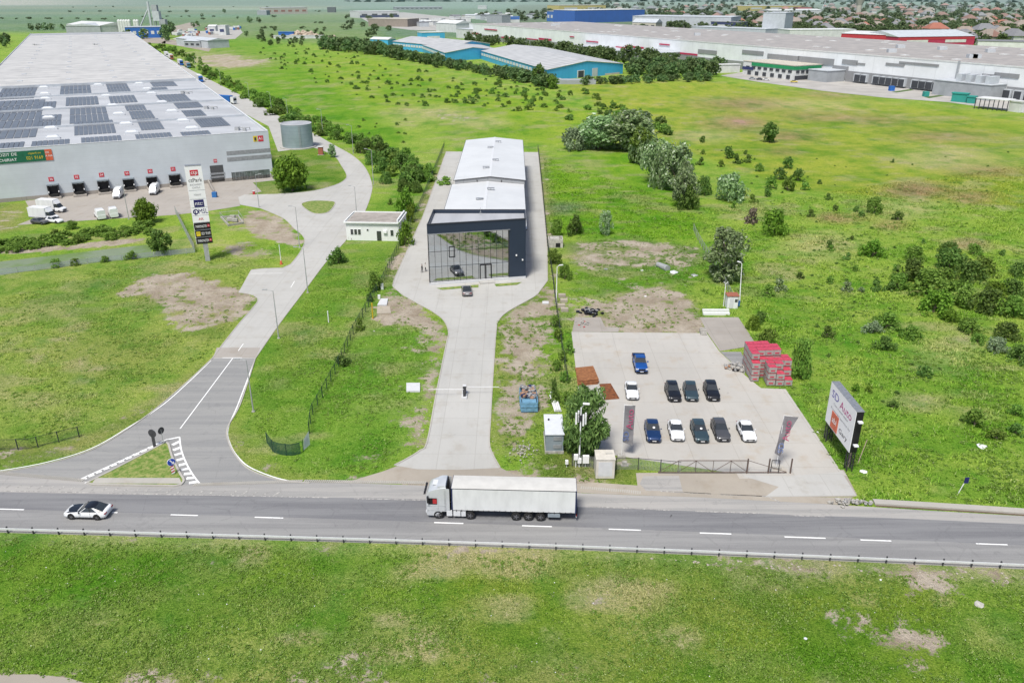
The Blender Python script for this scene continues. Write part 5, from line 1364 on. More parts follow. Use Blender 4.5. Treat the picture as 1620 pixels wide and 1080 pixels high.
pbx('logo_plate', -1.0, 5.98, .17, .8, .95, .03, 'sign_yellow'); ptx('CTP', -1.0, 6.1, .3, 'letter_dark', .5, .19); ptx('021 9169', .45, 5.98, .85, 'sign_white', 1.7)

# billboard on the right edge of the lot
bb_ = thing('billboard', 'tall white car-dealer billboard with orange-red emblem on dark lattice legs', 'billboard', (39.4, 85.3, 0))
BX = 39.25; y0b, y1b, z0b, z1b = 81.45, 89.25, 2.65, 8.0
MB().box((BX + .45, (y0b + y1b) / 2, (z0b + z1b) / 2), (.84, y1b - y0b - .02, z1b - z0b - .02)).build('box_frame', 'sign_black', bb_, world=True)
MB().box((BX + .45, (y0b + y1b) / 2, z1b + .02), (.95, y1b - y0b + .1, .06)).build('top_cover', 'steel', bb_, world=True)
MB().box((BX, (y0b + y1b) / 2, (z0b + z1b) / 2), (.06, y1b - y0b, z1b - z0b)).build('panel', 'sign_white', bb_, world=True)
bl = bb_.location; XD = Vector((0, -1, 0))
def bt_(s, y, z, size, m, w, o=.04): return text(s, (BX - o - bl.x, y - bl.y, z), XD, UP, size, m, bb_, width=w)
mat('sign_magenta', (.45, .03, .20), .5); mat('sign_indigo', (.10, .08, .38), .5)
bt_('SD', 87.45, 6.85, 1.35, 'sign_indigo', 2.1); bt_('Auto', 84.1, 6.65, 1.45, 'sign_magenta', 3.5)
bt_('Your trusted dealer', 85.4, 5.85, .42, 'letter_grey', 4.6); bt_('Powered service by', 85.2, 5.1, .46, 'letter_grey', 6.0)
b = MB(); b.box((BX - .05, 86.55, 3.85), (.05, 2.1, 2.1)); o = b.build('emblem', 'sign_orange', bb_, world=True)
mdf = o.modifiers.new('round', 'BEVEL'); mdf.width = .3; mdf.segments = 4; mdf.affect = 'VERTICES' if False else 'EDGES'; mdf.limit_method = 'NONE'
o.modifiers.remove(mdf)
bt_('abi', 86.55, 3.95, 1.05, 'sign_white', 1.3, .09); bt_('Gary', 83.8, 3.65, .85, 'letter_dark', 2.5)
for y in (y0b + .5, y1b - .5):
    b = MB()
    for dx, dy in ((.15, -.35), (.15, .35), (.8, -.35), (.8, .35)): b.tube((BX + dx, y + dy, 0), (BX + dx, y + dy, z0b), .06)
    for k in range(3):
        z = .1 + k * .85
        for dx in (.15, .8): b.tube((BX + dx, y - .35, z), (BX + dx, y + .35, z + .85), .03); b.tube((BX + dx, y + .35, z), (BX + dx, y - .35, z + .85), .03)
        for dy in (-.35, .35): b.tube((BX + .15, y + dy, z), (BX + .8, y + dy, z + .85), .03)
    b.build('lattice_leg', 'dark_metal', bb_, world=True)
for z in (z1b - 1.2, z0b + 1.1):
    b = MB(); b.tube((BX + .3, y0b, z), (BX + .3, y0b - .7, z + .25), .05); b.box((BX + .25, y0b - .8, z + .3), (.5, .45, .16)); b.build('floodlight', 'sign_white', bb_, world=True)
p = G(1341, 738); b = MB(); b.tube((0, 0, 0), (.55, .15, 6.2), .13, .10); b.tube((.55, .15, 6.1), (.2, -.2, 6.3), .06)
single(b.build('wooden_pole', 'yellow_wood' if 'yellow_wood' in M else 'f_paper'), 'pale leaning wooden pole beside the billboard', 'pole').location = (p.x, p.y, 0)
p = G(1357, 733); single(MB().tube((0, 0, 0), (.6, .1, 3.2), .05).build('wooden_pole', 'f_paper'), 'thin short pole in the grass behind the billboard', 'pole').location = (p.x, p.y, 0)

# two tall flags on the lot
def flag(label, px, py, furl):
    p = G(px, py); t = thing('banner_flag', label, 'flag', (p.x, p.y, .03))
    b = MB(); b.tube((0, 0, 0), (0, 0, 7.1), .035); b.tube((0, 0, 7.05), (.95, -.05, 7.0), .025); b.build('pole', 'sign_white', t)
    MB().box((0, 0, .12), (1.0, .7, .24)).build('foot_weight', 'stone', t)
    b = MB(); n = 14; vs = []; wd = 1.25
    for i in range(n + 1):
        z = 7.0 - 5.0 * i / n
        for j in range(6):
            u = j / 5; x = .03 + u * wd * (1 if not furl else max(.62, 1.25 - .09 * i)) - (.035 * i if furl else 0); y = -.05 * math.sin(i * .8 + u * 4) - (.35 * u * (n - i) / n if furl else .05 * u)
            vs.append((x, y, z - .45 * u * (1 if i == n else 0)))
    b.add(vs, [(6 * i + j, 6 * i + j + 1, 6 * i + 7 + j, 6 * i + 6 + j) for i in range(n) for j in range(5)]); b.build('cloth', 'flag_grey', t, 60)
    text('Auto', (.78 if not furl else .50, -.36 if furl else -.13, 5.2), (0, 0, -1) if False else (0, 0, 1), (-1, 0, 0), 1.15, 'flag_red', t, width=2.7)
    text('SD', (.42 if not furl else .12, -.30 if furl else -.12, 2.9), (0, 0, 1), (-1, 0, 0), .95, 'flag_blue', t, width=1.3)
    return t
flag('tall grey banner flag with faded red lettering standing left of the parked cars', 983, 722, False)
flag('tall grey banner flag half furled by the wind near the billboard', 1228, 740, True)

# barrier on the drive
p = G(735, 626); t = thing('boom_barrier', 'dark parking barrier post with two white arms across the drive', 'barrier', (p.x, p.y, .03))
MB().box((0, 0, .12), (.75, 2.2, .24)).build('plinth', 'plaster', t)
b = MB(); b.box((0, .25, .85), (.45, .5, 1.2)); b.build('cabinet', 'letter_dark', t); b = MB(); b.box((0, -.55, .65), (.32, .35, .85)); b.build('card_reader', 'letter_dark', t)
MB().box((0, .25, 1.48), (.5, .55, .08)).build('cover', 'plaster', t)
MB().box((-2.55, -.1, 1.05), (4.9, .05, .06)).build('arm', 'sign_white', t); MB().box((2.55, .45, 1.15), (4.6, .05, .06)).build('arm', 'sign_white', t)
# waste skip
p = G(836, 640); t = thing('waste_skip', 'blue waste skip heaped with mixed rubbish on bare soil', 'skip', (p.x, p.y, 0), R(2))
b = MB(); Wd, Ld, Hd = 2.2, 4.6, 1.35
for s in (-1, 1):
    b.box((s * Wd / 2, 0, Hd / 2 + .15), (.08, Ld, Hd))
    for y in (-1.6, -.6, .4, 1.4): b.box((s * (Wd / 2 + .07), y, Hd / 2 + .15), (.10, .10, Hd))
b.box((0, -Ld / 2, Hd / 2 + .15), (Wd, .08, Hd)); b.box((0, Ld / 2, Hd / 2 + .15), (Wd, .08, Hd)); b.box((0, 0, .2), (Wd, Ld, .1))
for s in (-1, 1): b.box((s * .5, -Ld / 2 - .07, .75), (.12, .08, 1.1))
b.box((0, -Ld / 2 - .08, .95), (Wd, .09, .12))
b.build('container', 'skip_blue', t)
MB().box((0, -1.55, Hd + .02), (1.9, 1.1, .12)).build('front_deck', 'skip_blue', t)
rj = random.Random(4)
for nm, m, n in (('rubbish', 'junk_mix', 34), ('rubbish', 'junk_warm', 16), ('rubbish', 'trim_blue', 8)):
    b = MB()
    for i in range(n): b.box((rj.uniform(-1.0, 1.0), rj.uniform(-.9, 2.2), 1.35 + rj.uniform(0, .5)), (rj.uniform(.2, .6), rj.uniform(.2, .7), rj.uniform(.1, .4)), rj.uniform(0, 3))
    o = b.build('rubbish', m, t); o['kind'] = 'stuff'
# transformer kiosk
A = G(864, 717); t = thing('transformer_kiosk', 'grey transformer kiosk with flat pale roof beside the willow', 'kiosk', (A.x + 1.0, A.y + 2.4, 0))
MB().box((0, 0, .18), (2.3, 5.0, .36)).build('plinth', 'stone', t); MB().box((0, 0, 1.5), (2.15, 4.85, 2.3)).build('wall', 'kiosk_grey', t); MB().box((0, 0, 2.70), (2.35, 5.1, .12)).build('roof', 'kiosk_roof', t)
for z in (1.0, 2.1):
    b = MB(); b.box((.35, -2.46, z), (1.0, .06, .5)); b.build('louvre', 'sign_grey', t)
MB().tube((-.6, 1.0, 2.75), (-.6, 1.0, 2.95), .12).build('roof_vent', 'dark_metal', t)
# white cabin by the fence
A = G(957, 758); t = thing('site_cabin', 'cream metal cabin standing outside the lot fence', 'cabin', (A.x, A.y + 1.1, 0))
MB().box((0, 0, 1.35), (2.15, 2.1, 2.5)).build('body', 'cabinet', t); MB().box((0, 0, 2.63), (2.25, 2.2, .08)).build('roof', 'cabinet', t)
MB().box((0, -1.06, 1.35), (1.6, .03, 1.9)).build('door', 'plaster', t); MB().box((.5, .2, 2.70), (.8, .3, .05)).build('roof_patch', 'plaster_old', t)
for s in (-1, 1): MB().box((s * .9, 0, .06), (.15, 2.0, .12)).build('skid', 'dark_metal', t)
A = G(942, 717); t = thing('waste_bin', 'dark blue wheeled waste bin by the willow', 'bin', (A.x, A.y + .4, .03)); b = MB(); b.box((0, 0, .62), (.85, .75, 1.0), taper=1.12); b.build('body', 'bin_blue', t)
b = MB(); b.box((0, 0, 1.17), (1.0, .88, .09)); b.build('lid', 'bin_blue', t); b = MB(); b.box((.02, -.43, .8), (.28, .02, .12)); b.build('sticker', 'sign_white', t)
for s in (-1, 1): MB().tube((s * .38, .25, .1), (s * .45, .25, .1), .1).build('wheel', 'rubber', t)
# mast with antennas
A = G(916, 737); t = thing('antenna_mast', 'white street mast with panel antennas and equipment boxes in front of the willow', 'mast', (A.x, A.y, 0))
MB().tube((0, 0, 0), (.0, 0, 7.9), .10, .07).build('pole', 'sign_white', t)
for i, (dx, dy) in enumerate(((-.55, -.1), (.55, -.1), (.25, -.5), (-.25, .4))): b = MB(); b.box((dx, dy, 6.5), (.18, .14, 1.5)); b.build('antenna', 'sign_white', t)
b = MB(); b.tube((-.55, 0, 6.9), (.55, 0, 6.9), .03); b.tube((-.55, 0, 6.1), (.55, 0, 6.1), .03); b.tube((.25, -.45, 6.9), (-.25, .4, 6.9), .03); b.box((0, 0, 6.55), (.4, .4, .7)); b.build('bracket', 'dark_metal', t)
b = MB(); b.tube((0, 0, 7.8), (.3, -.1, 8.25), .04); b.build('lamp_arm', 'galv', t); b = MB(); b.box((.55, -.15, 8.45), (.75, .3, .12), R(-10)); b.build('lamp_head', 'sign_white', t)
for dx, z, s_ in ((-.42, 1.45, .5), (.0, .95, .45), (.75, 1.15, .75), (-1.5, .75, .35)): b = MB(); b.box((dx, -.3, z), (s_, .3, s_ * 1.35)); b.box((dx, -.2, z / 2), (.08, .08, z)); b.build('equipment_box', 'sign_white', t)
# lamp posts
def lamp(label, px, py, h, arm, hd=0, head=True, cat='street lamp', m='galv', group=None, lean=0):
    A = G(px, py); t = thing('street_lamp', label, cat, (A.x, A.y, 0), hd, group)
    MB().tube((0, 0, 0), (lean, 0, h), .11, .055).build('pole', m, t)
    MB().box((0, 0, .06), (.4, .4, .12)).build('base', 'stone', t)
    if arm:
        MB().tube((lean, 0, h - .05), (lean + arm, 0, h + .18), .04).build('arm', m, t); MB().box((lean + arm + .3, 0, h + .2), (.75, .26, .11)).build('lamp_head', 'sign_white' if m != 'galv' else 'galv', t)
    return t
gl_ = 'street lamps along the access road'
lamp('slim grey street lamp on the verge by the asphalt curve', 401, 651, 7.6, .9, R(180), group=gl_)
lamp('slim grey street lamp at the edge of the concrete road above the asphalt joint', 441, 535, 8.2, 1.0, R(180), group=gl_)
lamp('slim grey street lamp beside the road below the white office', 487, 463, 8.7, 1.1, R(180), group=gl_)
lamp('slim grey street lamp at the far bend of the road', 591, 292, 10.0, 1.6, R(160), group=gl_)
lamp('slim grey street lamp in front of the road by the office roof', 565, 349, 8.4, .9, R(170), group=gl_)
lamp('slim grey street lamp at the hedge before the bend', 559, 243, 9.5, 1.0, R(180), group=gl_)
lamp('slim grey street lamp beside the corrugated tank', 511, 213, 9.5, 1.0, R(180), group=gl_)
lamp('slim grey street lamp at the tip of the yard lawn', 410, 328, 8.5, .9, R(0), group=gl_)
lamp('slim grey street lamp behind the bright yard tree', 204, 347, 8.5, .9, R(180), group=gl_)
lamp('slim grey street lamp where the road narrows by the brown plot', 474, 391, 9, .8, R(180), group=gl_)
lamp('white lamp post with bent head at the corner of the site drive fence', 880, 480, 7.0, .45, R(20), m='sign_white')
lamp('white lamp post leaning over the guard booth', 1170, 478, 7.2, .3, R(130), m='sign_white', lean=.45)
for i, (x, y) in enumerate([(395, 160), (350, 135), (430, 178), (310, 112), (456, 190)]): lamp('slim far lamp post by the hedge of the warehouse road', x, y, 9.0, .8, R(180), group='far lamp posts along the hedge')

# ---- fences
def fence(name, label, pts, h, step, m, mesh=None, rails=(.95,), gpost=.045, cat='fence', panel_alpha=None):
    P = [Vector((p[0], p[1], 0)) for p in GP(pts)]; t = thing(name, label, cat, tuple(P[0]))
    pm_ = MB().box((0, 0, h / 2), (gpost * 2, gpost * 2, h)).mesh('post', m)
    if h > 0 and rails:
        for r in rails: MB().sweep(P, .03, .05, h * r - .04).build('rail', m, t, world=True)
    acc, nx_ = 0, 0; cnt = 0
    for a, c in zip(P, P[1:]):
        L_ = (c - a).length
        while nx_ <= acc + L_ and cnt < 100:
            q = a + (c - a) * ((nx_ - acc) / L_); link('post', pm_, t, tuple(q - P[0])); nx_ += step; cnt += 1
        acc += L_
    if mesh:
        b = MB()
        for a, c in zip(P, P[1:]):
            b.add([(a.x, a.y, .05), (c.x, c.y, .05), (c.x, c.y, h - .05), (a.x, a.y, h - .05)], [(0, 1, 2, 3)])
        b.build('mesh_panel', mesh, t, world=True)
    return t
def netmat(name, c, period, thick, vert_only=False):
    m = bpy.data.materials.new(name); m.use_nodes = True; q = NT(m); bs = q.n['Principled BSDF']; bs.inputs['Base Color'].default_value = c4(c); bs.inputs['Roughness'].default_value = .7
    sp = q.node('ShaderNodeSeparateXYZ'); q.l.new(q.pos(), sp.inputs[0])
    h_ = q.math('ADD', sp.outputs[0], sp.outputs[1]); a = q.math('LESS_THAN', q.math('FRACT', q.math('DIVIDE', h_, period)), thick)
    z_ = q.math('LESS_THAN', q.math('FRACT', q.math('DIVIDE', sp.outputs[2], period)), thick if not vert_only else -1)
    f_ = q.math('MAXIMUM', a, z_)
    tr = q.node('ShaderNodeBsdfTransparent'); mx = q.node('ShaderNodeMixShader'); q.l.new(f_, mx.inputs[0]); q.l.new(tr.outputs[0], mx.inputs[1]); q.l.new(bs.outputs[0], mx.inputs[2])
    q.l.new(mx.outputs[0], q.n['Material Output'].inputs[0]); M[name] = m
netmat('net_mesh', (.05, .075, .06), .25, .16); netmat('net_dense', (.012, .06, .035), .10, .48); netmat('bar_mesh', (.03, .035, .035), .16, .2, True); netmat('chain_link', (.30, .31, .31), .14, .14)
netmat('net_grey', (.30, .34, .34), .12, .35)
fence('mesh_fence', 'long dark green mesh fence on the left boundary of the showroom site', [(703, 232), (667, 322), (640, 375), (628, 400), (605, 449), (597, 462), (560, 527), (533, 587), (493, 660), (489, 690)], 1.75, 2.5, 'fence_green', 'net_mesh')
fence('mesh_fence', 'dark mesh fence on the right boundary of the showroom site', [(851, 236), (858, 300), (866, 390), (874, 440), (880, 490), (890, 560), (898, 610)], 1.8, 2.5, 'fence_dark', 'net_mesh')
fence('screen_fence', 'curved dark green screened fence at the road corner', [(423, 702), (433, 716), (446, 720), (462, 721), (476, 718)], 1.7, 2.2, 'fence_green', 'net_dense')
fence('metal_fence', 'black metal picket fence on the grass at the left edge', [(-60, 712), (0, 712), (47, 711), (90, 700), (131, 690)], 1.55, 2.3, 'fence_dark', 'bar_mesh', (.98, .15))
fence('canal_fence', 'grey mesh fence running from the yard down to the canal', [(278, 338), (292, 366), (309, 400)], 2.0, 3, 'galv', 'net_grey')
fence('canal_fence', 'low thin grey fence along the near bank of the canal', [(-60, 440), (60, 428), (150, 416), (232, 408), (309, 400)], 1.2, 3.2, 'galv', 'net_grey')
fence('wire_fence', 'pale wire fence running into the meadow behind the car lot', [(1097, 365), (1103, 378), (1112, 394), (1122, 410), (1135, 430), (1148, 455), (1160, 480)], 1.7, 2.6, 'galv', 'chain_link')
fence('chain_link_fence', 'chain-link fence between the cream cabin and the lot gate', [(905, 737), (940, 741), (973, 743), (1008, 743), (1042, 746), (1076, 749)], 1.7, 2.6, 'letter_dark', 'chain_link')
A, Bq = G(1072, 748.5), G(1182, 748.5)
t = thing('sliding_gate', 'rusty brown cantilever sliding gate with diagonal braces across the lot entrance', 'gate', tuple(A)); d = (Bq - A); n = 4; b = MB(); Hg = 1.75
mat('gate_brown', (.12, .085, .07), .8)
tail = A + d.normalized() * -2.3; tail2 = Bq + d.normalized() * 4.6
b.tube((A.x, A.y, Hg), (Bq.x, Bq.y, Hg), .05); b.tube((tail.x, tail.y, .15), (tail2.x, tail2.y, .15), .06)
b.tube((tail.x, tail.y, .2), (A.x, A.y, Hg), .035); b.tube((tail2.x, tail2.y, .2), (Bq.x, Bq.y, Hg), .035)
b.build('frame', 'gate_brown', t, world=True)
for i in range(n + 1):
    q = A + d * (i / n); MB().tube((q.x, q.y, .15), (q.x, q.y, Hg), .035).build('upright', 'gate_brown', t, world=True)
    if i < n:
        q2 = A + d * ((i + 1) / n); u_, v_ = (q, q2) if i % 2 == 0 else (q2, q)
        MB().tube((u_.x, u_.y, .2), (v_.x, v_.y, Hg - .05), .03).build('brace', 'gate_brown', t, world=True)
b = MB(); b.add([(A.x, A.y + .04, .2), (Bq.x, Bq.y + .04, .2), (Bq.x, Bq.y + .04, Hg), (A.x, A.y + .04, Hg)], [(0, 1, 2, 3)]); b.build('mesh_panel', 'chain_link', t, world=True)
for px, lab in ((1181, 'brown gate post at the end of the sliding gate'), (1215, 'dark frame post of the gate guide nearer the sliding gate'), (1250, 'dark lone fence post nearest the furled flag')):
    A = G(px, 748.5); single(MB().box((0, 0, 1.0), (.14, .14, 2.0)).build('gate_post', 'gate_brown'), lab, 'post').location = (A.x, A.y, 0)
A, Bq = G(1216, 748), G(1231, 748.5); t = thing('gate_guide', 'dark square steel frame beside the lot entrance', 'frame', tuple(A)); b = MB(); b.path([(A.x + .2, A.y, 0), (A.x + .2, A.y, 1.75), (Bq.x, Bq.y, 1.75), (Bq.x, Bq.y, 0)], .05); b.build('frame', 'dark_metal', t, world=True); 
b = MB(); b.box((0, 0, .06), (.9, .55, .12)); b.box((0, .1, .3), (.5, .4, .3)); o = b.build('gate_motor', 'stone'); single(o, 'small gate motor on a concrete foot behind the fence', 'gate motor'); o.location = loc2(988, 736)

# ---- things lying on the lot
def quadsheet(name, label, cat, pts, z, th, m, group=None):
    P = GP(pts); o = MB().prism(P, z, z + th).build(name, m); return single(o, label, cat, group)
quadsheet('rusty_sheet', 'flat rusty steel sheet lying alone on the concrete lot', 'steel sheet', [(948, 608), (966, 607), (980, 631), (957, 633)], .04, .06, 'rust')
for i in range(5): quadsheet('rusty_sheet', 'rusty steel sheets stacked behind the willow at the lot edge', 'steel sheet', [(911 - i * .4 + (i % 2), 590 - i), (935 + i * .8, 587 - i), (946 + (i % 3), 608 - i), (914 + i * .5, 611 - i)], .04 + i * .09, .08, 'rust' if i % 2 else 'rust_pale', 'stacked rusty sheets')
# pallets of blocks
def pallet_mesh():
    body = MB().box((0, 0, .53), (1.12, 1.0, .82)).mesh('block_load', 'brick_block'); wr = MB().box((0, 0, .955), (1.14, 1.02, .05)).mesh('wrap', 'wrap_red')
    bd = MB().box((0, -.515, .42), (.6, .012, .22)).mesh('wrap_label', 'wrap_red'); pa = MB(); pa.box((0, 0, .10), (1.15, 1.0, .04)); pa.box((-.5, 0, .04), (.1, 1, .08)); pa.box((.5, 0, .04), (.1, 1, .08)); pa.box((0, 0, .04), (.1, 1, .08))
    return (('block_load', body), ('wrap', wr), ('wrap_label', bd), ('pallet_base', pa.mesh('pallet_base', 'bark')))
PM = pallet_mesh(); A = G(1195, 603); ux_ = Vector((1, -.02, 0)); heights = {}
lay = [(-.2, 0.6, 3), (-.1, 1.75, 4), (-.1, 2.9, 4), (0, 4.05, 4), (0, 5.2, 4), (1.25, 1.9, 3), (1.2, 3.0, 4), (1.2, 4.15, 4), (1.25, 5.3, 4), (1.9, -.75, 3), (2.0, .55, 3), (2.5, 1.75, 3), (2.45, 3.1, 4), (2.45, 4.25, 4), (2.5, 5.4, 4), (3.2, -.85, 2), (3.3, .45, 3), (3.75, 1.7, 3), (3.7, 3.2, 4), (3.7, 4.4, 4), (4.55, -.8, 1), (4.6, .4, 2), (5.0, 1.6, 3), (4.95, 2.75, 3)]
rp = random.Random(9)
for dx, dy, n in lay:
    for k in range(n):
        t = thing('block_pallet', 'grey block pallet with red wrapping in the tall stack right of the lot', 'pallet', (A.x + dx * .93, A.y + dy - .3, .04 + k * .985), rp.uniform(-.05, .05), 'pallets of grey blocks in red wrapping')
        for nm, me_ in PM: link(nm, me_, t)
# heaps
def heap(name, label, px, py, parts, seed, cat='heap', spread=(1.6, 1.0)):
    A = G(px, py); t = thing(name, label, cat, (A.x, A.y, .03)); r = random.Random(seed)
    for nm, m, n, smin, smax in parts:
        b = MB()
        for i in range(n):
            x, y = r.gauss(0, spread[0] * .45), r.gauss(0, spread[1] * .45); zz = max(0, .55 - .35 * (abs(x) / spread[0] + abs(y) / spread[1]))
            if r.random() < .5: b.box((x, y, zz * r.random() + .1), (r.uniform(smin, smax), r.uniform(smin, smax), r.uniform(.05, smax * .6)), r.uniform(0, 3))
            else: b.rock((x, y, zz * r.random() + .08), r.uniform(smin, smax) * .6, r.randint(0, 999))
        b.build(nm, m, t)['kind'] = 'stuff'
    return t
heap('rubbish_heap', 'heap of scrap and rubble beside the red-wrapped pallets', 1163, 582, (('rubble', 'stone', 22, .2, .7), ('rubble', 'junk_mix', 22, .2, .8), ('scrap', 'junk_warm', 7, .2, .5), ('scrap', 'black', 6, .2, .5)), 2, spread=(2.0, 1.6))
heap('tyre_heap', 'heap of black bags and tyres on the rough ground behind the lot', 934, 496, (('rubber_pile', 'black_bag', 34, .3, .75), ('rubble', 'junk_mix', 10, .2, .5)), 6, spread=(2.2, 2.0))
heap('rubble_heap', 'small heap of broken concrete and red scraps on the old slab', 922, 513, (('rubble', 'stone', 16, .1, .4), ('scrap', 'red_paint', 3, .1, .3)), 8)
heap('gravel_heap', 'scattered grey stones on the grass beside the drive mouth', 829, 716, (('rubble', 'stone', 60, .08, .26),), 12, spread=(1.9, 2.2))
heap('rubble_heap', 'broken stones and rubble at the mouth of the ditch', 1345, 797, (('rubble', 'stone', 40, .1, .45), ('rubble', 'junk_mix', 18, .1, .4)), 14, spread=(2.4, .7))
for i, (a, c) in enumerate((((1111, 493), (1153, 493)), ((1112, 498), (1154, 498)))):
    pa, pc = G(*a), G(*c); b = MB(); b.sweep([pa, pc], .45, .45); single(b.build('concrete_beam', 'office_white'), 'long white concrete beam lying on the pad by the guard booth, ' + ('farther of two' if i == 0 else 'nearer of two'), 'beam')
A = G(1113.5, 530); t = thing('concrete_steps', 'small flight of grey steps at the top edge of the lot', 'steps', tuple(A)); b = MB()
for k in range(4): b.box((0, .35 * k, .12 + .1 * k), (1.0, .4, .2 + .2 * k))
b.build('steps', 'stone', t)
# guard booth
A = G(1158, 488); t = thing('guard_booth', 'small white guard booth with red edged roof behind the lot', 'booth', (A.x, A.y + .8, 0))
MB().box((0, 0, 1.15), (1.9, 1.7, 2.3)).build('wall', 'office_white', t); MB().box((0, 0, 2.38), (2.15, 1.95, .16)).build('roof', 'f_tile', t); MB().box((-.2, -.86, 1.0), (.7, .03, 1.9)).build('door', 'plaster', t); MB().box((.6, -.86, 1.5), (.5, .03, .6)).build('window', 'window_dark', t)
MB().box((1.25, .1, .7), (.5, .5, .9)).build('water_tank', 'blue_paint', t)
b = MB(); b.tube((-1.3, .2, 0), (-1.3, .2, 4.4), .06); b.tube((-1.3, .2, 4.3), (-1.7, .1, 4.7), .05); b.tube((-1.3, .2, 4.3), (-.95, .1, 4.7), .05); b.build('flood_mast', 'sign_white', t)
# little ruin
A = G(879, 392); t = thing('concrete_hut', 'small roofless pale concrete hut at the drive fence', 'hut', (A.x, A.y + 1.4, 0))
for c, d_ in (((0, -1.3, .95), (3.2, .2, 1.9)), ((-1.5, 0, .95), (.2, 2.4, 1.9)), ((1.5, 0, .95), (.2, 2.4, 1.9)), ((0, 1.3, .95), (3.2, .2, 1.9))): MB().box(c, d_).build('wall', 'plaster_old', t)
MB().box((.5, -1.42, .6), (1.0, .05, .9)).build('opening', 'black', t); MB().box((-.2, .2, 1.75), (2.0, 1.6, .15)).build('roof_slab', 'plaster_old', t)
# white office
A, Bq = G(549, 380), G(632, 381.5); d = (Bq - A).normalized(); nb = Vector((-d.y, d.x, 0)); L_ = (Bq - A).length
t = thing('office_building', 'low white flat-roofed office with small windows by the access road', 'building', tuple(A), math.atan2(d.y, d.x))
Dp, Ho = 9.0, 4.3
MB().box((L_ / 2, Dp / 2, Ho / 2 - .1), (L_, Dp, Ho - .2)).build('wall', 'office_white', t); MB().box((L_ / 2, Dp / 2, Ho - .17), (L_ - .2, Dp - .2, .1)).build('roof', 'roof_felt', t)
b = MB(); b.sweep([(-.3, -.3), (L_ + .1, -.3), (L_ + .1, Dp + .1), (-.3, Dp + .1)], .4, .30, Ho - .22, closed=True); b.build('parapet', 'office_white', t)
b = MB(); b.box((L_ - .3, Dp * .5, Ho + .2), (.3, Dp * .95, .75)); b.build('side_parapet', 'office_white', t)
def win(x, z, w_, h_, nm='window'): 
    f = MB().box((x, -.02, z), (w_ + .18, .06, h_ + .18)).build(nm, 'sign_white', t); MB().box((x, -.06, z), (w_, .04, h_)).build('pane', 'window_dark', f)
for x in (1.3, 2.15, 3.0): win(x, 2.0, .6, 1.2)
win(4.9, 2.5, .4, .4); win(L_ - 1.6, 1.9, .65, 1.3)
MB().box((L_ * .62, -.05, 1.15), (1.0, .08, 2.2)).build('door', 'window_dark', t)
b = MB(); b.box((L_ * .74, -.25, 2.2), (.8, .4, .6)); b.build('air_conditioner', 'sign_white', t)
# corrugated water tank
A = G(467, 236); t = thing('water_tank', 'round grey-blue corrugated steel tank on a concrete base', 'tank', (A.x, A.y + 4.5, 0)); n = 40; r_ = 5.4
MB().tube((0, 0, 0), (0, 0, .35), 6.4, n=n).build('base', 'concrete', t)
b = MB(); vs = []; zz = [.35 + 8.0 * i / 32 for i in range(33)]
for i, z in enumerate(zz):
    rr_ = r_ + .05 * (i % 2); vs += [(rr_ * math.cos(2 * math.pi * k / n), rr_ * math.sin(2 * math.pi * k / n), z) for k in range(n)]
b.add(vs, [(i * n + k, i * n + (k + 1) % n, (i + 1) * n + (k + 1) % n, (i + 1) * n + k) for i in range(32) for k in range(n)]); b.build('shell', 'tank_steel', t, 60)
b = MB(); b.tube((0, 0, 8.15), (0, 0, 8.3), r_ - .05, n=n); b.build('cover', 'roof_grey', t)
b = MB(); b.sweep([(r_ * math.cos(2 * math.pi * k / n), r_ * math.sin(2 * math.pi * k / n)) for k in range(n)], .16, .14, 8.32, closed=True); b.build('rim', 'white_metal', t)
b = MB()
for s in (-.25, .25): b.tube((2.2 + s, -5.1, .3), (2.2 + s, -5.1, 8.3), .04)
for k in range(16): b.tube((1.95, -5.1, .6 + k * .48), (2.45, -5.1, .6 + k * .48), .03)
b.build('ladder', 'galv', t)
# small things
def post(name, label, px, py, h, r, m, cat='post', lean=0): 
    A = G(px, py); return single_set(MB().tube((0, 0, 0), (lean, 0, h), r, n=8).build(name, m), label, cat, (A.x, A.y, 0))
def single_set(o, label, cat, loc, group=None): o.location = loc; return single(o, label, cat, group)
post('marker_post', 'bright yellow gas marker post beside the left site fence', 590, 504, 2.9, .11, 'yellow_paint')
post('marker_post', 'short white post on the mown strip left of the fence', 520, 510, 2.1, .09, 'office_white')
A = G(445, 418); t = thing('marker_pole', 'white pole with orange foot on the grass by the access road', 'post', tuple(A)); MB().tube((0, 0, .5), (0, 0, 4.2), .07).build('pole', 'office_white', t); MB().tube((0, 0, 0), (0, 0, .8), .32, .16).build('foot', 'sign_orange', t)
for lab, px, py, s_ in (('red hydrant cabinet on the lawn by the water tank', 508, 245, 1.5), ('small red hydrant box at the yard edge', 402, 308, .55)):
    A = G(px, py); t = thing('hydrant_cabinet', lab, 'cabinet', tuple(A)); MB().box((0, 0, s_ * .95), (s_ * 1.05, s_ * .8, s_ * 1.7)).build('body', 'red_paint' if s_ < 1 else 'f_tile', t); MB().box((0, 0, s_ * 1.84), (s_ * 1.2, s_, .1)).build('cover', 'plaster', t); MB().box((0, 0, .05), (s_ * 1.4, s_ * 1.2, .1)).build('base', 'stone', t)
A = G(340, 312); single_set(MB().box((0, 0, .7), (1.2, 1.0, 1.4)).build('waste_bin', 'blue_paint'), 'blue container at the yard ramp beside the sign pylon', 'bin', tuple(A))
A, Bq = G(330, 290), G(339, 308); b = MB(); b.sweep([A, Bq], .4, 1.1); single(b.build('ramp_wall', 'concrete_old'), 'low concrete wall beside the grey gate of the warehouse', 'wall')
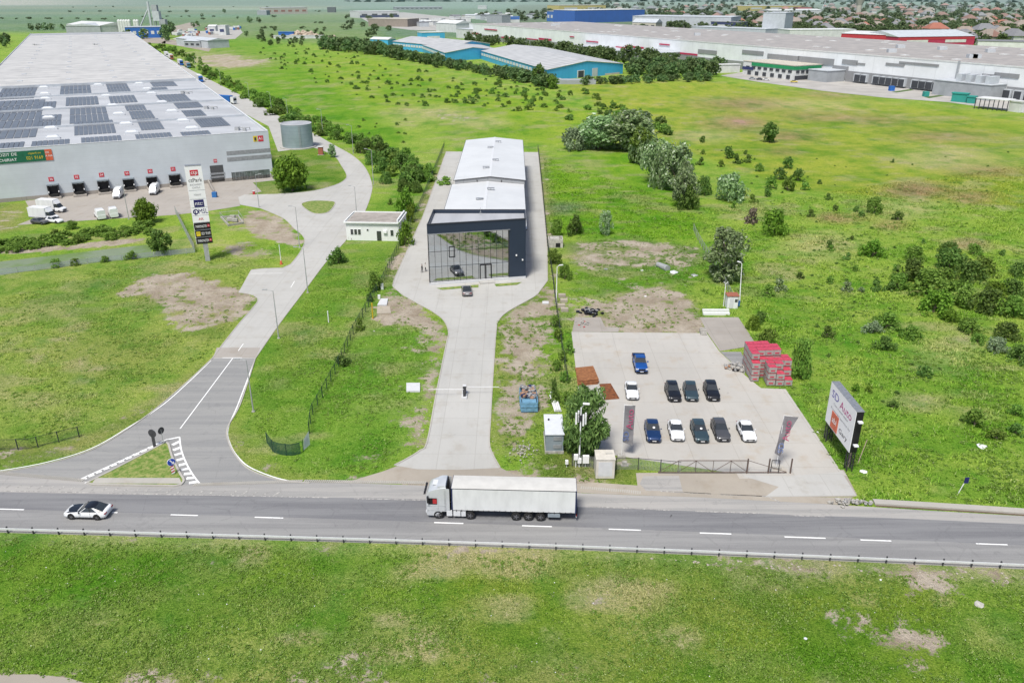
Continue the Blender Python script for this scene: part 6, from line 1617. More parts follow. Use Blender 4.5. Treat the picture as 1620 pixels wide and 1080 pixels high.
for lab, pts, h in (('square white chamber cover on the grass left of the drive', [(643, 607.5), (664.5, 607.5), (664.5, 620.5), (643, 620.5)], .22), ('white chamber cover on bare ground at the head of the left fence', [(603, 474), (614, 474), (612, 484), (597, 484)], .25), ('sand-coloured slab next to the white chamber cover', [(597, 486), (617, 485), (619, 496), (596, 497)], .12), ('small white block on the bare strip right of the apron', [(858, 477.5), (868, 477.5), (868, 481), (858, 481)], .15)):
    quadsheet('chamber_cover', lab, 'cover', pts, .02, h, 'sand' if 'sand' in lab else 'plaster')
for lab, px, py, h in (('white meter box by the fence, farther of two', 605, 458, 1.2), ('white meter box by the fence, nearer of two', 600, 473, .8)): A = G(px, py); single_set(MB().box((0, 0, h / 2), (.45, .35, h)).build('meter_box', 'office_white'), lab, 'box', tuple(A))
# concrete pit with railing near the brown plot
A = G(366, 358); t = thing('pit_railing', 'concrete pit with low railing and pale blocks on the brown plot', 'pit', tuple(A)); b = MB(); b.sweep(GP([(350, 345), (377, 343), (384, 354), (362, 358)]), .3, .5, closed=True); b.build('kerb', 'stone', t, world=True)
b = MB(); c_ = GP([(349, 345), (378, 342), (386, 355), (361, 359)])
for q in c_: b.tube((q[0], q[1], 0), (q[0], q[1], 1.5), .05)
for i in range(4): b.tube((*c_[i], 1.45), (*c_[(i + 1) % 4], 1.45), .04)
b.build('railing', 'galv', t, world=True)
for x, y in ((364, 350), (372, 351), (368, 346)): q = G(x, y); b = MB(); b.box((q.x, q.y, .5), (1.3, .9, .7)); b.build('block', 'stone', t, world=True)
# traffic signs of the splitter island
def disc(b, c, n_, r, th, mi=0): n_ = Vector(n_).normalized(); b.tube(Vector(c) - n_ * th / 2, Vector(c) + n_ * th / 2, r, n=20, mi=mi)
A = G(245, 707); t = thing('road_sign', 'large round road sign seen from its dark back on the island', 'road sign', tuple(A)); MB().box((0, 0, .9), (.34, .14, 1.8)).build('post', 'letter_dark', t); b = MB(); disc(b, (0, .0, 1.95), (.25, 1, 0), .55, .05); b.build('disc', 'letter_dark', t); b = MB(); disc(b, (.008, .032, 1.95), (.25, 1, 0), .54, .012); b.build('face', 'sign_blue', t)
A = G(259, 703); t = thing('road_sign', 'smaller oval-looking road sign turned sideways at the island tip', 'road sign', tuple(A)); MB().tube((0, 0, 0), (0, 0, 2.2), .04).build('post', 'galv', t); b = MB(); disc(b, (0, 0, 2.0), (-1, .55, 0), .45, .05); b.build('disc', 'letter_dark', t)
A = G(275, 751); t = thing('keep_right_sign', 'blue arrow sign above a red and white striped board on the island edge', 'road sign', tuple(A)); MB().tube((0, .05, 0), (0, .05, 2.0), .04).build('post', 'galv', t)
nn = Vector((.75, -1, 0)).normalized(); tx = Vector((-nn.y, nn.x, 0)); b = MB(); disc(b, (0, 0, 1.75), nn, .45, .05); b.build('disc', 'sign_blue', t)
b = MB(); disc(b, tuple(nn * -.012 + Vector((0, 0, 1.75))), nn, .49, .05); b.build('rim', 'sign_white', t)
b = MB(); c0 = nn * .04
def tp(u, v): q = c0 + tx * u + UP * (1.75 + v); return tuple(q)
b.add([tp(-.22, .30), tp(-.10, .34), tp(.20, -.10), tp(.10, -.16)], [(0, 1, 2, 3)]); b.add([tp(.30, -.32), tp(.28, .06), tp(-.06, -.20)], [(0, 1, 2)]); b.build('arrow', 'sign_white', t)
b = MB(); 
for i in range(6):
    z0, z1 = .15 + i * .18, .15 + (i + 1) * .18
    vs = [tuple(tx * u + UP * z) for u, z in ((-.2, z0), (.2, z0 + .12), (.2, z1 + .12), (-.2, z1))]; b.add(vs, [(0, 1, 2, 3)], i % 2)
b.build('striped_board', ['sign_white', 'sign_red'], t)
A = G(1516, 780); t = thing('road_sign', 'small dark blue sign on a tilted white post by the ditch on the right', 'road sign', tuple(A)); MB().tube((0, 0, 0), (.5, 0, 1.9), .05).build('post', 'office_white', t); b = MB(); b.box((.55, -.03, 1.75), (.5, .05, .75)); b.build('plate', 'sign_navy', t)
# torn banner at the fence end
A = G(480, 714); Bq = G(491, 706); t = thing('banner_board', 'tilted white torn banner at the end of the left fence', 'banner', tuple(A)); d = Bq - A; b = MB(); b.add([tuple(UP * .15), tuple(d + UP * .3), tuple(d + UP * 2.2), tuple(d * .2 + UP * 1.6)], [(0, 1, 2, 3)]); b.build('cloth', 'office_white', t)
b = MB(); b.add([tuple(d * .3 + UP * .5 + Vector((.02, -.05, 0))), tuple(d * .8 + UP * .9 + Vector((.02, -.05, 0))), tuple(d * .8 + UP * 1.5 + Vector((.02, -.05, 0))), tuple(d * .3 + UP * 1.1 + Vector((.02, -.05, 0)))], [(0, 1, 2, 3)]); b.build('print', 'kiosk_roof', t); b = MB(); b.tube((0, .06, 0), (0, .06, 1.7), .04); b.build('post', 'fence_green', t)
# litter and debris: pale sheets and stones
for lab, px, py, s_, m in (('white sheet lying in the grass beside the billboard', 1366, 746, .9, 'office_white'), ('concrete block lying on the verge at the lower right', 1548, 956, .85, 'plaster_old'), ('pale boulder on the grass left of the drive mouth', 669, 681, .35, 'sand'), ('white bag at the foot of the billboard', 1294, 684, .35, 'office_white'), ('rounded grey stone by the fence left of the drive', 592, 524, .35, 'stone'), ('small white bag on the verge below the road at the right', 1393, 917, .22, 'office_white'), ('pale blue litter on the verge at lower centre right', 1274, 1010, .28, 'kiosk_roof'), ('grey tarpaulin crumpled on the weeds behind the lot', 1098, 436, 1.2, 'galv'), ('white plastic sheet on the weeds behind the lot', 1066, 431, 1.6, 'kiosk_roof'), ('small white rag behind the lot', 1016, 428, .6, 'office_white'), ('white pipe bundle lying in the meadow on the right', 1553, 706, 1.3, 'office_white'), ('dark tarpaulin hump on weeds by the drive fence', 958, 426, .9, 'sign_grey'), ('white scrap on the bare soil behind the lot', 1021, 469, .5, 'office_white'), ('white rock-like rubble on the far right meadow', 1475, 449, .8, 'office_white')):
    A = G(px, py); b = MB(); b.rock((0, 0, .03), s_ * .62, int(px), sq=.3 if s_ > .4 else .5); nm = 'litter' if m in ('office_white', 'kiosk_roof') and s_ < .7 else ('tarpaulin' if s_ > .8 and m != 'plaster_old' else 'stone_block')
    o = b.build({'litter': 'plastic_bag', 'tarpaulin': 'tarpaulin', 'stone_block': 'stone_block'}[nm], m); o.location = tuple(A); single(o, lab, {'litter': 'litter', 'tarpaulin': 'tarpaulin', 'stone_block': 'stone'}[nm])
rl = random.Random(31)
bits = MB()
for i in range(70):
    px, py = rl.uniform(0, 1620), rl.uniform(872 + 0, 1075)
    if py < 870 + .03 * px: continue
    A = G(px, py); bits.rock((A.x, A.y, .03), rl.uniform(.03, .07), i)
tag(bits.build('litter', 'office_white'), 'specks of white litter and pebbles over the mown verge', 'litter', kind='stuff')
b = MB(); A, Bq = G(1040, 421), G(1056, 428); b.tube((A.x, A.y, .4), (Bq.x, Bq.y, .4), .5, .7, n=12); single(b.build('concrete_pipe', 'galv'), 'grey tapered pipe lying on the weeds behind the lot', 'pipe')
# ditch and its concrete edge on the right
t = thing('ditch_wall', 'long low concrete edge wall of the ditch at the right', 'wall', loc2(1420, 803)); c_ = GP(curve([(1385, 799), (1500, 806), (1620, 814), (2000, 842)], 6)); b = MB(); b.sweep([(q[0], q[1] + .5) for q in c_], .9, .22); b.build('coping', 'kerb_stone', t, world=True)
sheet('ditch_bed', [(q[0], q[1] + .35) for q in c_] + [(q[0], q[1] - .22) for q in c_][::-1], .016, 'soil')
# street poles of the site drive side wall pieces
for i in range(7):
    A = G(884, 652); b = MB(); b.tube((0, 0, .16 + .2 * (i % 2)), (-.5, 4.4 + .5 * (i % 3), .3 + .22 * (i % 2)), .10); o = b.build('plastic_pipe', 'office_white'); o.location = (A.x + .26 * (i // 2 + .5 * (i % 2)) - .5, A.y, 0)
    single(o, 'white plastic pipe lying behind the transformer kiosk', 'pipe', 'white pipes behind the kiosk')
# meter blocks at top of drive fence
for k, (px, py) in enumerate(((889, 470), (892, 478), (888, 486), (893, 492))): A = G(px, py); single_set(MB().box((0, 0, .3), (1.3, .9, .6)).build('concrete_block', 'sand'), 'pale concrete block in the row at the drive fence', 'block', tuple(A), 'concrete blocks by the drive fence')

rw_ = random.Random(41); wd_ = MB()
for poly, n in (([(868, 446), (880, 470), (872, 640), (800, 712), (778, 700), (787, 520)], 90), ([(600, 480), (690, 500), (709, 525), (690, 624), (664, 713), (640, 700), (660, 560)], 70), ([(930, 500), (1030, 446), (1112, 500), (1000, 525)], 70), ([(895, 385), (1110, 392), (1100, 440), (905, 420)], 90), ([(185, 465), (300, 428), (408, 470), (300, 520)], 60), ([(560, 762), (810, 746), (900, 772), (700, 770)], 40), ([(1000, 880), (1620, 905), (1620, 925), (1100, 892)], 90)):
    xs = [q[0] for q in poly]; ys = [q[1] for q in poly]; c_ = 0
    while c_ < n:
        px, py = rw_.uniform(min(xs), max(xs)), rw_.uniform(min(ys), max(ys))
        if not inpoly(np.array([px]), np.array([py]), poly)[0]: continue
        A = G(px, py); wd_.rock((A.x, A.y, .0), rw_.choice((.05, .07, .10, .16)), c_); c_ += 1
tag(wd_.build('rubble', 'gravel'), 'loose stones and rubble strewn over the bare ground', None, kind='stuff')
# ------------------------------------------------------------------ vegetation
def crown_mesh(name, seed, n, k, leaf, m, prof, aspect=.6, droop=0., lump=.30):
    """leaf cards on the shells of many clumps filling the crown's outline; unit radius, prof(t) = (radius, z)"""
    r = np.random.RandomState(seed); C = []
    for i in range(k):
        t = r.rand(); rad, z = prof(t); a = r.rand() * 2 * np.pi; q = rad * (r.rand() ** .45) * (.80 + .3 * r.rand())
        C.append((q * np.cos(a), q * np.sin(a), z))
    C = np.array(C); cr = lump * (.6 + .7 * r.rand(k))
    w_ = r.randint(0, k, n); d = r.normal(size=(n, 3)); d /= np.linalg.norm(d, axis=1)[:, None]
    p = C[w_] + d * (cr[w_] * (.55 + .5 * r.rand(n)))[:, None]
    p[:, 2] = np.maximum(p[:, 2], .03)
    nrm = d * .7 + r.normal(size=(n, 3)) * .45 + np.array([0, 0, .35]); nrm /= np.linalg.norm(nrm, axis=1)[:, None]
    up = np.tile(np.array([[0, 0, 1.]]), (n, 1)) if droop else r.normal(size=(n, 3))
    if droop: up = up + r.normal(size=(n, 3)) * .35
    u = np.cross(nrm, up); u /= (np.linalg.norm(u, axis=1)[:, None] + 1e-6); v = np.cross(nrm, u)
    s = leaf * (.55 + .9 * r.rand(n))[:, None]
    q = np.stack([p - v * s, p + u * s * aspect, p + v * s, p - u * s * aspect], 1).reshape(-1, 3)
    me = bpy.data.meshes.new(name); me.vertices.add(4 * n); me.vertices.foreach_set('co', q.astype(np.float32).ravel())
    me.loops.add(4 * n); me.loops.foreach_set('vertex_index', np.arange(4 * n, dtype=np.int32)); me.polygons.add(n); me.polygons.foreach_set('loop_start', np.arange(0, 4 * n, 4, dtype=np.int32))
    me.update(calc_edges=True); me.materials.append(M[m]); return me
def recolor(me, m): c = me.copy(); c.materials.clear(); c.materials.append(M[m]); return c
P_BUSH = lambda t: (math.cos(t * 1.35) * .95, .12 + .75 * math.sin(t * 1.5))
P_TREE = lambda t: (math.sin(math.pi * (.08 + .86 * t)) ** .7 * .85, .25 + t * 1.25)
P_COL = lambda t: (math.sin(math.pi * (.14 + .80 * t)) ** .6 * .80, .15 + t * 1.75)
P_WIDE = lambda t: (math.sin(math.pi * (.12 + .82 * t)) ** .6 * .88, .20 + t * .95)
BU = [crown_mesh('foliage', 10 + i, 420, 16, .13, 'leaf_mid', P_BUSH) for i in range(3)]
BUSH = {'mid': BU, 'dark': [recolor(b, 'leaf_dark') for b in BU], 'bright': [recolor(b, 'leaf_bright') for b in BU], 'grey': [recolor(b, 'leaf_grey') for b in BU], 'silver': [recolor(b, 'leaf_silver') for b in BU], 'far': [crown_mesh('foliage', 20 + i, 130, 9, .2, 'leaf_far', P_BUSH) for i in range(3)],
        'red': [recolor(BU[0], 'leaf_red')], 'dead': [recolor(BU[1], 'leaf_dead')]}
BB = [crown_mesh('foliage', 40 + i, 1500, 34, .075, 'leaf_mid', P_BUSH, lump=.26) for i in range(3)]
BIG = {'mid': BB, 'dark': [recolor(b, 'leaf_dark') for b in BB], 'bright': [recolor(b, 'leaf_bright') for b in BB], 'silver': [recolor(b, 'leaf_silver') for b in BB], 'grey': [recolor(b, 'leaf_grey') for b in BB]}
TR = {'round': crown_mesh('crown', 51, 4200, 60, .065, 'leaf_bright', P_WIDE, lump=.25), 'willow': crown_mesh('crown', 52, 8000, 70, .085, 'leaf_willow', P_COL, aspect=.28, droop=1, lump=.27),
      'poplar': crown_mesh('crown', 53, 4500, 60, .06, 'leaf_silver', P_COL, lump=.23), 'poplar2': crown_mesh('crown', 54, 3600, 44, .065, 'leaf_silver', P_TREE, lump=.25), 'poplar3': crown_mesh('crown', 57, 3600, 50, .065, 'leaf_silver', P_TREE, lump=.24),
      'dark': crown_mesh('crown', 55, 2600, 44, .075, 'leaf_dark', P_TREE, lump=.26), 'mid': crown_mesh('crown', 56, 2600, 40, .075, 'leaf_mid', P_TREE, lump=.26)}
FT = [crown_mesh('crown', 60 + i, 330, 16, .15, 'leaf_far', P_TREE, lump=.3) for i in range(4)]
FC = crown_mesh('crown', 66, 260, 14, .13, 'leaf_far', P_COL, lump=.22)
def trunk_mesh(seed, limbs=5, h=1.0):
    r = random.Random(seed); b = MB(); b.tube((0, 0, 0), (.03, .02, h * .8), .07, .03, 7)
    for i in range(limbs):
        a = i * 2.4 + r.random(); z = h * r.uniform(.25, .7); b.tube((.01, .01, z), (math.cos(a) * .5, math.sin(a) * .5, z + h * r.uniform(.25, .5)), .03, .008, 5)
    return b.mesh('trunk', 'bark')
TK = [trunk_mesh(i) for i in range(3)]; TKF = MB().tube((0, 0, 0), (0, 0, .7), .06, .03, 5).mesh('trunk', 'bark')
STM = [trunk_mesh(9 + i, 4, .5) for i in range(2)]
def depth(p): return p.y * CP + CAMH * SP
rv = random.Random(77)
def dims(x0, x1, yt, yb):
    """ground centre, width and height in metres of a plant that fills the given survey rectangle"""
    p = G((x0 + x1) / 2, yb); a = math.atan2(CAMH, p.y); d = depth(p); w_ = (x1 - x0) * d / FPX
    p = p + Vector((p.x, p.y, 0)).normalized() * (w_ * .32); h = ((yb - yt) * d / FPX - .62 * w_ * math.sin(a)) / math.cos(a)
    return p, w_, max(h, w_ * .35)
def bush(kind, x0, x1, yt, yb, label, group=None, big=False, name='shrub'):
    p, w_, h = dims(x0, x1, yt, yb); t = thing(name, label, 'shrub', (p.x, p.y, 0), rv.uniform(0, 6.28), group)
    me = rv.choice((BIG if big else BUSH)[kind]); o = link('foliage', me, t); o.scale = (w_ / 2.15, w_ / 2.15, h / 1.02)
    o = link('stem', rv.choice(STM), t); o.scale = (w_ / 2.4, w_ / 2.4, h)
    return t
HT_ = {'round': 1.28, 'willow': 2.05, 'poplar': 2.05, 'poplar2': 1.65, 'poplar3': 1.65, 'dark': 1.65, 'mid': 1.65}
def tree(kind, x0, x1, yt, yb, label, group=None):
    p, w_, h = dims(x0, x1, yt, yb); t = thing('tree', label, 'tree', (p.x, p.y, 0), rv.uniform(0, 6.28), group)
    o = link('crown', TR[kind], t); q_ = 1.8 if kind in ('willow', 'poplar', 'poplar2', 'poplar3') else 2.05; o.scale = (w_ / q_, w_ / q_, h / HT_[kind]); o = link('trunk', rv.choice(TK), t); o.scale = (w_ / 2.6, w_ / 2.6, h * .85)
    return t
MASS = {}
def mass(key, me, loc, rz, sc):
    MASS.setdefault(key, []).append((me, loc, rz, sc))
def bake_mass(key, name, label, kindm):
    V, mats_ = [], None
    for me, loc, rz, sc in MASS[key]:
        n = len(me.vertices); v = np.empty(n * 3, np.float32); me.vertices.foreach_get('co', v); v = v.reshape(-1, 3) * np.array(sc, np.float32)
        c_, s_ = math.cos(rz), math.sin(rz); V.append(np.stack([v[:, 0] * c_ - v[:, 1] * s_ + loc[0], v[:, 0] * s_ + v[:, 1] * c_ + loc[1], v[:, 2] + loc[2]], 1))
    v = np.concatenate(V).astype(np.float32); n = len(v); me = bpy.data.meshes.new(name); me.vertices.add(n); me.vertices.foreach_set('co', v.ravel())
    me.loops.add(n); me.loops.foreach_set('vertex_index', np.arange(n, dtype=np.int32)); me.polygons.add(n // 4); me.polygons.foreach_set('loop_start', np.arange(0, n, 4, dtype=np.int32)); me.update(calc_edges=True); me.materials.append(M[kindm])
    return tag(link(name, me), label, None, kind='stuff')
def small(px, py, wpx, kind, label, group, hk=.8, name='shrub', key=None):
    if key:
        p = G(px, py); w_ = wpx * depth(p) / FPX; mass(key, rv.choice(BUSH[kind]), p, rv.uniform(0, 6.28), (w_ / 2, w_ / 2, w_ / 2 * hk * rv.uniform(.7, 1.3))); return
    p = G(px, py); w_ = wpx * depth(p) / FPX; me = rv.choice(BUSH[kind]); o = link(name, me, None, (p.x, p.y, 0), rv.uniform(0, 6.28))
    o.scale = (w_ / 2, w_ / 2 * rv.uniform(.8, 1.2), w_ / 2 * hk * rv.uniform(.7, 1.3)); return tag(o, label, 'shrub', group)

# trees one can tell apart
tree('willow', 886, 966, 606, 732, 'large feathery green willow behind the antenna mast')
tree('poplar', 1107, 1181, 351, 451, 'tall dark green and white-leaved poplar beside the guard booth')
tree('round', 431, 496, 245, 307, 'dense round bright green tree on the lawn below the tank')
tree('round', 212, 253, 313, 356, 'light green rounded tree between the yard and the canal')
tree('dark', 236, 280, 360, 407, 'dark dense small tree at the canal end by the fence')
gp_ = 'silvery poplars in the diagonal thicket'
tree('poplar2', 955, 1050, 172, 245, 'broad silvery poplar at the far top of the thicket', gp_)
tree('poplar3', 912, 985, 178, 240, 'dull green poplar at the left top of the thicket', gp_)
tree('poplar3', 1012, 1066, 218, 292, 'silvery leaning poplar, second down the thicket', gp_)
tree('poplar2', 1040, 1098, 225, 305, 'tall silvery poplar in the middle of the thicket', gp_)
tree('poplar3', 1056, 1102, 262, 331, 'silvery poplar at the near lower end of the thicket', gp_)
tree('mid', 985, 1040, 200, 262, 'mid-green tree tucked in behind the silvery poplars', gp_)
for x0, x1, y0, y1, k, lab in [(935, 990, 182, 236, 'silver', 'grey-green rounded bush filling the thicket top'), (990, 1030, 205, 262, 'silver', 'grey-green bush under the broad silvery poplar'), (1022, 1062, 236, 300, 'silver', 'whitish leaning bush at the left flank of the thicket'), (1064, 1098, 255, 312, 'silver', 'whitish bush on the right flank of the thicket'), (1070, 1106, 292, 334, 'dark', 'dark low bush at the foot of the thicket'), (1030, 1056, 268, 296, 'mid', 'pale stemmed bush at the thicket edge'), (958, 992, 180, 205, 'mid', 'bright bush behind the thicket top')]:
    bush(k, x0, x1, y0, y1, lab, big=True)
bush('silver', 1122, 1184, 272, 322, 'wide white-flecked bush right of the poplar thicket', big=True)
bush('dark', 1098, 1130, 278, 310, 'dark shrub between the thicket and the white-flecked bush', big=True)
bush('grey', 882, 934, 202, 240, 'pale grey-leaved bush at the left end of the thicket', big=True)
bush('silver', 925, 962, 205, 238, 'grey-green bush beside the pale one at the thicket top', big=True)
tree('dark', 1199, 1234, 192, 227, 'single dark round tree alone in the upper meadow')
bush('bright', 1197, 1248, 328, 375, 'large bright green bush beside the heap of dead branches', big=True)
bush('dead', 1175, 1201, 329, 356, 'greyish brown heap of dead branches in the meadow', name='brush_pile')
bush('mid', 1364, 1398, 310, 340, 'single olive-green bush in the middle of the right meadow', big=True)
bush('bright', 1358, 1400, 376, 410, 'bright spreading bush below the olive one in the right meadow', big=True)
bush('mid', 1244, 1287, 534, 602, 'round green bush behind the red-wrapped pallets', big=True)
bush('mid', 1196, 1232, 516, 548, 'leafy bush on the lot boundary above the pallets', big=True)
bush('bright', 1178, 1206, 497, 524, 'small bright bush on the lot boundary beside the pad', big=True)
bush('dark', 1190, 1214, 490, 512, 'dark small bush behind the boundary bushes', big=True)
bush('dark', 894, 926, 338, 374, 'dark bush beside the concrete hut by the drive fence', big=True)
bush('mid', 868, 894, 345, 376, 'mid-green bush behind the concrete hut', big=True)
tree('poplar2', 946, 970, 332, 374, 'thin young pale tree behind the weeds of the lot')
bush('mid', 862, 892, 393, 420, 'leafy bush in front of the concrete hut', big=True)
bush('mid', 880, 906, 415, 444, 'leafy bush at the white lamp post', big=True)
bush('dark', 868, 886, 600, 640, 'narrow bush along the drive fence by the kiosk')
for i, (x, y) in enumerate([(878, 520), (884, 540), (890, 575), (880, 590), (893, 606), (900, 560), (876, 640), (896, 640)]): bush('mid', x - 11, x + 11, y - 22, y, 'leafy weed bush in the row along the drive fence', 'bushes along the drive fence')
# white office planting
bush('dark', 596, 611, 360, 380, 'dark rounded conifer beside the office door'); bush('dark', 613, 621, 365, 381, 'slim dark conifer right of the office door')
bush('bright', 626, 656, 349, 390, 'lush green tree-like bush at the office corner', big=True)
for i, x in enumerate((553, 558, 563)): bush('red', x - 3.5, x + 3.5, 369, 380, 'small red-leaved shrub along the office front', 'red shrubs at the office')
for i, x in enumerate((572, 578, 593)): bush('dark', x - 4, x + 4, 371, 380, 'small dark shrub along the office front', 'dark shrubs at the office')
bush('dark', 518, 552, 389, 420, 'dark ragged shrub on the lawn corner below the office', big=True)
bush('mid', 577, 608, 428, 462, 'green bush growing over the left mesh fence', big=True); bush('dark', 578, 592, 462, 478, 'small dark bush on the left mesh fence'); bush('mid', 562, 578, 503, 524, 'small bush on the left mesh fence lower down')
bush('dark', 520, 560, 562, 582, 'low dark growth along the lower left mesh fence'); 
bush('bright', 624, 662, 296, 340, 'bright leafy bush beside the left mesh fence', big=True); bush('bright', 640, 660, 322, 352, 'bright bush above the office corner', big=True)
tree('poplar2', 519, 534, 228, 250, 'small dark-leaved tree on the lawn by the red cabinet')
# right thicket
gt = 'bushes of the right meadow thicket'
for x, y, w_, k in [(1462, 470, 70, 'mid'), (1440, 448, 60, 'dark'), (1500, 430, 60, 'dark'), (1475, 500, 66, 'bright'), (1530, 450, 60, 'dark'), (1552, 440, 52, 'mid'), (1510, 485, 64, 'mid'), (1560, 500, 70, 'dark'), (1600, 505, 60, 'mid'), (1420, 460, 44, 'mid'), (1445, 415, 40, 'mid'), (1400, 525, 50, 'mid'), (1380, 530, 36, 'grey'), (1398, 556, 40, 'dark'), (1440, 540, 40, 'mid'), (1530, 530, 44, 'mid'), (1502, 512, 36, 'bright'), (1590, 540, 50, 'dark'), (1600, 470, 46, 'dark'), (1610, 575, 50, 'dark'), (1575, 560, 44, 'grey'), (1545, 545, 30, 'mid'), (1500, 405, 36, 'dark'), (1610, 440, 40, 'dark'), (1540, 405, 30, 'mid'), (1572, 470, 40, 'bright'), (1490, 455, 50, 'mid')]:
    bush(k, x - w_ / 2, x + w_ / 2, y - w_ * .72, y, {'mid': 'mid-green', 'dark': 'dark green', 'bright': 'bright green', 'grey': 'greyish'}[k] + ' bush in the dense thicket at the right edge of the meadow', gt, True)
for x, y, w_, k, lab in [(1308, 535, 26, 'dark', 'upright dark bush in the meadow above the billboard'), (1540, 678, 46, 'mid', 'broad low bush in the lower right meadow'), (1574, 700, 34, 'mid', 'smaller bush below the broad low one at lower right'), (1606, 690, 30, 'dark', 'dark bush at the right frame edge, lower meadow'), (1460, 598, 30, 'dark', 'small round bush in the open right meadow'), (1412, 648, 22, 'dark', 'dark low bush above the brown patch on the right'), (1352, 622, 20, 'bright', 'small bright bush just above the billboard'), (1374, 622, 18, 'bright', 'small bright bush right of the billboard top'), (1339, 462, 22, 'silver', 'whitish flowering shrub in the meadow'), (1362, 464, 14, 'silver', 'smaller whitish flowering shrub in the meadow'), (1385, 462, 26, 'dark', 'low dark shrub next to the whitish shrubs'), (1408, 462, 22, 'dark', 'low dark shrub at the left of the thicket'), (1215, 470, 26, 'mid', 'bushy clump behind the booth'), (1232, 462, 28, 'silver', 'pale-topped clump right of the booth'), (1265, 442, 16, 'dark', 'small dark bush in the meadow right of the booth'), (1312, 450, 18, 'mid', 'small mid-green bush left of the whitish shrub'), (1606, 660, 30, 'mid', 'bush at the right frame edge above the lower one')]:
    bush(k, x - w_ / 2, x + w_ / 2, y - w_ * .8, y, lab)
gm = 'small bushes of the middle right meadow'
for x, y, w_, k in [(1245, 268, 24, 'dark'), (1232, 285, 26, 'dark'), (1262, 288, 26, 'dark'), (1218, 300, 26, 'mid'), (1246, 304, 30, 'mid'), (1273, 302, 18, 'mid'), (1212, 312, 18, 'dark'), (1296, 292, 10, 'dark'), (1310, 317, 14, 'dark'), (1321, 335, 14, 'dark'), (1282, 344, 16, 'dark'), (1362, 344, 14, 'dark'), (1420, 350, 22, 'dark'), (1355, 336, 14, 'dark'), (1310, 394, 18, 'dark'), (1340, 412, 16, 'dark'), (1348, 380, 10, 'dark'), (1460, 386, 10, 'dark'), (1314, 398, 14, 'mid'), (1412, 258, 8, 'dark'), (1586, 405, 14, 'dark'), (1352, 430, 14, 'mid'), (1415, 430, 16, 'mid'), (1150, 252, 26, 'dark'), (1165, 260, 20, 'dark'), (1183, 258, 16, 'dark'), (1140, 265, 14, 'mid'), (1200, 272, 18, 'mid'), (1112, 226, 14, 'dark'), (1112, 245, 10, 'mid'), (1180, 245, 10, 'dark'), (1108, 262, 16, 'dark'), (1095, 268, 12, 'dark'), (1190, 322, 18, 'mid'), (1160, 330, 14, 'mid'), (1175, 312, 14, 'mid')]:
    bush(k, x - w_ / 2, x + w_ / 2, y - w_ * .8, y, 'small ' + ('dark' if k == 'dark' else 'mid-green') + ' bush scattered in the middle right meadow', gm)
# scattered dark dots of the upper meadow
gs = 'scattered dark shrubs of the upper meadow'; n_ = 0
def scatter(poly, n, w0, w1, kinds, label, group, hk=.9, key=None):
    xs = [q[0] for q in poly]; ys = [q[1] for q in poly]; c_ = 0
    while c_ < n:
        x, y = rv.uniform(min(xs), max(xs)), rv.uniform(min(ys), max(ys))
        if inpoly(np.array([x]), np.array([y]), poly)[0]:
            s_ = .55 + .75 * (y - min(ys)) / (max(ys) - min(ys)); small(x, y, rv.uniform(w0, w1) * s_, rv.choice(kinds), label, group, hk, key=key); c_ += 1
scatter([(400, 62), (520, 80), (700, 118), (900, 140), (880, 170), (640, 170), (520, 140), (420, 100)], 190, 4, 11, ['dark'], '', gs, key='dots')
scatter([(700, 125), (930, 140), (1030, 185), (1000, 205), (800, 175)], 55, 8, 18, ['dark', 'mid', 'mid'], 'dark shrub in the loose drift above the poplar thicket', gs)
scatter([(930, 160), (1050, 190), (1060, 220), (960, 200)], 20, 14, 26, ['dark', 'mid'], 'green shrub in the drift just above the poplar thicket', gs)
scatter([(1080, 230), (1600, 240), (1600, 600), (1420, 700), (1300, 560), (1240, 420)], 110, 4, 9, ['dark'], '', '', key='dots')
bake_mass('dots', 'undergrowth', 'countless small dark shrubs dotted over the open meadow', 'leaf_dark')
scatter([(560, 190), (680, 185), (660, 235), (628, 300), (600, 260)], 20, 6, 14, ['mid', 'dark'], 'shrub behind the hedge near the showroom', 'shrubs behind the road hedge')
# hedge of the warehouse road
gh = 'hedge bushes along the warehouse road'
hp = [(238, 74), (262, 82), (285, 92), (310, 108), (335, 126), (362, 142), (390, 156), (415, 168), (440, 184), (466, 196), (490, 206), (515, 214), (545, 228), (575, 240), (605, 256), (630, 272), (655, 290)]
for i in range(86):
    u = rv.random() * (len(hp) - 1); k = int(u); x, y = lerp(hp[k], hp[k + 1], u - k); w_ = (10 + 25 * (u / len(hp)) ** 1.2) * rv.uniform(.7, 1.25)
    dx = rv.uniform(-4, 14) * (1 + u / 8); small(x + dx, y + rv.uniform(-3, 5), w_, rv.choice(['dark', 'dark', 'mid']), 'dense green bush of the long hedge beside the warehouse road', gh, 1.0)
for i in range(150):
    u = rv.random() * (len(hp) - 1); k = int(u); x, y = lerp(hp[k], hp[k + 1], u - k)
    small(x + rv.uniform(0, 18) * (1 + u / 8), y + rv.uniform(-6, 4), (8 + 20 * (u / len(hp))) * rv.uniform(.6, 1.1), 'mid', '', '', 1.0, key='hedge')
bake_mass('hedge', 'undergrowth', 'dense lower growth filling the long hedge beside the warehouse road', 'leaf_mid')
for x, y, w_ in [(590, 262, 30), (607, 276, 34), (634, 268, 34), (648, 288, 30), (612, 292, 26), (640, 306, 30), (660, 306, 26), (600, 246, 26), (570, 244, 24), (655, 270, 24)]: bush('dark', x - w_ / 2, x + w_ / 2, y - w_ * .8, y, 'dark rounded bush in the cluster by the road bend', 'dark bushes at the road bend', True)
bush('mid', 612, 623, 314, 325, 'tiny lone bush on the mown lawn by the bend')
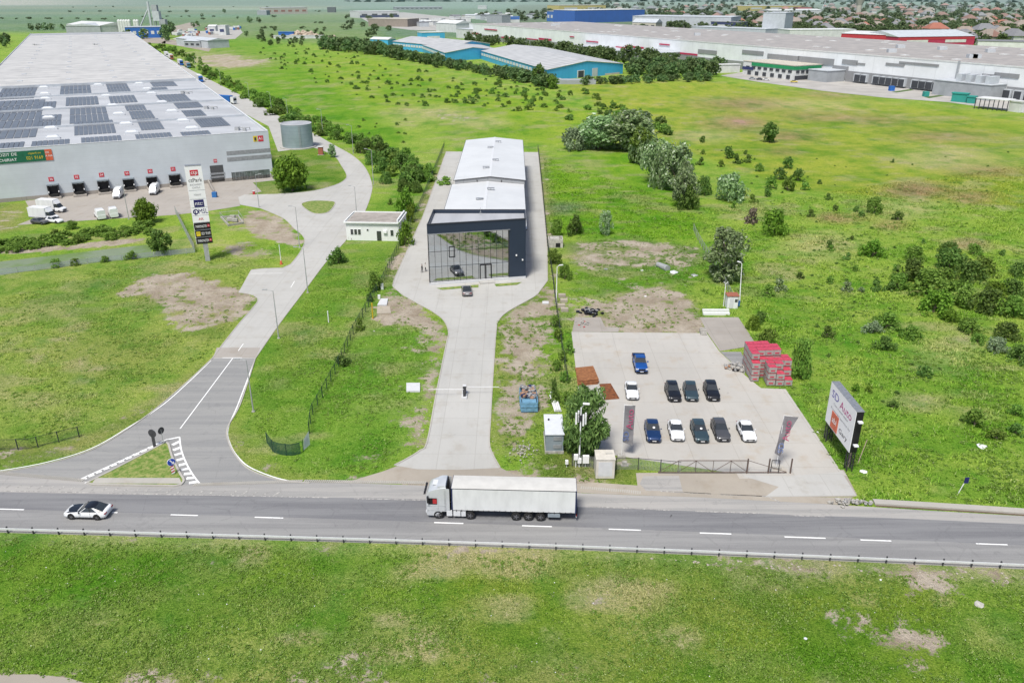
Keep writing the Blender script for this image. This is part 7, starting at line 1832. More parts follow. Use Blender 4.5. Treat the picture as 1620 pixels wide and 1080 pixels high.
# canal bank
gc = 'scrub on the canal bank'
for i in range(70):
    u = rv.random(); x = -10 + 250 * u; y = 397 - 34 * u + rv.uniform(-9, 7); small(x, y, rv.uniform(14, 30), rv.choice(['mid', 'dark', 'mid']), '', gc, .7, key='bank')
bake_mass('bank', 'undergrowth', 'leafy scrub along the bank between the dock yard and the canal', 'leaf_mid')
for x, y, w_ in [(92, 424, 24), (120, 421, 20), (167, 416, 18), (210, 412, 24), (115, 364, 24), (90, 378, 24), (124, 386, 24)]: bush('mid', x - w_ / 2, x + w_ / 2, y - w_ * .7, y, 'single bush on the canal side in front of the yard', 'single bushes along the canal', True)
# ---- far trees
def ftree(px, py, hm, label, group, col=False, wd=1.0, key=None):
    p = G(px, py); k = hm / (2.0 if col else 1.6)
    if key: mass(key, FC if col else rv.choice(FT), p, rv.uniform(0, 6.28), (k * wd, k * wd, k)); return
    t = thing('tree', label, 'tree', (p.x, p.y, 0), rv.uniform(0, 6.28), group); me = FC if col else rv.choice(FT)
    k = hm / (2.0 if col else 1.6); o = link('crown', me, t); o.scale = (k * wd, k * wd, k); o = link('trunk', TKF, t); o.scale = (k, k, k)
gb = 'tree belt along the blue sheds'
bp = [(512, 78), (560, 82), (600, 88), (640, 96), (690, 104), (740, 112), (800, 124), (850, 134), (872, 138)]
for i in range(110):
    u = i / 110 * (len(bp) - 1.001); k = int(u); x, y = lerp(bp[k], bp[k + 1], u - k); ftree(x + rv.uniform(-6, 6), y + rv.uniform(-3, 2.5), rv.uniform(5, 8) * (.95 if u > 4 else 1.75 - u * .18), 'dense green tree in the long belt before the blue sheds', gb, wd=1.05)
tree('dark', 838, 864, 102, 136, 'taller grey-green tree at the corner of the near blue shed'); tree('mid', 864, 882, 120, 142, 'bright green tree beside the taller grey-green one')
gq = 'trees between the blue shed and the white warehouse'
for i in range(46):
    u = rv.random(); ftree(920 + 215 * u, 134 - 7 * u + rv.uniform(-2, 1.5), rv.uniform(3.2, 4.6), 'low bushy tree of the hedge in front of the near blue shed', 'low hedge trees before the near blue shed', wd=1.3)
for i in range(44):
    u = rv.random(); x = 1000 + 140 * u; y = 122 - 3 * u + rv.uniform(-7, 3); ftree(x, y, rv.uniform(6, 10), 'green tree in the belt right of the near blue shed', gq)
for i in range(46):
    u = rv.random(); ftree(735 + u * 240, 66 + u * 34 + rv.uniform(-3, 3), rv.uniform(7, 11), '', '', key='town')
for i in range(24):
    u = rv.random(); ftree(930 + u * 150, 96 + u * 12 + rv.uniform(-4, 3), rv.uniform(8, 12), '', '', key='town')
for i in range(14): ftree(rv.uniform(-20, 14), rv.uniform(62, 78), rv.uniform(6, 9), 'tree beyond the left edge of the big warehouse', 'trees left of the big warehouse')
for x, y, h in [(205, 62, 10), (228, 62, 11), (262, 60, 14), (268, 56, 12), (272, 50, 12), (264, 66, 8), (312, 42, 8), (306, 43, 7), (50, 48, 9), (62, 48, 9), (72, 48, 10), (82, 48, 9), (100, 47, 7), (128, 48, 8), (138, 48, 8), (395, 36, 10), (410, 36, 9), (320, 27, 7), (355, 21, 9), (376, 30, 5), (390, 58, 6)]: ftree(x, y, h, 'far tree near the concrete plant and fields at upper left', 'far trees at upper left')
for i in range(60):
    k_ = rv.choice([(12, 0, 560), (19, 100, 600), (27, 140, 450), (37, 380, 640), (45, 330, 560), (31, -20, 330)]); ftree(rv.uniform(k_[1], k_[2]), k_[0] + rv.uniform(-.8, .8), rv.uniform(2, 4), '', '', wd=3.0, key='town')
for i in range(26): ftree(rv.uniform(400, 530), rv.uniform(48, 74), rv.uniform(4, 7), '', '', key='town')
for i, (x, y) in enumerate([(240, 104), (246, 108), (252, 104), (258, 110), (248, 98)]): ftree(x, y, 9, 'dark tree beside the long warehouse wall', 'dark trees beside the warehouse wall')
# ------------------------------------------------------------------ far buildings
def fbox_(name, label, a, c, dep, h, wall, roofm, gable=0., cat='building', wins=0, wm='f_dark', group=None, band=None, flat=True):
    A, Bq = G(*a), G(*c); d = (Bq - A); L_ = d.length; t = thing(name, label, cat, tuple(A), math.atan2(d.y, d.x), group)
    MB().box((L_ / 2, dep / 2, h / 2), (L_, dep, h)).build('wall', wall, t)
    if gable:
        b = MB(); e = .5; b.add([(-e, -e, h), (L_ + e, -e, h), (L_ + e, dep / 2, h + gable), (-e, dep / 2, h + gable), (L_ + e, dep + e, h), (-e, dep + e, h)], [(0, 1, 2, 3), (3, 2, 4, 5), (1, 4, 2), (0, 3, 5)]); b.build('roof', roofm, t)
    else: MB().box((L_ / 2, dep / 2, h + .3), (L_ + .6, dep + .6, .6)).build('roof', roofm, t)
    if band: MB().box((L_ / 2, -.08, h * band[1]), (L_ * .98, .12, h * band[2])).build('colour_band', band[0], t)
    for i in range(wins): MB().box(((i + .5) * L_ / wins, -.1, h * .5), (L_ / wins * .55, .16, h * .3)).build('window', wm, t)
    return t
fbox_('factory_hall', 'pale gabled hall beyond the big warehouse at upper left', (107, 50), (158, 53), 45, 9, 'f_white', 'f_white', 4, wins=3)
fbox_('factory_hall', 'grey end hall joined to the pale gabled one', (160, 53), (188, 50), 45, 9, 'f_grey', 'f_lgrey', 3)
fbox_('plant_building', 'royal blue plant building in front of the silos', (200, 61), (257, 60), 20, 12, 'f_blue', 'f_lgrey', wins=6, wm='f_white')
for x in (191, 195, 199, 203, 207, 216, 220): A = G(x, 52); o = MB().tube((0, 0, 0), (0, 0, 15), 2.2, n=12).tube((0, 0, 15), (0, 0, 16.5), 2.2, .5, n=12).build('silo', 'f_white'); single_set(o, 'white cement silo in the row behind the blue plant', 'silo', tuple(A), 'silos of the concrete plant')
A = G(241, 51); t = thing('batching_plant', 'tall grey concrete batching tower with slanted conveyor', 'plant', tuple(A)); MB().box((0, 0, 19), (2.2, 2.2, 38)).build('elevator', 'f_lgrey', t); MB().box((8, 4, 20), (9, 8, 12)).build('tower_head', 'f_lgrey', t); MB().box((7, 4, 30), (7, 6, 8)).build('tower_top', 'f_grey', t)
for x, y in ((4, 0), (12, 0), (4, 8), (12, 8)): MB().box((x, y, 7), (1, 1, 14)).build('leg', 'f_grey', t)
MB().box((16, 4, 8), (7, 8, 16)).build('mixer_house', 'f_grey', t); b = MB(); b.tube((-18, -2, 1), (0, 0, 30), 1.0, n=6); b.build('conveyor', 'f_lgrey', t)
fbox_('shed', 'grey steel shed in the fenced yard above the bare field', (280, 72), (330, 77), 22, 7, 'f_lgrey', 'f_lgrey', 2); fbox_('shed', 'smaller grey shed with dark doors in the fenced yard', (292, 75), (318, 76), 12, 6, 'f_grey', 'f_lgrey', 1.5, wins=3)
fbox_('far_building', 'pinkish building with white roof across the far field', (420, 23), (487, 22), 40, 14, 'f_cream', 'f_white', wins=6, wm='f_tile'); fbox_('far_building', 'low grey building left of the pinkish one in the far field', (407, 24), (422, 24), 30, 9, 'f_grey', 'f_lgrey')
fbox_('frame_gate', 'dark steel frame structure in the far field', (518, 20), (531, 20), 8, 12, 'f_dark', 'f_grey')
for i in range(34):
    x, y = rv.uniform(276, 382), 0; y = lerp((276, 61), (382, 52), (x - 276) / 106)[1] + rv.uniform(-9, 2); A = G(x, y); t = thing('parked_lorry', 'white lorry or trailer parked in the crowded far yard', 'lorry', (A.x, A.y, 0), rv.choice([0, .2, 1.4]), 'lorries of the far yard')
    MB().box((0, 0, 2.2), (2.6, 10, 3.2)).build('trailer_box', rv.choice(['f_white', 'f_white', 'f_white', 'f_lgrey']), t); MB().box((0, -6.2, 1.8), (2.4, 2, 2.8)).build('cab', rv.choice(['f_white', 'f_blue', 'f_white', 'f_tile']), t)
fbox_('workshop', 'white workshop with a dark square opening in the lorry yard', (346, 56), (358, 56), 14, 11, 'f_white', 'f_white', wins=1, wm='f_navy'); fbox_('workshop', 'low white workshop beside the lorries', (330, 54), (342, 54), 14, 9, 'f_white', 'f_white', 2, wins=1, wm='f_navy')
A = G(475, 60); t = thing('waste_pile', 'large brown heap of waste paper bales in a walled yard', 'heap', tuple(A)); b = MB(); rr_ = random.Random(3)
for i in range(160): x = rr_.gauss(0, 15); y = rr_.uniform(-4, 26); b.rock((x, y, max(0, 9 - abs(x) * .3 - abs(y - 12) * .3) * rr_.random()), rr_.uniform(2, 3.6), i, sq=.8)
b.build('bales', 'f_paper', t)['kind'] = 'stuff'
fbox_('waste_container', 'long blue container in front of the waste heap', (441, 60), (465, 60), 5, 6, 'f_blue', 'f_blue'); fbox_('yard_wall', 'low white wall of the waste yard', (433, 61.5), (512, 61), 1.5, 3, 'f_white', 'f_white', cat='wall')
fbox_('depot', 'white depot with navy base at the top of the fields', (569, 29), (632, 28), 60, 12, 'f_white', 'f_white', band=('f_navy', .25, .35), wins=4); fbox_('depot', 'brownish flat building below the white depot', (583, 42), (645, 43), 40, 11, 'f_brown', 'f_cream'); fbox_('long_shed', 'very long low grey shed far off behind the depots', (626, 16), (700, 15.5), 40, 7, 'f_grey', 'f_lgrey', wins=10)
fbox_('far_building', 'small white flat building alone in the far field', (756, 15), (770, 15), 40, 9, 'f_white', 'f_white'); fbox_('far_building', 'white gabled house-like hall left of the white warehouse', (690, 50), (722, 52), 26, 11, 'f_white', 'f_white', 4); fbox_('far_building', 'white boxy hall at the left end of the long white warehouse', (722, 60), (741, 62), 30, 10, 'f_white', 'f_lgrey')
for i in range(34):
    x = rv.uniform(655, 905); y = rv.uniform(26, 36) + (740 - min(x, 740)) * .11; q = rv.uniform(6, 17)
    fbox_('far_building', 'small pale building in the crowded yard behind the white warehouse', (x, y), (x + q, y + rv.uniform(-.3, .3)), rv.uniform(10, 22), rv.uniform(4, 8), rv.choice(['f_white', 'f_lgrey', 'f_white', 'f_grey', 'f_cream']), rv.choice(['f_white', 'f_lgrey', 'f_white', 'f_slate']), rv.choice([0, 2]), group='pale buildings behind the white warehouse')
fbox_('blue_white_shop', 'small shop with blue top and white base behind the white warehouse', (800, 36), (822, 36), 18, 9, 'f_white', 'f_blue', band=('f_blue', .75, .4)); fbox_('grey_hall', 'square grey hall left of the small blue and white shop', (770, 36), (794, 37), 20, 12, 'f_grey', 'f_grey')
fbox_('royal_hall', 'long royal blue hall with white roof behind the white warehouse', (909, 37), (1019, 34), 60, 20, 'clad_royal', 'f_white'); fbox_('royal_hall', 'blue and white open-fronted end of the royal blue hall', (865, 34), (908, 36.5), 60, 17, 'f_blue', 'f_white', wins=8, wm='f_white')
fbox_('grey_works', 'large light grey works hall right of the royal blue hall', (1000, 44), (1155, 47), 70, 16, 'f_lgrey', 'f_lgrey'); fbox_('grey_works', 'pale gabled annex at the left end of the light grey works hall', (1000, 46), (1037, 47), 22, 9, 'f_cream', 'f_lgrey', 5, wins=4)
fbox_('navy_hall', 'low navy hall with white patch before the grey tower', (1113, 46), (1168, 48), 24, 10, 'f_navy', 'f_slate', wins=1, wm='f_white'); fbox_('tower_block', 'tall plain grey block sticking out over the warehouse roof', (1204, 56), (1239, 57), 34, 26, 'f_lgrey', 'f_lgrey'); fbox_('low_hall', 'low blue-grey hall directly behind the warehouse roof', (1095, 53), (1210, 58), 30, 8, 'f_lgrey', 'f_lgrey')
fbox_('yellow_hall', 'far yellow and white hall in the town, right one', (1181, 18), (1272, 17), 60, 13, 'f_yellow', 'f_white', wins=3, wm='f_white'); fbox_('yellow_hall', 'far yellow hall in the town, left one', (884, 19), (958, 18), 60, 15, 'f_yellow', 'f_cream', wins=2, wm='f_white'); fbox_('red_hall', 'far small red hall beside the yellow one', (1262, 18), (1284, 18), 40, 9, 'f_red', 'f_tile')
fbox_('white_hall', 'white round-roofed hall in the town', (1218, 25), (1300, 24), 40, 10, 'f_white', 'f_white', 3); fbox_('white_shed', 'long white shed just behind the warehouse roof at the right', (1248, 63), (1352, 62), 30, 10, 'f_white', 'f_white')
fbox_('red_hall', 'hall with bright red front wall behind the warehouse roof', (1329, 69), (1418, 73), 60, 10, 'f_red', 'f_white', 2); fbox_('red_hall', 'wide silver-roofed hall with red striped front', (1419, 74), (1540, 72), 60, 9, 'f_crimson', 'f_lgrey', 5, wins=2, wm='f_white', band=('f_red', .8, .25))
fbox_('stone_yard', 'white-walled grey-roofed shed at the far right behind the warehouse', (1545, 78), (1625, 80), 30, 7, 'f_white', 'f_slate')
A = G(1357, 26); t = thing('water_tower', 'pale flared concrete water tower in the town', 'tower', tuple(A)); MB().tube((0, 0, 0), (0, 0, 22), 5, 6, n=12).build('shaft', 'f_cream', t); MB().tube((0, 0, 22), (0, 0, 42), 6, 13, n=16).build('tank', 'f_cream', t)
A = G(1297, 22); single_set(MB().tube((0, 0, 0), (16, 0, 46), 1.2, .6, n=6).build('crane_boom', 'f_lgrey'), 'slanted grey crane boom over the town', 'crane', tuple(A))
# town: houses and trees
def house_meshes():
    out_ = []
    for i, (wm_, rm_) in enumerate([('f_cream', 'f_tile'), ('f_white', 'f_slate'), ('f_cream', 'f_tile2'), ('f_brown', 'f_brown'), ('f_white', 'f_tile2'), ('f_cream', 'f_slate'), ('f_white', 'f_brown')]):
        w_, d_, h = 12, 9, 4.5; wl = MB().box((0, 0, h / 2), (w_, d_, h)).mesh('wall', wm_)
        b = MB(); e = .6; b.add([(-w_ / 2 - e, -d_ / 2 - e, h), (w_ / 2 + e, -d_ / 2 - e, h), (w_ / 2 + e, d_ / 2 + e, h), (-w_ / 2 - e, d_ / 2 + e, h), (-w_ / 5, 0, h + 3.6), (w_ / 5, 0, h + 3.6)], [(0, 1, 5, 4), (1, 2, 5), (2, 3, 4, 5), (3, 0, 4), (3, 2, 1, 0)])
        wn = MB().box((0, -d_ / 2 - .05, 2.6), (1.6, .1, 1.5)).mesh('window', 'f_dark'); out_.append((wl, b.mesh('roof', rm_), wn, rm_))
    return out_
HM = house_meshes(); rn = {'f_tile': 'red-tiled', 'f_slate': 'grey-roofed', 'f_tile2': 'dark red-roofed', 'f_brown': 'brown-roofed'}
def house(px, py, s_, i, label=None):
    A = G(px, py); wl, rf, wn, rm_ = HM[i]; t = thing('house', label or (rn[rm_] + ' house among the trees of the hazy town'), 'house', (A.x, A.y, 0), rv.uniform(-.5, .5) + rv.choice([0, math.pi / 2]), None if label else 'houses of the town'); t.scale = (s_, s_, s_ * .95)
    link('wall', wl, t); link('roof', rf, t)
    for x in (-3.6, 0, 3.6): link('window', wn, t, (x, 0, 0))
for i in range(285):
    u = rv.random(); py = 10 + 60 * u ** 1.25; lo_ = 1290 if py > 44 else (1040 if py > 24 else 960)
    px = rv.uniform(lo_, 1640)
    if py > 55 and px < 1480: py -= 18
    house(px, py, rv.uniform(1.0, 1.9), rv.choice((1, 2, 3, 3, 5, 5, 6, 6, 4, 0, 1)))
house(1478, 57, 2.0, 0, 'large red-tiled house just above the silver-roofed hall'); house(1525, 54, 1.5, 0, 'red-tiled house right of the large one above the hall'); house(1554, 60, 2.1, 5, 'big white house with grey roof near the right edge'); house(1600, 70, 2.0, 1, 'white house with dark roof at the right edge behind the shed'); house(1500, 42, 1.6, 3, 'brown-roofed house with pale gable in the town')
for i in range(1300):
    u = rv.random(); py = 6 + 66 * u ** 1.15; lo_ = 1260 if py > 50 else (1010 if py > 24 else 900)
    px = rv.uniform(lo_, 1650)
    if py > 55 and px < 1540: py -= 16
    ftree(px, py, rv.uniform(6, 12), '', '', rv.random() < .08, rv.uniform(1, 1.5), key='town')
for i in range(26): ftree(rv.uniform(1330, 1440), rv.uniform(34, 50), rv.uniform(10, 15), '', '', wd=1.4, key='town')
for i, x in enumerate((1043, 1054, 1058, 1076, 1052, 1322, 1330, 1255, 1236)): ftree(x, 30 + (i % 3), 20, 'slender dark poplar standing over the far roofs', 'dark poplars in the town', True)
for i in range(120): ftree(rv.uniform(760, 1260), rv.uniform(20, 34), rv.uniform(6, 12), '', '', wd=1.3, key='town')
for i in range(12): ftree(rv.uniform(1150, 1215), rv.uniform(48, 54), rv.uniform(7, 10), '', '', key='town')
for i in range(24): ftree(rv.uniform(545, 620), rv.uniform(22, 60), rv.uniform(5, 9), '', '', wd=1.3, key='town')
# distant woods on the horizon
b = MB(); rr_ = random.Random(8)
for i in range(520):
    X = rr_.uniform(-900, 3600); Y = rr_.uniform(4300, 5200) - max(0, X - 1500) * .35; b.rock((X, Y, 4), rr_.uniform(30, 80), i, sq=.35)
tag(b.build('distant_woods', 'leaf_woods' if 'leaf_woods' in M else 'f_dark'), 'dark blue-green line of distant woods on the horizon', 'woods', kind='stuff')
wmm = mat('woods_far', (.055, .10, .075), .95, far=True, scale=.02); o = bpy.data.objects['distant_woods']; o.data.materials.clear(); o.data.materials.append(M['woods_far'])

bake_mass('town', 'distant_foliage', 'green mass of trees between the roofs of the hazy town', 'leaf_far')
# ---- blue sheds
def shed3(label, pts, h, rid):
    """near gable corners a, c and far eave corner e of a long gabled shed"""
    a, c, e = pts; t = thing('blue_shed', label, 'shed', tuple(a)); d = e - a; c2 = c + d; mid = (a + c) / 2; m2 = mid + d
    up = lambda q, z: (q.x, q.y, z)
    b = MB(); b.add([up(a, 0), up(c, 0), up(c, h), up(mid, h + rid), up(a, h), up(e, 0), up(c2, 0), up(c2, h), up(m2, h + rid), up(e, h)], [(0, 1, 2, 3, 4), (9, 8, 7, 6, 5), (0, 4, 9, 5), (1, 6, 7, 2)]); b.build('wall', 'clad_blue', t, world=True)
    n = (c - a).normalized() * .6; dn = d.normalized() * .6; b = MB(); b.add([up(a - n - dn, h + .05), up(mid - dn, h + rid + .15), up(c + n - dn, h + .05), up(e - n + dn, h + .05), up(m2 + dn, h + rid + .15), up(c2 + n + dn, h + .05)], [(0, 1, 4, 3), (1, 2, 5, 4)]); b.build('roof', 'roof_bluehall', t, world=True)
    b = MB(); b.path([up(a - dn * .3, h), up(mid - dn * .3, h + rid), up(c - dn * .3, h)], .35); b.build('verge_trim', 'f_white', t, world=True)
    for k in range(22):
        q = a + d * ((k + .5) / 22) - n * .15; b = MB(); b.box((q.x, q.y, h * .62), (.3, d.length / 22 * .7, h * .28), math.atan2(d.y, d.x) - math.pi / 2); b.build('window', 'f_white', t, world=True)
    return t
a = Vector((21.8, 531, 0)); c = Vector((75.1, 577, 0)); e = a + Vector((-47, 172, 0)); sh = shed3('near bright blue shed with ribbed white roof and open dark door', (a, c, e), 6.6, 3.4)
d = (c - a).normalized(); nn = Vector((d.y, -d.x, 0)) * .15
for u, w_, h_, m in ((30, 6.5, 4.6, 'f_white'), (30, 5, 4.2, 'f_dark'), (43, 5, 5.2, 'f_lgrey'), (60, 14, 1.2, 'f_cream')):
    q = a + d * u + nn * (1 if m != 'f_dark' else 1.6); b = MB(); b.box((q.x, q.y, h_ / 2), (w_, .2, h_), math.atan2(d.y, d.x)); b.build('door' if h_ > 3 else 'stacked_goods', m, sh, world=True)
off = e - a
a2 = a + Vector((-75, 150, 0)); shed3('middle blue shed with pale roof half hidden by trees', (a2, a2 + (c - a) * .8, a2 + off * .8), 6.5, 3)
a3 = G(742, 88); a3 = G(662, 92) ; shed3('farther blue shed with broad pale roof', (G(716, 88), G(775, 82), G(622, 78)), 7, 3.5)
fbox_('blue_block', 'small two-part bright blue block behind the farther blue shed', (668, 68), (704, 67), 14, 10, 'clad_blue', 'f_white', wins=1, wm='f_white'); fbox_('blue_block', 'little blue shed at the left end of the shed group', (586, 72), (614, 73), 14, 6, 'clad_blue', 'f_white', 2)
for i in range(9):
    A = G(rv.uniform(878, 915), rv.uniform(126, 132)); o = MB(); o.box((0, 0, .8), (rv.uniform(2, 4), 2, rv.uniform(1, 2))); single_set(o.build('storage_crate', rv.choice(['f_white', 'f_grey', 'f_lgrey'])), 'pale stacked goods in front of the near blue shed', 'goods', tuple(A), 'goods by the blue shed')
A = G(880, 134); single_set(MB().box((12, 6, 1.2), (24, 9, 2.4)).build('storage_shed', 'f_grey'), 'low grey storage roof in front of the near blue shed', 'shed', tuple(A))

# ---- long white warehouse on the right
RO = Vector((258, 430, 0)); RE = Vector((-.4646, .8855, 0)); RN = Vector((-.8855, -.4646, 0)); RH = 16.0
rw = thing('white_warehouse', 'very long white and grey warehouse with red stripes and beige roof at upper right', 'warehouse', tuple(RO))
def rp(s_, o, z): q = RO + RE * s_ + RN * o; return (q.x, q.y, z)
def rbox(s0, s1, o0, o1, z0, z1):
    return MB().add([rp(s0, o0, z0), rp(s1, o0, z0), rp(s1, o1, z0), rp(s0, o1, z0), rp(s0, o0, z1), rp(s1, o0, z1), rp(s1, o1, z1), rp(s0, o1, z1)], [(0, 1, 2, 3), (4, 5, 6, 7), (0, 1, 5, 4), (1, 2, 6, 5), (2, 3, 7, 6), (3, 0, 4, 7)])
rbox(-260, 663, -147, 0, 0, RH).build('wall', 'clad_rc_white', rw, world=True); rbox(-260, 663, -146.4, -.6, RH + .003, RH + .25).build('roof', 'roof_rc', rw, world=True)
rbox(-260, 663, -.5, .15, RH + .002, RH + .7).build('parapet', 'f_white', rw, world=True)
def rpx(px, py):
    d = Vector(((px - 810) / FPX, CP - SP * (py - 540) / FPX, -SP - CP * (py - 540) / FPX)); c = Vector((0, 0, CAMH)); k = (RO - c).dot(RN) / d.dot(RN); p = c + d * k; return (p - RO).dot(RE), p.z
def rpatch(nm, x0, y0, x1, y1, o, m, th=.25, zmin=.05):
    """rectangle on the long wall: left x0 with its top y0, right x1 with its bottom y1"""
    sa, za = rpx(x0, y0); sb, zb = rpx(x1, y1); zb = max(zb, zmin); za = min(za, RH - .1)
    rbox(sb, sa, o, o + th, zb, za).build(nm, m, rw, world=True)
Z5 = lambda u, v: (1260 + u / 4.5, 50 + v / 4.5)
sB, _ = rpx(1515, 130)
rbox(rpx(1513, 130)[0], rpx(1340, 110)[0], .15, .45, .05, 6.4).build('base_band', 'clad_rc_grey', rw, world=True); rbox(rpx(1640, 160)[0], rpx(1590, 155)[0], .15, .45, .05, 6.6).build('base_band', 'clad_rc_grey', rw, world=True)
rbox(rpx(1183, 105)[0], 640, .15, .45, .05, 5.6).build('base_band', 'clad_rc_grey', rw, world=True)
for q in ((15, 175, 265, 245), (330, 198, 435, 240), (430, 222, 490, 240), (640, 222, 770, 250), (735, 212, 1015, 250), (1235, 310, 1330, 345), (1325, 300, 1420, 345), (1415, 290, 1585, 335), (262, 240, 360, 340)):
    (x0, y0), (x1, y1) = Z5(q[0], q[1]), Z5(q[2], q[3]); rpatch('grey_panel', x0, y0, x1, y1, .16, 'clad_rc_grey')
for q in ((1105, 78, 1134, 87), (1175, 79, 1208, 88), (1215, 85, 1265, 96)): rpatch('grey_panel', *q, .16, 'clad_rc_grey')
for q in ((767, 45.5, 787, 49), (743, 51, 758, 55), (794, 58, 811, 62), (832, 60.5, 852, 64), (853, 60, 873, 65), (902, 57.3, 909, 59.5), (928, 64.4, 947, 68), (975, 73.5, 992, 78), (990, 72, 1019, 77.5), (1044, 69, 1060, 72.5), (1077, 83, 1104, 88.5)): rpatch('red_stripe', *q, .46, 'f_crimson')
for i, (u0, v0, u1, v1) in enumerate([(425, 318, 465, 384), (468, 320, 508, 388)] + [(557 + k * 45, 332 + k * 4.5, 600 + k * 45, 396 + k * 4.5) for k in range(5)] + [(833 + k * 49, 358 + k * 5, 880 + k * 49, 424 + k * 5) for k in range(5)] + [(1480, 425, 1530, 500), (1560, 435, 1612, 508), (1630, 445, 1680, 515)]):
    (x0, y0), (x1, y1) = Z5(u0, v0), Z5(u1, v1); sa, za = rpx(x0, y0); sb, _ = rpx(x1, y1); rbox(sb, sa, .46, 2.2, 1.0, 5.4).build('dock_frame', 'f_lgrey', rw, world=True); rbox(sb + (sa - sb) * .14, sa - (sa - sb) * .14, 2.2, 2.35, 1.1, 4.9).build('dock_door', 'f_dark', rw, world=True)
for i in range(60): s_ = rv.uniform(-60, 640); o_ = rv.uniform(-135, -12); rbox(s_, s_ + 4, o_, o_ + 4, RH + .26, RH + .7).build('roof_skylight', 'f_white', rw, world=True)
for px, py in ((1424, 77), (1490, 80), (1566, 84), (1410, 84), (1537, 93), (1543, 93), (1103, 57), (875, 42), (882, 41)): A = G(px, py, RH); b = MB(); b.box((A.x, A.y, RH + 1.2), (5, 3.5, 2.4)); b.build('roof_unit', 'f_lgrey', rw, world=True)
(x0, y0) = Z5(1160, 230); sa, _ = rpx(x0, y0); rbox(sa - .5, sa + .5, .15, .7, .1, RH + 1).build('downpipe', 'f_grey', rw, world=True)
# buildings standing against it
def rblock(label, s0, s1, o0, o1, h, wall, roofm='f_lgrey', name='annex'):
    t = thing(name, label, 'building', rp(s0, o1, 0)); rbox(s0, s1, o0, o1, .05, h).build('wall', wall, t, world=True); rbox(s0 - .3, s1 + .3, o0, o1 + .3, h + .003, h + .4).build('roof', roofm, t, world=True); return t
s0, s1 = rpx(1303, 120)[0], rpx(1190, 112)[0]
of = rblock('two-storey white office with green band and navy sign at the long warehouse', s0 + 2, s0 + 48, .5, 24, 8.5, 'f_white', 'f_cream', 'office_block')
rbox(s0 + 1.8, s0 + 40, 24, 24.3, 6.2, 8.2).build('green_band', 'f_green', of, world=True); rbox(s0 + 1.7, s0 + 2, 1, 24.3, 6.2, 8.2).build('green_band', 'f_green', of, world=True); rbox(s0 + 38, s0 + 48.2, 24.0, 24.4, 3.4, 5.2).build('navy_sign', 'f_navy', of, world=True)
for i in range(8): rbox(s0 + 4 + i * 5.4, s0 + 7 + i * 5.4, 24.0, 24.35, 4.3, 5.8).build('window', 'f_dark', of, world=True); 
for i in range(5): rbox(s0 + 1.65, s0 + 2, 3 + i * 4.2, 5.6 + i * 4.2, 4.3, 5.8).build('window', 'f_dark', of, world=True)
rbox(s0 + 1.6, s0 + 2, 2, 23, .3, 2.6).build('porch_opening', 'f_dark', of, world=True)
for i in range(6): rbox(s0 + 5 + i * 7, s0 + 8 + i * 7, 24.0, 24.35, .6, 2.8).build('window', 'f_dark', of, world=True)
rblock('plain grey block between the green-banded office and the dock doors', s0 - 17, s0 - 2, .5, 16, 6.5, 'f_grey')
s2 = rpx(1500, 140)[0]; s3 = rpx(1590, 150)[0]; rblock('grey plant enclosure at the right dock doors', s3, s2, .5, 13, 7.5, 'f_grey')
for i in range(4): q = rp(s3 + 4 + i * 5.5, 7, 0); b = MB(); b.box((0, 0, 0), (3, 7, 3.6), math.atan2(RE.y, RE.x)); single_set(b.build('cooling_unit', 'f_lgrey'), 'white rooftop cooling unit on the grey plant enclosure', 'cooler', (q[0], q[1], 9.75), 'cooling units on the enclosure')
A, Bq = G(1502, 161), G(1528, 163); 
fbox_('teal_container', 'longer teal container at the yard edge of the docks', (1504, 161), (1528, 163), 3, 4, 'f_teal', 'f_teal', cat='container'); fbox_('teal_container', 'shorter teal container beside the longer one', (1528.5, 163.5), (1541, 164.5), 3, 3, 'f_teal', 'f_teal', cat='container')
A, Bq = G(1541, 172), G(1592, 177); d = Bq - A; t = thing('yard_canopy', 'white open canopy on thin posts at the yard edge', 'canopy', tuple(A), math.atan2(d.y, d.x)); MB().box((d.length / 2, 4, 5.0), (d.length, 9, .3)).build('roof', 'f_white', t)
for i in range(8): MB().box((i * d.length / 7, 0, 2.4), (.3, .3, 4.8)).build('post', 'f_dark', t)
fbox_('lorry_trailer', 'white trailer with orange mark at the right edge of the yard', (1594, 176), (1612, 178.5), 3, 4.5, 'f_white', 'f_white', cat='trailer')
for lab, px, py, m in (('red block container between the dock groups', 1437, 139, 'f_red'), ('small blue bin in the yard nearer the dock groups', 1410, 144, 'f_blue'), ('small teal bin in the yard nearer the containers', 1464, 153, 'f_teal')): A = G(px, py); single_set(MB().box((0, 0, 1.3), (2.6, 2.6, 2.6)).build('container', m), lab, 'container', tuple(A))
A = G(1476, 153); sheet('yard_lawn', GP([(1410, 146), (1440, 141.5), (1446, 143), (1418, 147)]), .1, 'leaf_far'); sheet('yard_lawn', GP([(1462, 154), (1500, 149), (1505, 150), (1470, 156)]), .1, 'leaf_far')
fbox_('white_canopy', 'white lorry row under trees left of the office block', (1122, 116), (1170, 115), 5, 5, 'f_white', 'f_white', cat='lorries')
rblock('grey flat annex with canopy before the left part of the long warehouse', rpx(1010, 95)[0], rpx(925, 85)[0], .5, 22, 6.0, 'f_grey', 'f_lgrey')
rblock('higher grey annex beside the flat one at the long warehouse', rpx(1075, 105)[0], rpx(1030, 98)[0], .5, 26, 7.5, 'f_grey', 'f_lgrey')

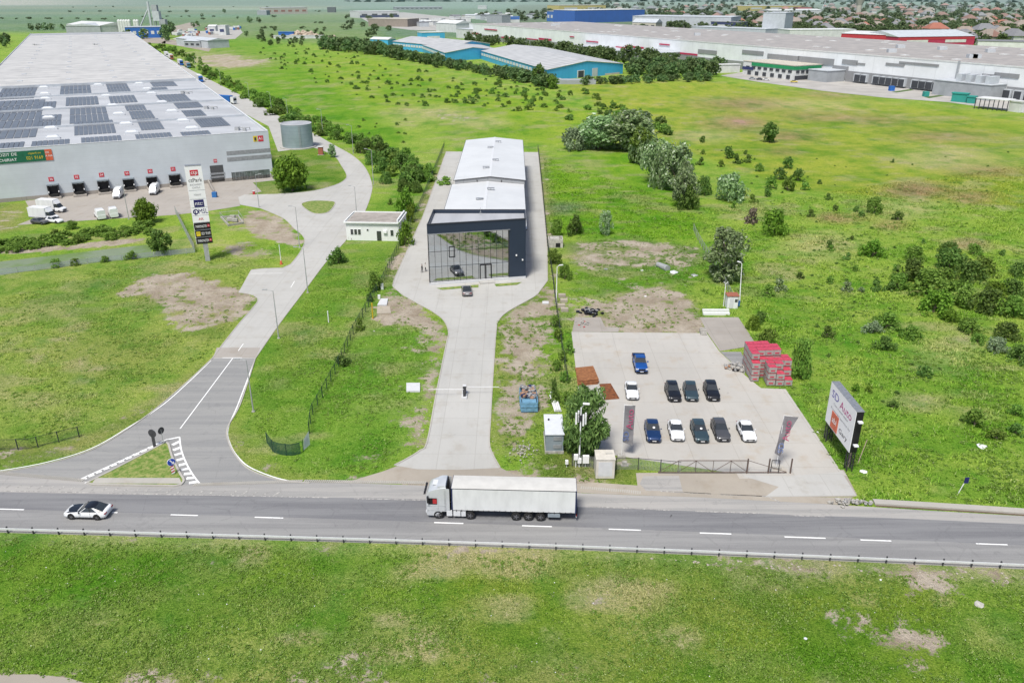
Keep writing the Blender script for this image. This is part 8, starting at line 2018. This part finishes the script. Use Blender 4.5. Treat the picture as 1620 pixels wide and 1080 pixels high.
# ------------------------------------------------------------------ grass
leafmat('weed_leaf', (.12, .23, .02), (.32, .50, .09), pale=(.46, .56, .22))
WD = [crown_mesh('weeds', 80 + i, 46, 7, .16, 'weed_leaf', lambda t: (math.cos(t * 1.4) * .8, .08 + .3 * t), lump=.3) for i in range(3)]
def weeds(poly, n, s0, s1, seed, lo=.46):
    r = np.random.RandomState(seed); xs = [q[0] for q in poly]; ys = [q[1] for q in poly]; k = n * 8
    px, py = r.uniform(min(xs), max(xs), k), r.uniform(min(ys), max(ys), k); ok = inpoly(px, py, poly)
    tt_ = CAMH / (SP + CP * (py - 540) / FPX); X = tt_ * (px - 810) / FPX; Y = tt_ * (CP - SP * (py - 540) / FPX)
    q = vnoise(X, Y, 6.0, seed) * .45 + vnoise(X, Y, 2.0, seed + 1) * .35 + r.rand(k) * .2
    ok &= r.rand(k) < (q - lo) * 4 + .12
    for w in PAVED: ok &= ~inpoly(X, Y, w)
    for x, y in list(zip(X[ok], Y[ok]))[:n]:
        s = r.uniform(s0, s1); mass('weeds', WD[r.randint(3)], (float(x), float(y), 0.), r.uniform(0, 6.28), (s, s, s * r.uniform(.5, 1.0)))
weeds([(-20, 852), (810, 880), (1640, 918), (1640, 1085), (-20, 1085)], 3600, .22, .5, 5)
weeds([(400, 660), (520, 420), (640, 400), (690, 520), (660, 690), (590, 745), (450, 745)], 900, .25, .5, 6)
weeds([(780, 500), (900, 480), (960, 765), (800, 745)], 500, .25, .55, 7, .4)
weeds([(870, 385), (1110, 385), (1115, 520), (900, 520)], 420, .3, .6, 8, .4)
weeds([(1130, 470), (1640, 430), (1640, 800), (1350, 790)], 1800, .3, .7, 9)
weeds([(870, 250), (1100, 330), (1640, 270), (1640, 430), (1130, 470), (880, 370)], 1100, .4, .9, 10)
weeds([(0, 470), (240, 405), (400, 400), (400, 480), (330, 560), (100, 690), (0, 700)], 700, .25, .55, 11)
bake_mass('weeds', 'weeds', 'broad-leaved weeds growing in patches through the rough grass', 'weed_leaf')
def tufts(name, label, m, polys, dens, size, tall, seed, keep=None, blades=4):
    r = np.random.RandomState(seed); X = []
    for poly in polys:
        W3 = GP(poly); xs = [q[0] for q in W3]; ys = [q[1] for q in W3]; area = (max(xs) - min(xs)) * (max(ys) - min(ys)); n = int(area * dens)
        p = np.stack([r.uniform(min(xs), max(xs), n), r.uniform(min(ys), max(ys), n)], 1); X.append(p[inpoly(p[:, 0], p[:, 1], W3)])
    p = np.concatenate(X); k = vnoise(p[:, 0], p[:, 1], 4.0, seed) * .6 + vnoise(p[:, 0], p[:, 1], 1.3, seed + 1) * .4
    ok = r.rand(len(p)) < np.clip((k - .34) * 3.2, .05, 1)
    for q in PAVED: ok &= ~inpoly(p[:, 0], p[:, 1], q)
    # not on bare soil
    ix = np.clip(np.searchsorted(XS, p[:, 0]), 0, len(XS) - 1); iy = np.clip(np.searchsorted(YS, p[:, 1]), 0, len(YS) - 1); ok &= (dirt[iy, ix] + r.normal(size=len(p)) * .3) < -.1
    p = p[ok]; k = k[ok]; n = len(p)
    a = r.rand(n, blades) * 2 * np.pi; h = size * (.5 + .8 * r.rand(n, blades)) * (.55 + k[:, None]); lean = .75 * h; wd = size * .2 * (.7 + .6 * r.rand(n, blades))
    bx, by = p[:, :1] + r.normal(size=(n, blades)) * size * .25, p[:, 1:] + r.normal(size=(n, blades)) * size * .25
    ca, sa = np.cos(a), np.sin(a)
    v0 = np.stack([bx - sa * wd, by + ca * wd, np.zeros_like(bx)], -1); v1 = np.stack([bx + sa * wd, by - ca * wd, np.zeros_like(bx)], -1); v2 = np.stack([bx + ca * lean, by + sa * lean, h * tall], -1)
    q = np.stack([v0, v1, v2], 2).reshape(-1, 3); nt_ = len(q) // 3
    me = bpy.data.meshes.new(name); me.vertices.add(len(q)); me.vertices.foreach_set('co', q.astype(np.float32).ravel()); me.loops.add(len(q)); me.loops.foreach_set('vertex_index', np.arange(len(q), dtype=np.int32)); me.polygons.add(nt_); me.polygons.foreach_set('loop_start', np.arange(0, len(q), 3, dtype=np.int32)); me.update(calc_edges=True); me.materials.append(M['grass_blade'])
    cl = colr[iy, ix][ok] * np.array([1.36, 1.46, 1.55]); cl = np.repeat(cl, blades * 3, axis=0)
    at_ = me.attributes.new('land', 'FLOAT_COLOR', 'POINT'); at_.data.foreach_set('color', np.concatenate([cl, np.ones((len(cl), 1))], 1).astype(np.float32).ravel())
    print(name, nt_); return tag(link(name, me), label, 'grass', kind='stuff')
tufts('grass', 'rough green grass and weeds of the verge below the main road', 'grass_fore', [[(-30, 851), (810, 876), (1650, 915), (1650, 1085), (-30, 1085)]], 30, .19, .6, 1)
tufts('grass', 'lush green grass of the strips beside the drive and access road', 'grass_fore', [[(380, 640), (520, 420), (640, 400), (700, 240), (720, 520), (600, 748), (440, 750)], [(776, 500), (900, 500), (960, 765), (800, 745)], [(860, 380), (1115, 380), (1115, 525), (870, 520)], [(-20, 480), (240, 400), (480, 380), (400, 480), (330, 560), (100, 690), (-20, 735)]], 8.0, .25, .65, 2)
tufts('grass', 'tall yellow-green meadow grass around and beyond the car lot', 'grass_meadow', [[(1118, 470), (1200, 380), (1640, 330), (1640, 800), (1350, 790), (1250, 600)], [(860, 250), (1110, 330), (1640, 260), (1640, 340), (1200, 400), (1100, 380), (870, 375)]], 5.0, .33, .95, 3)
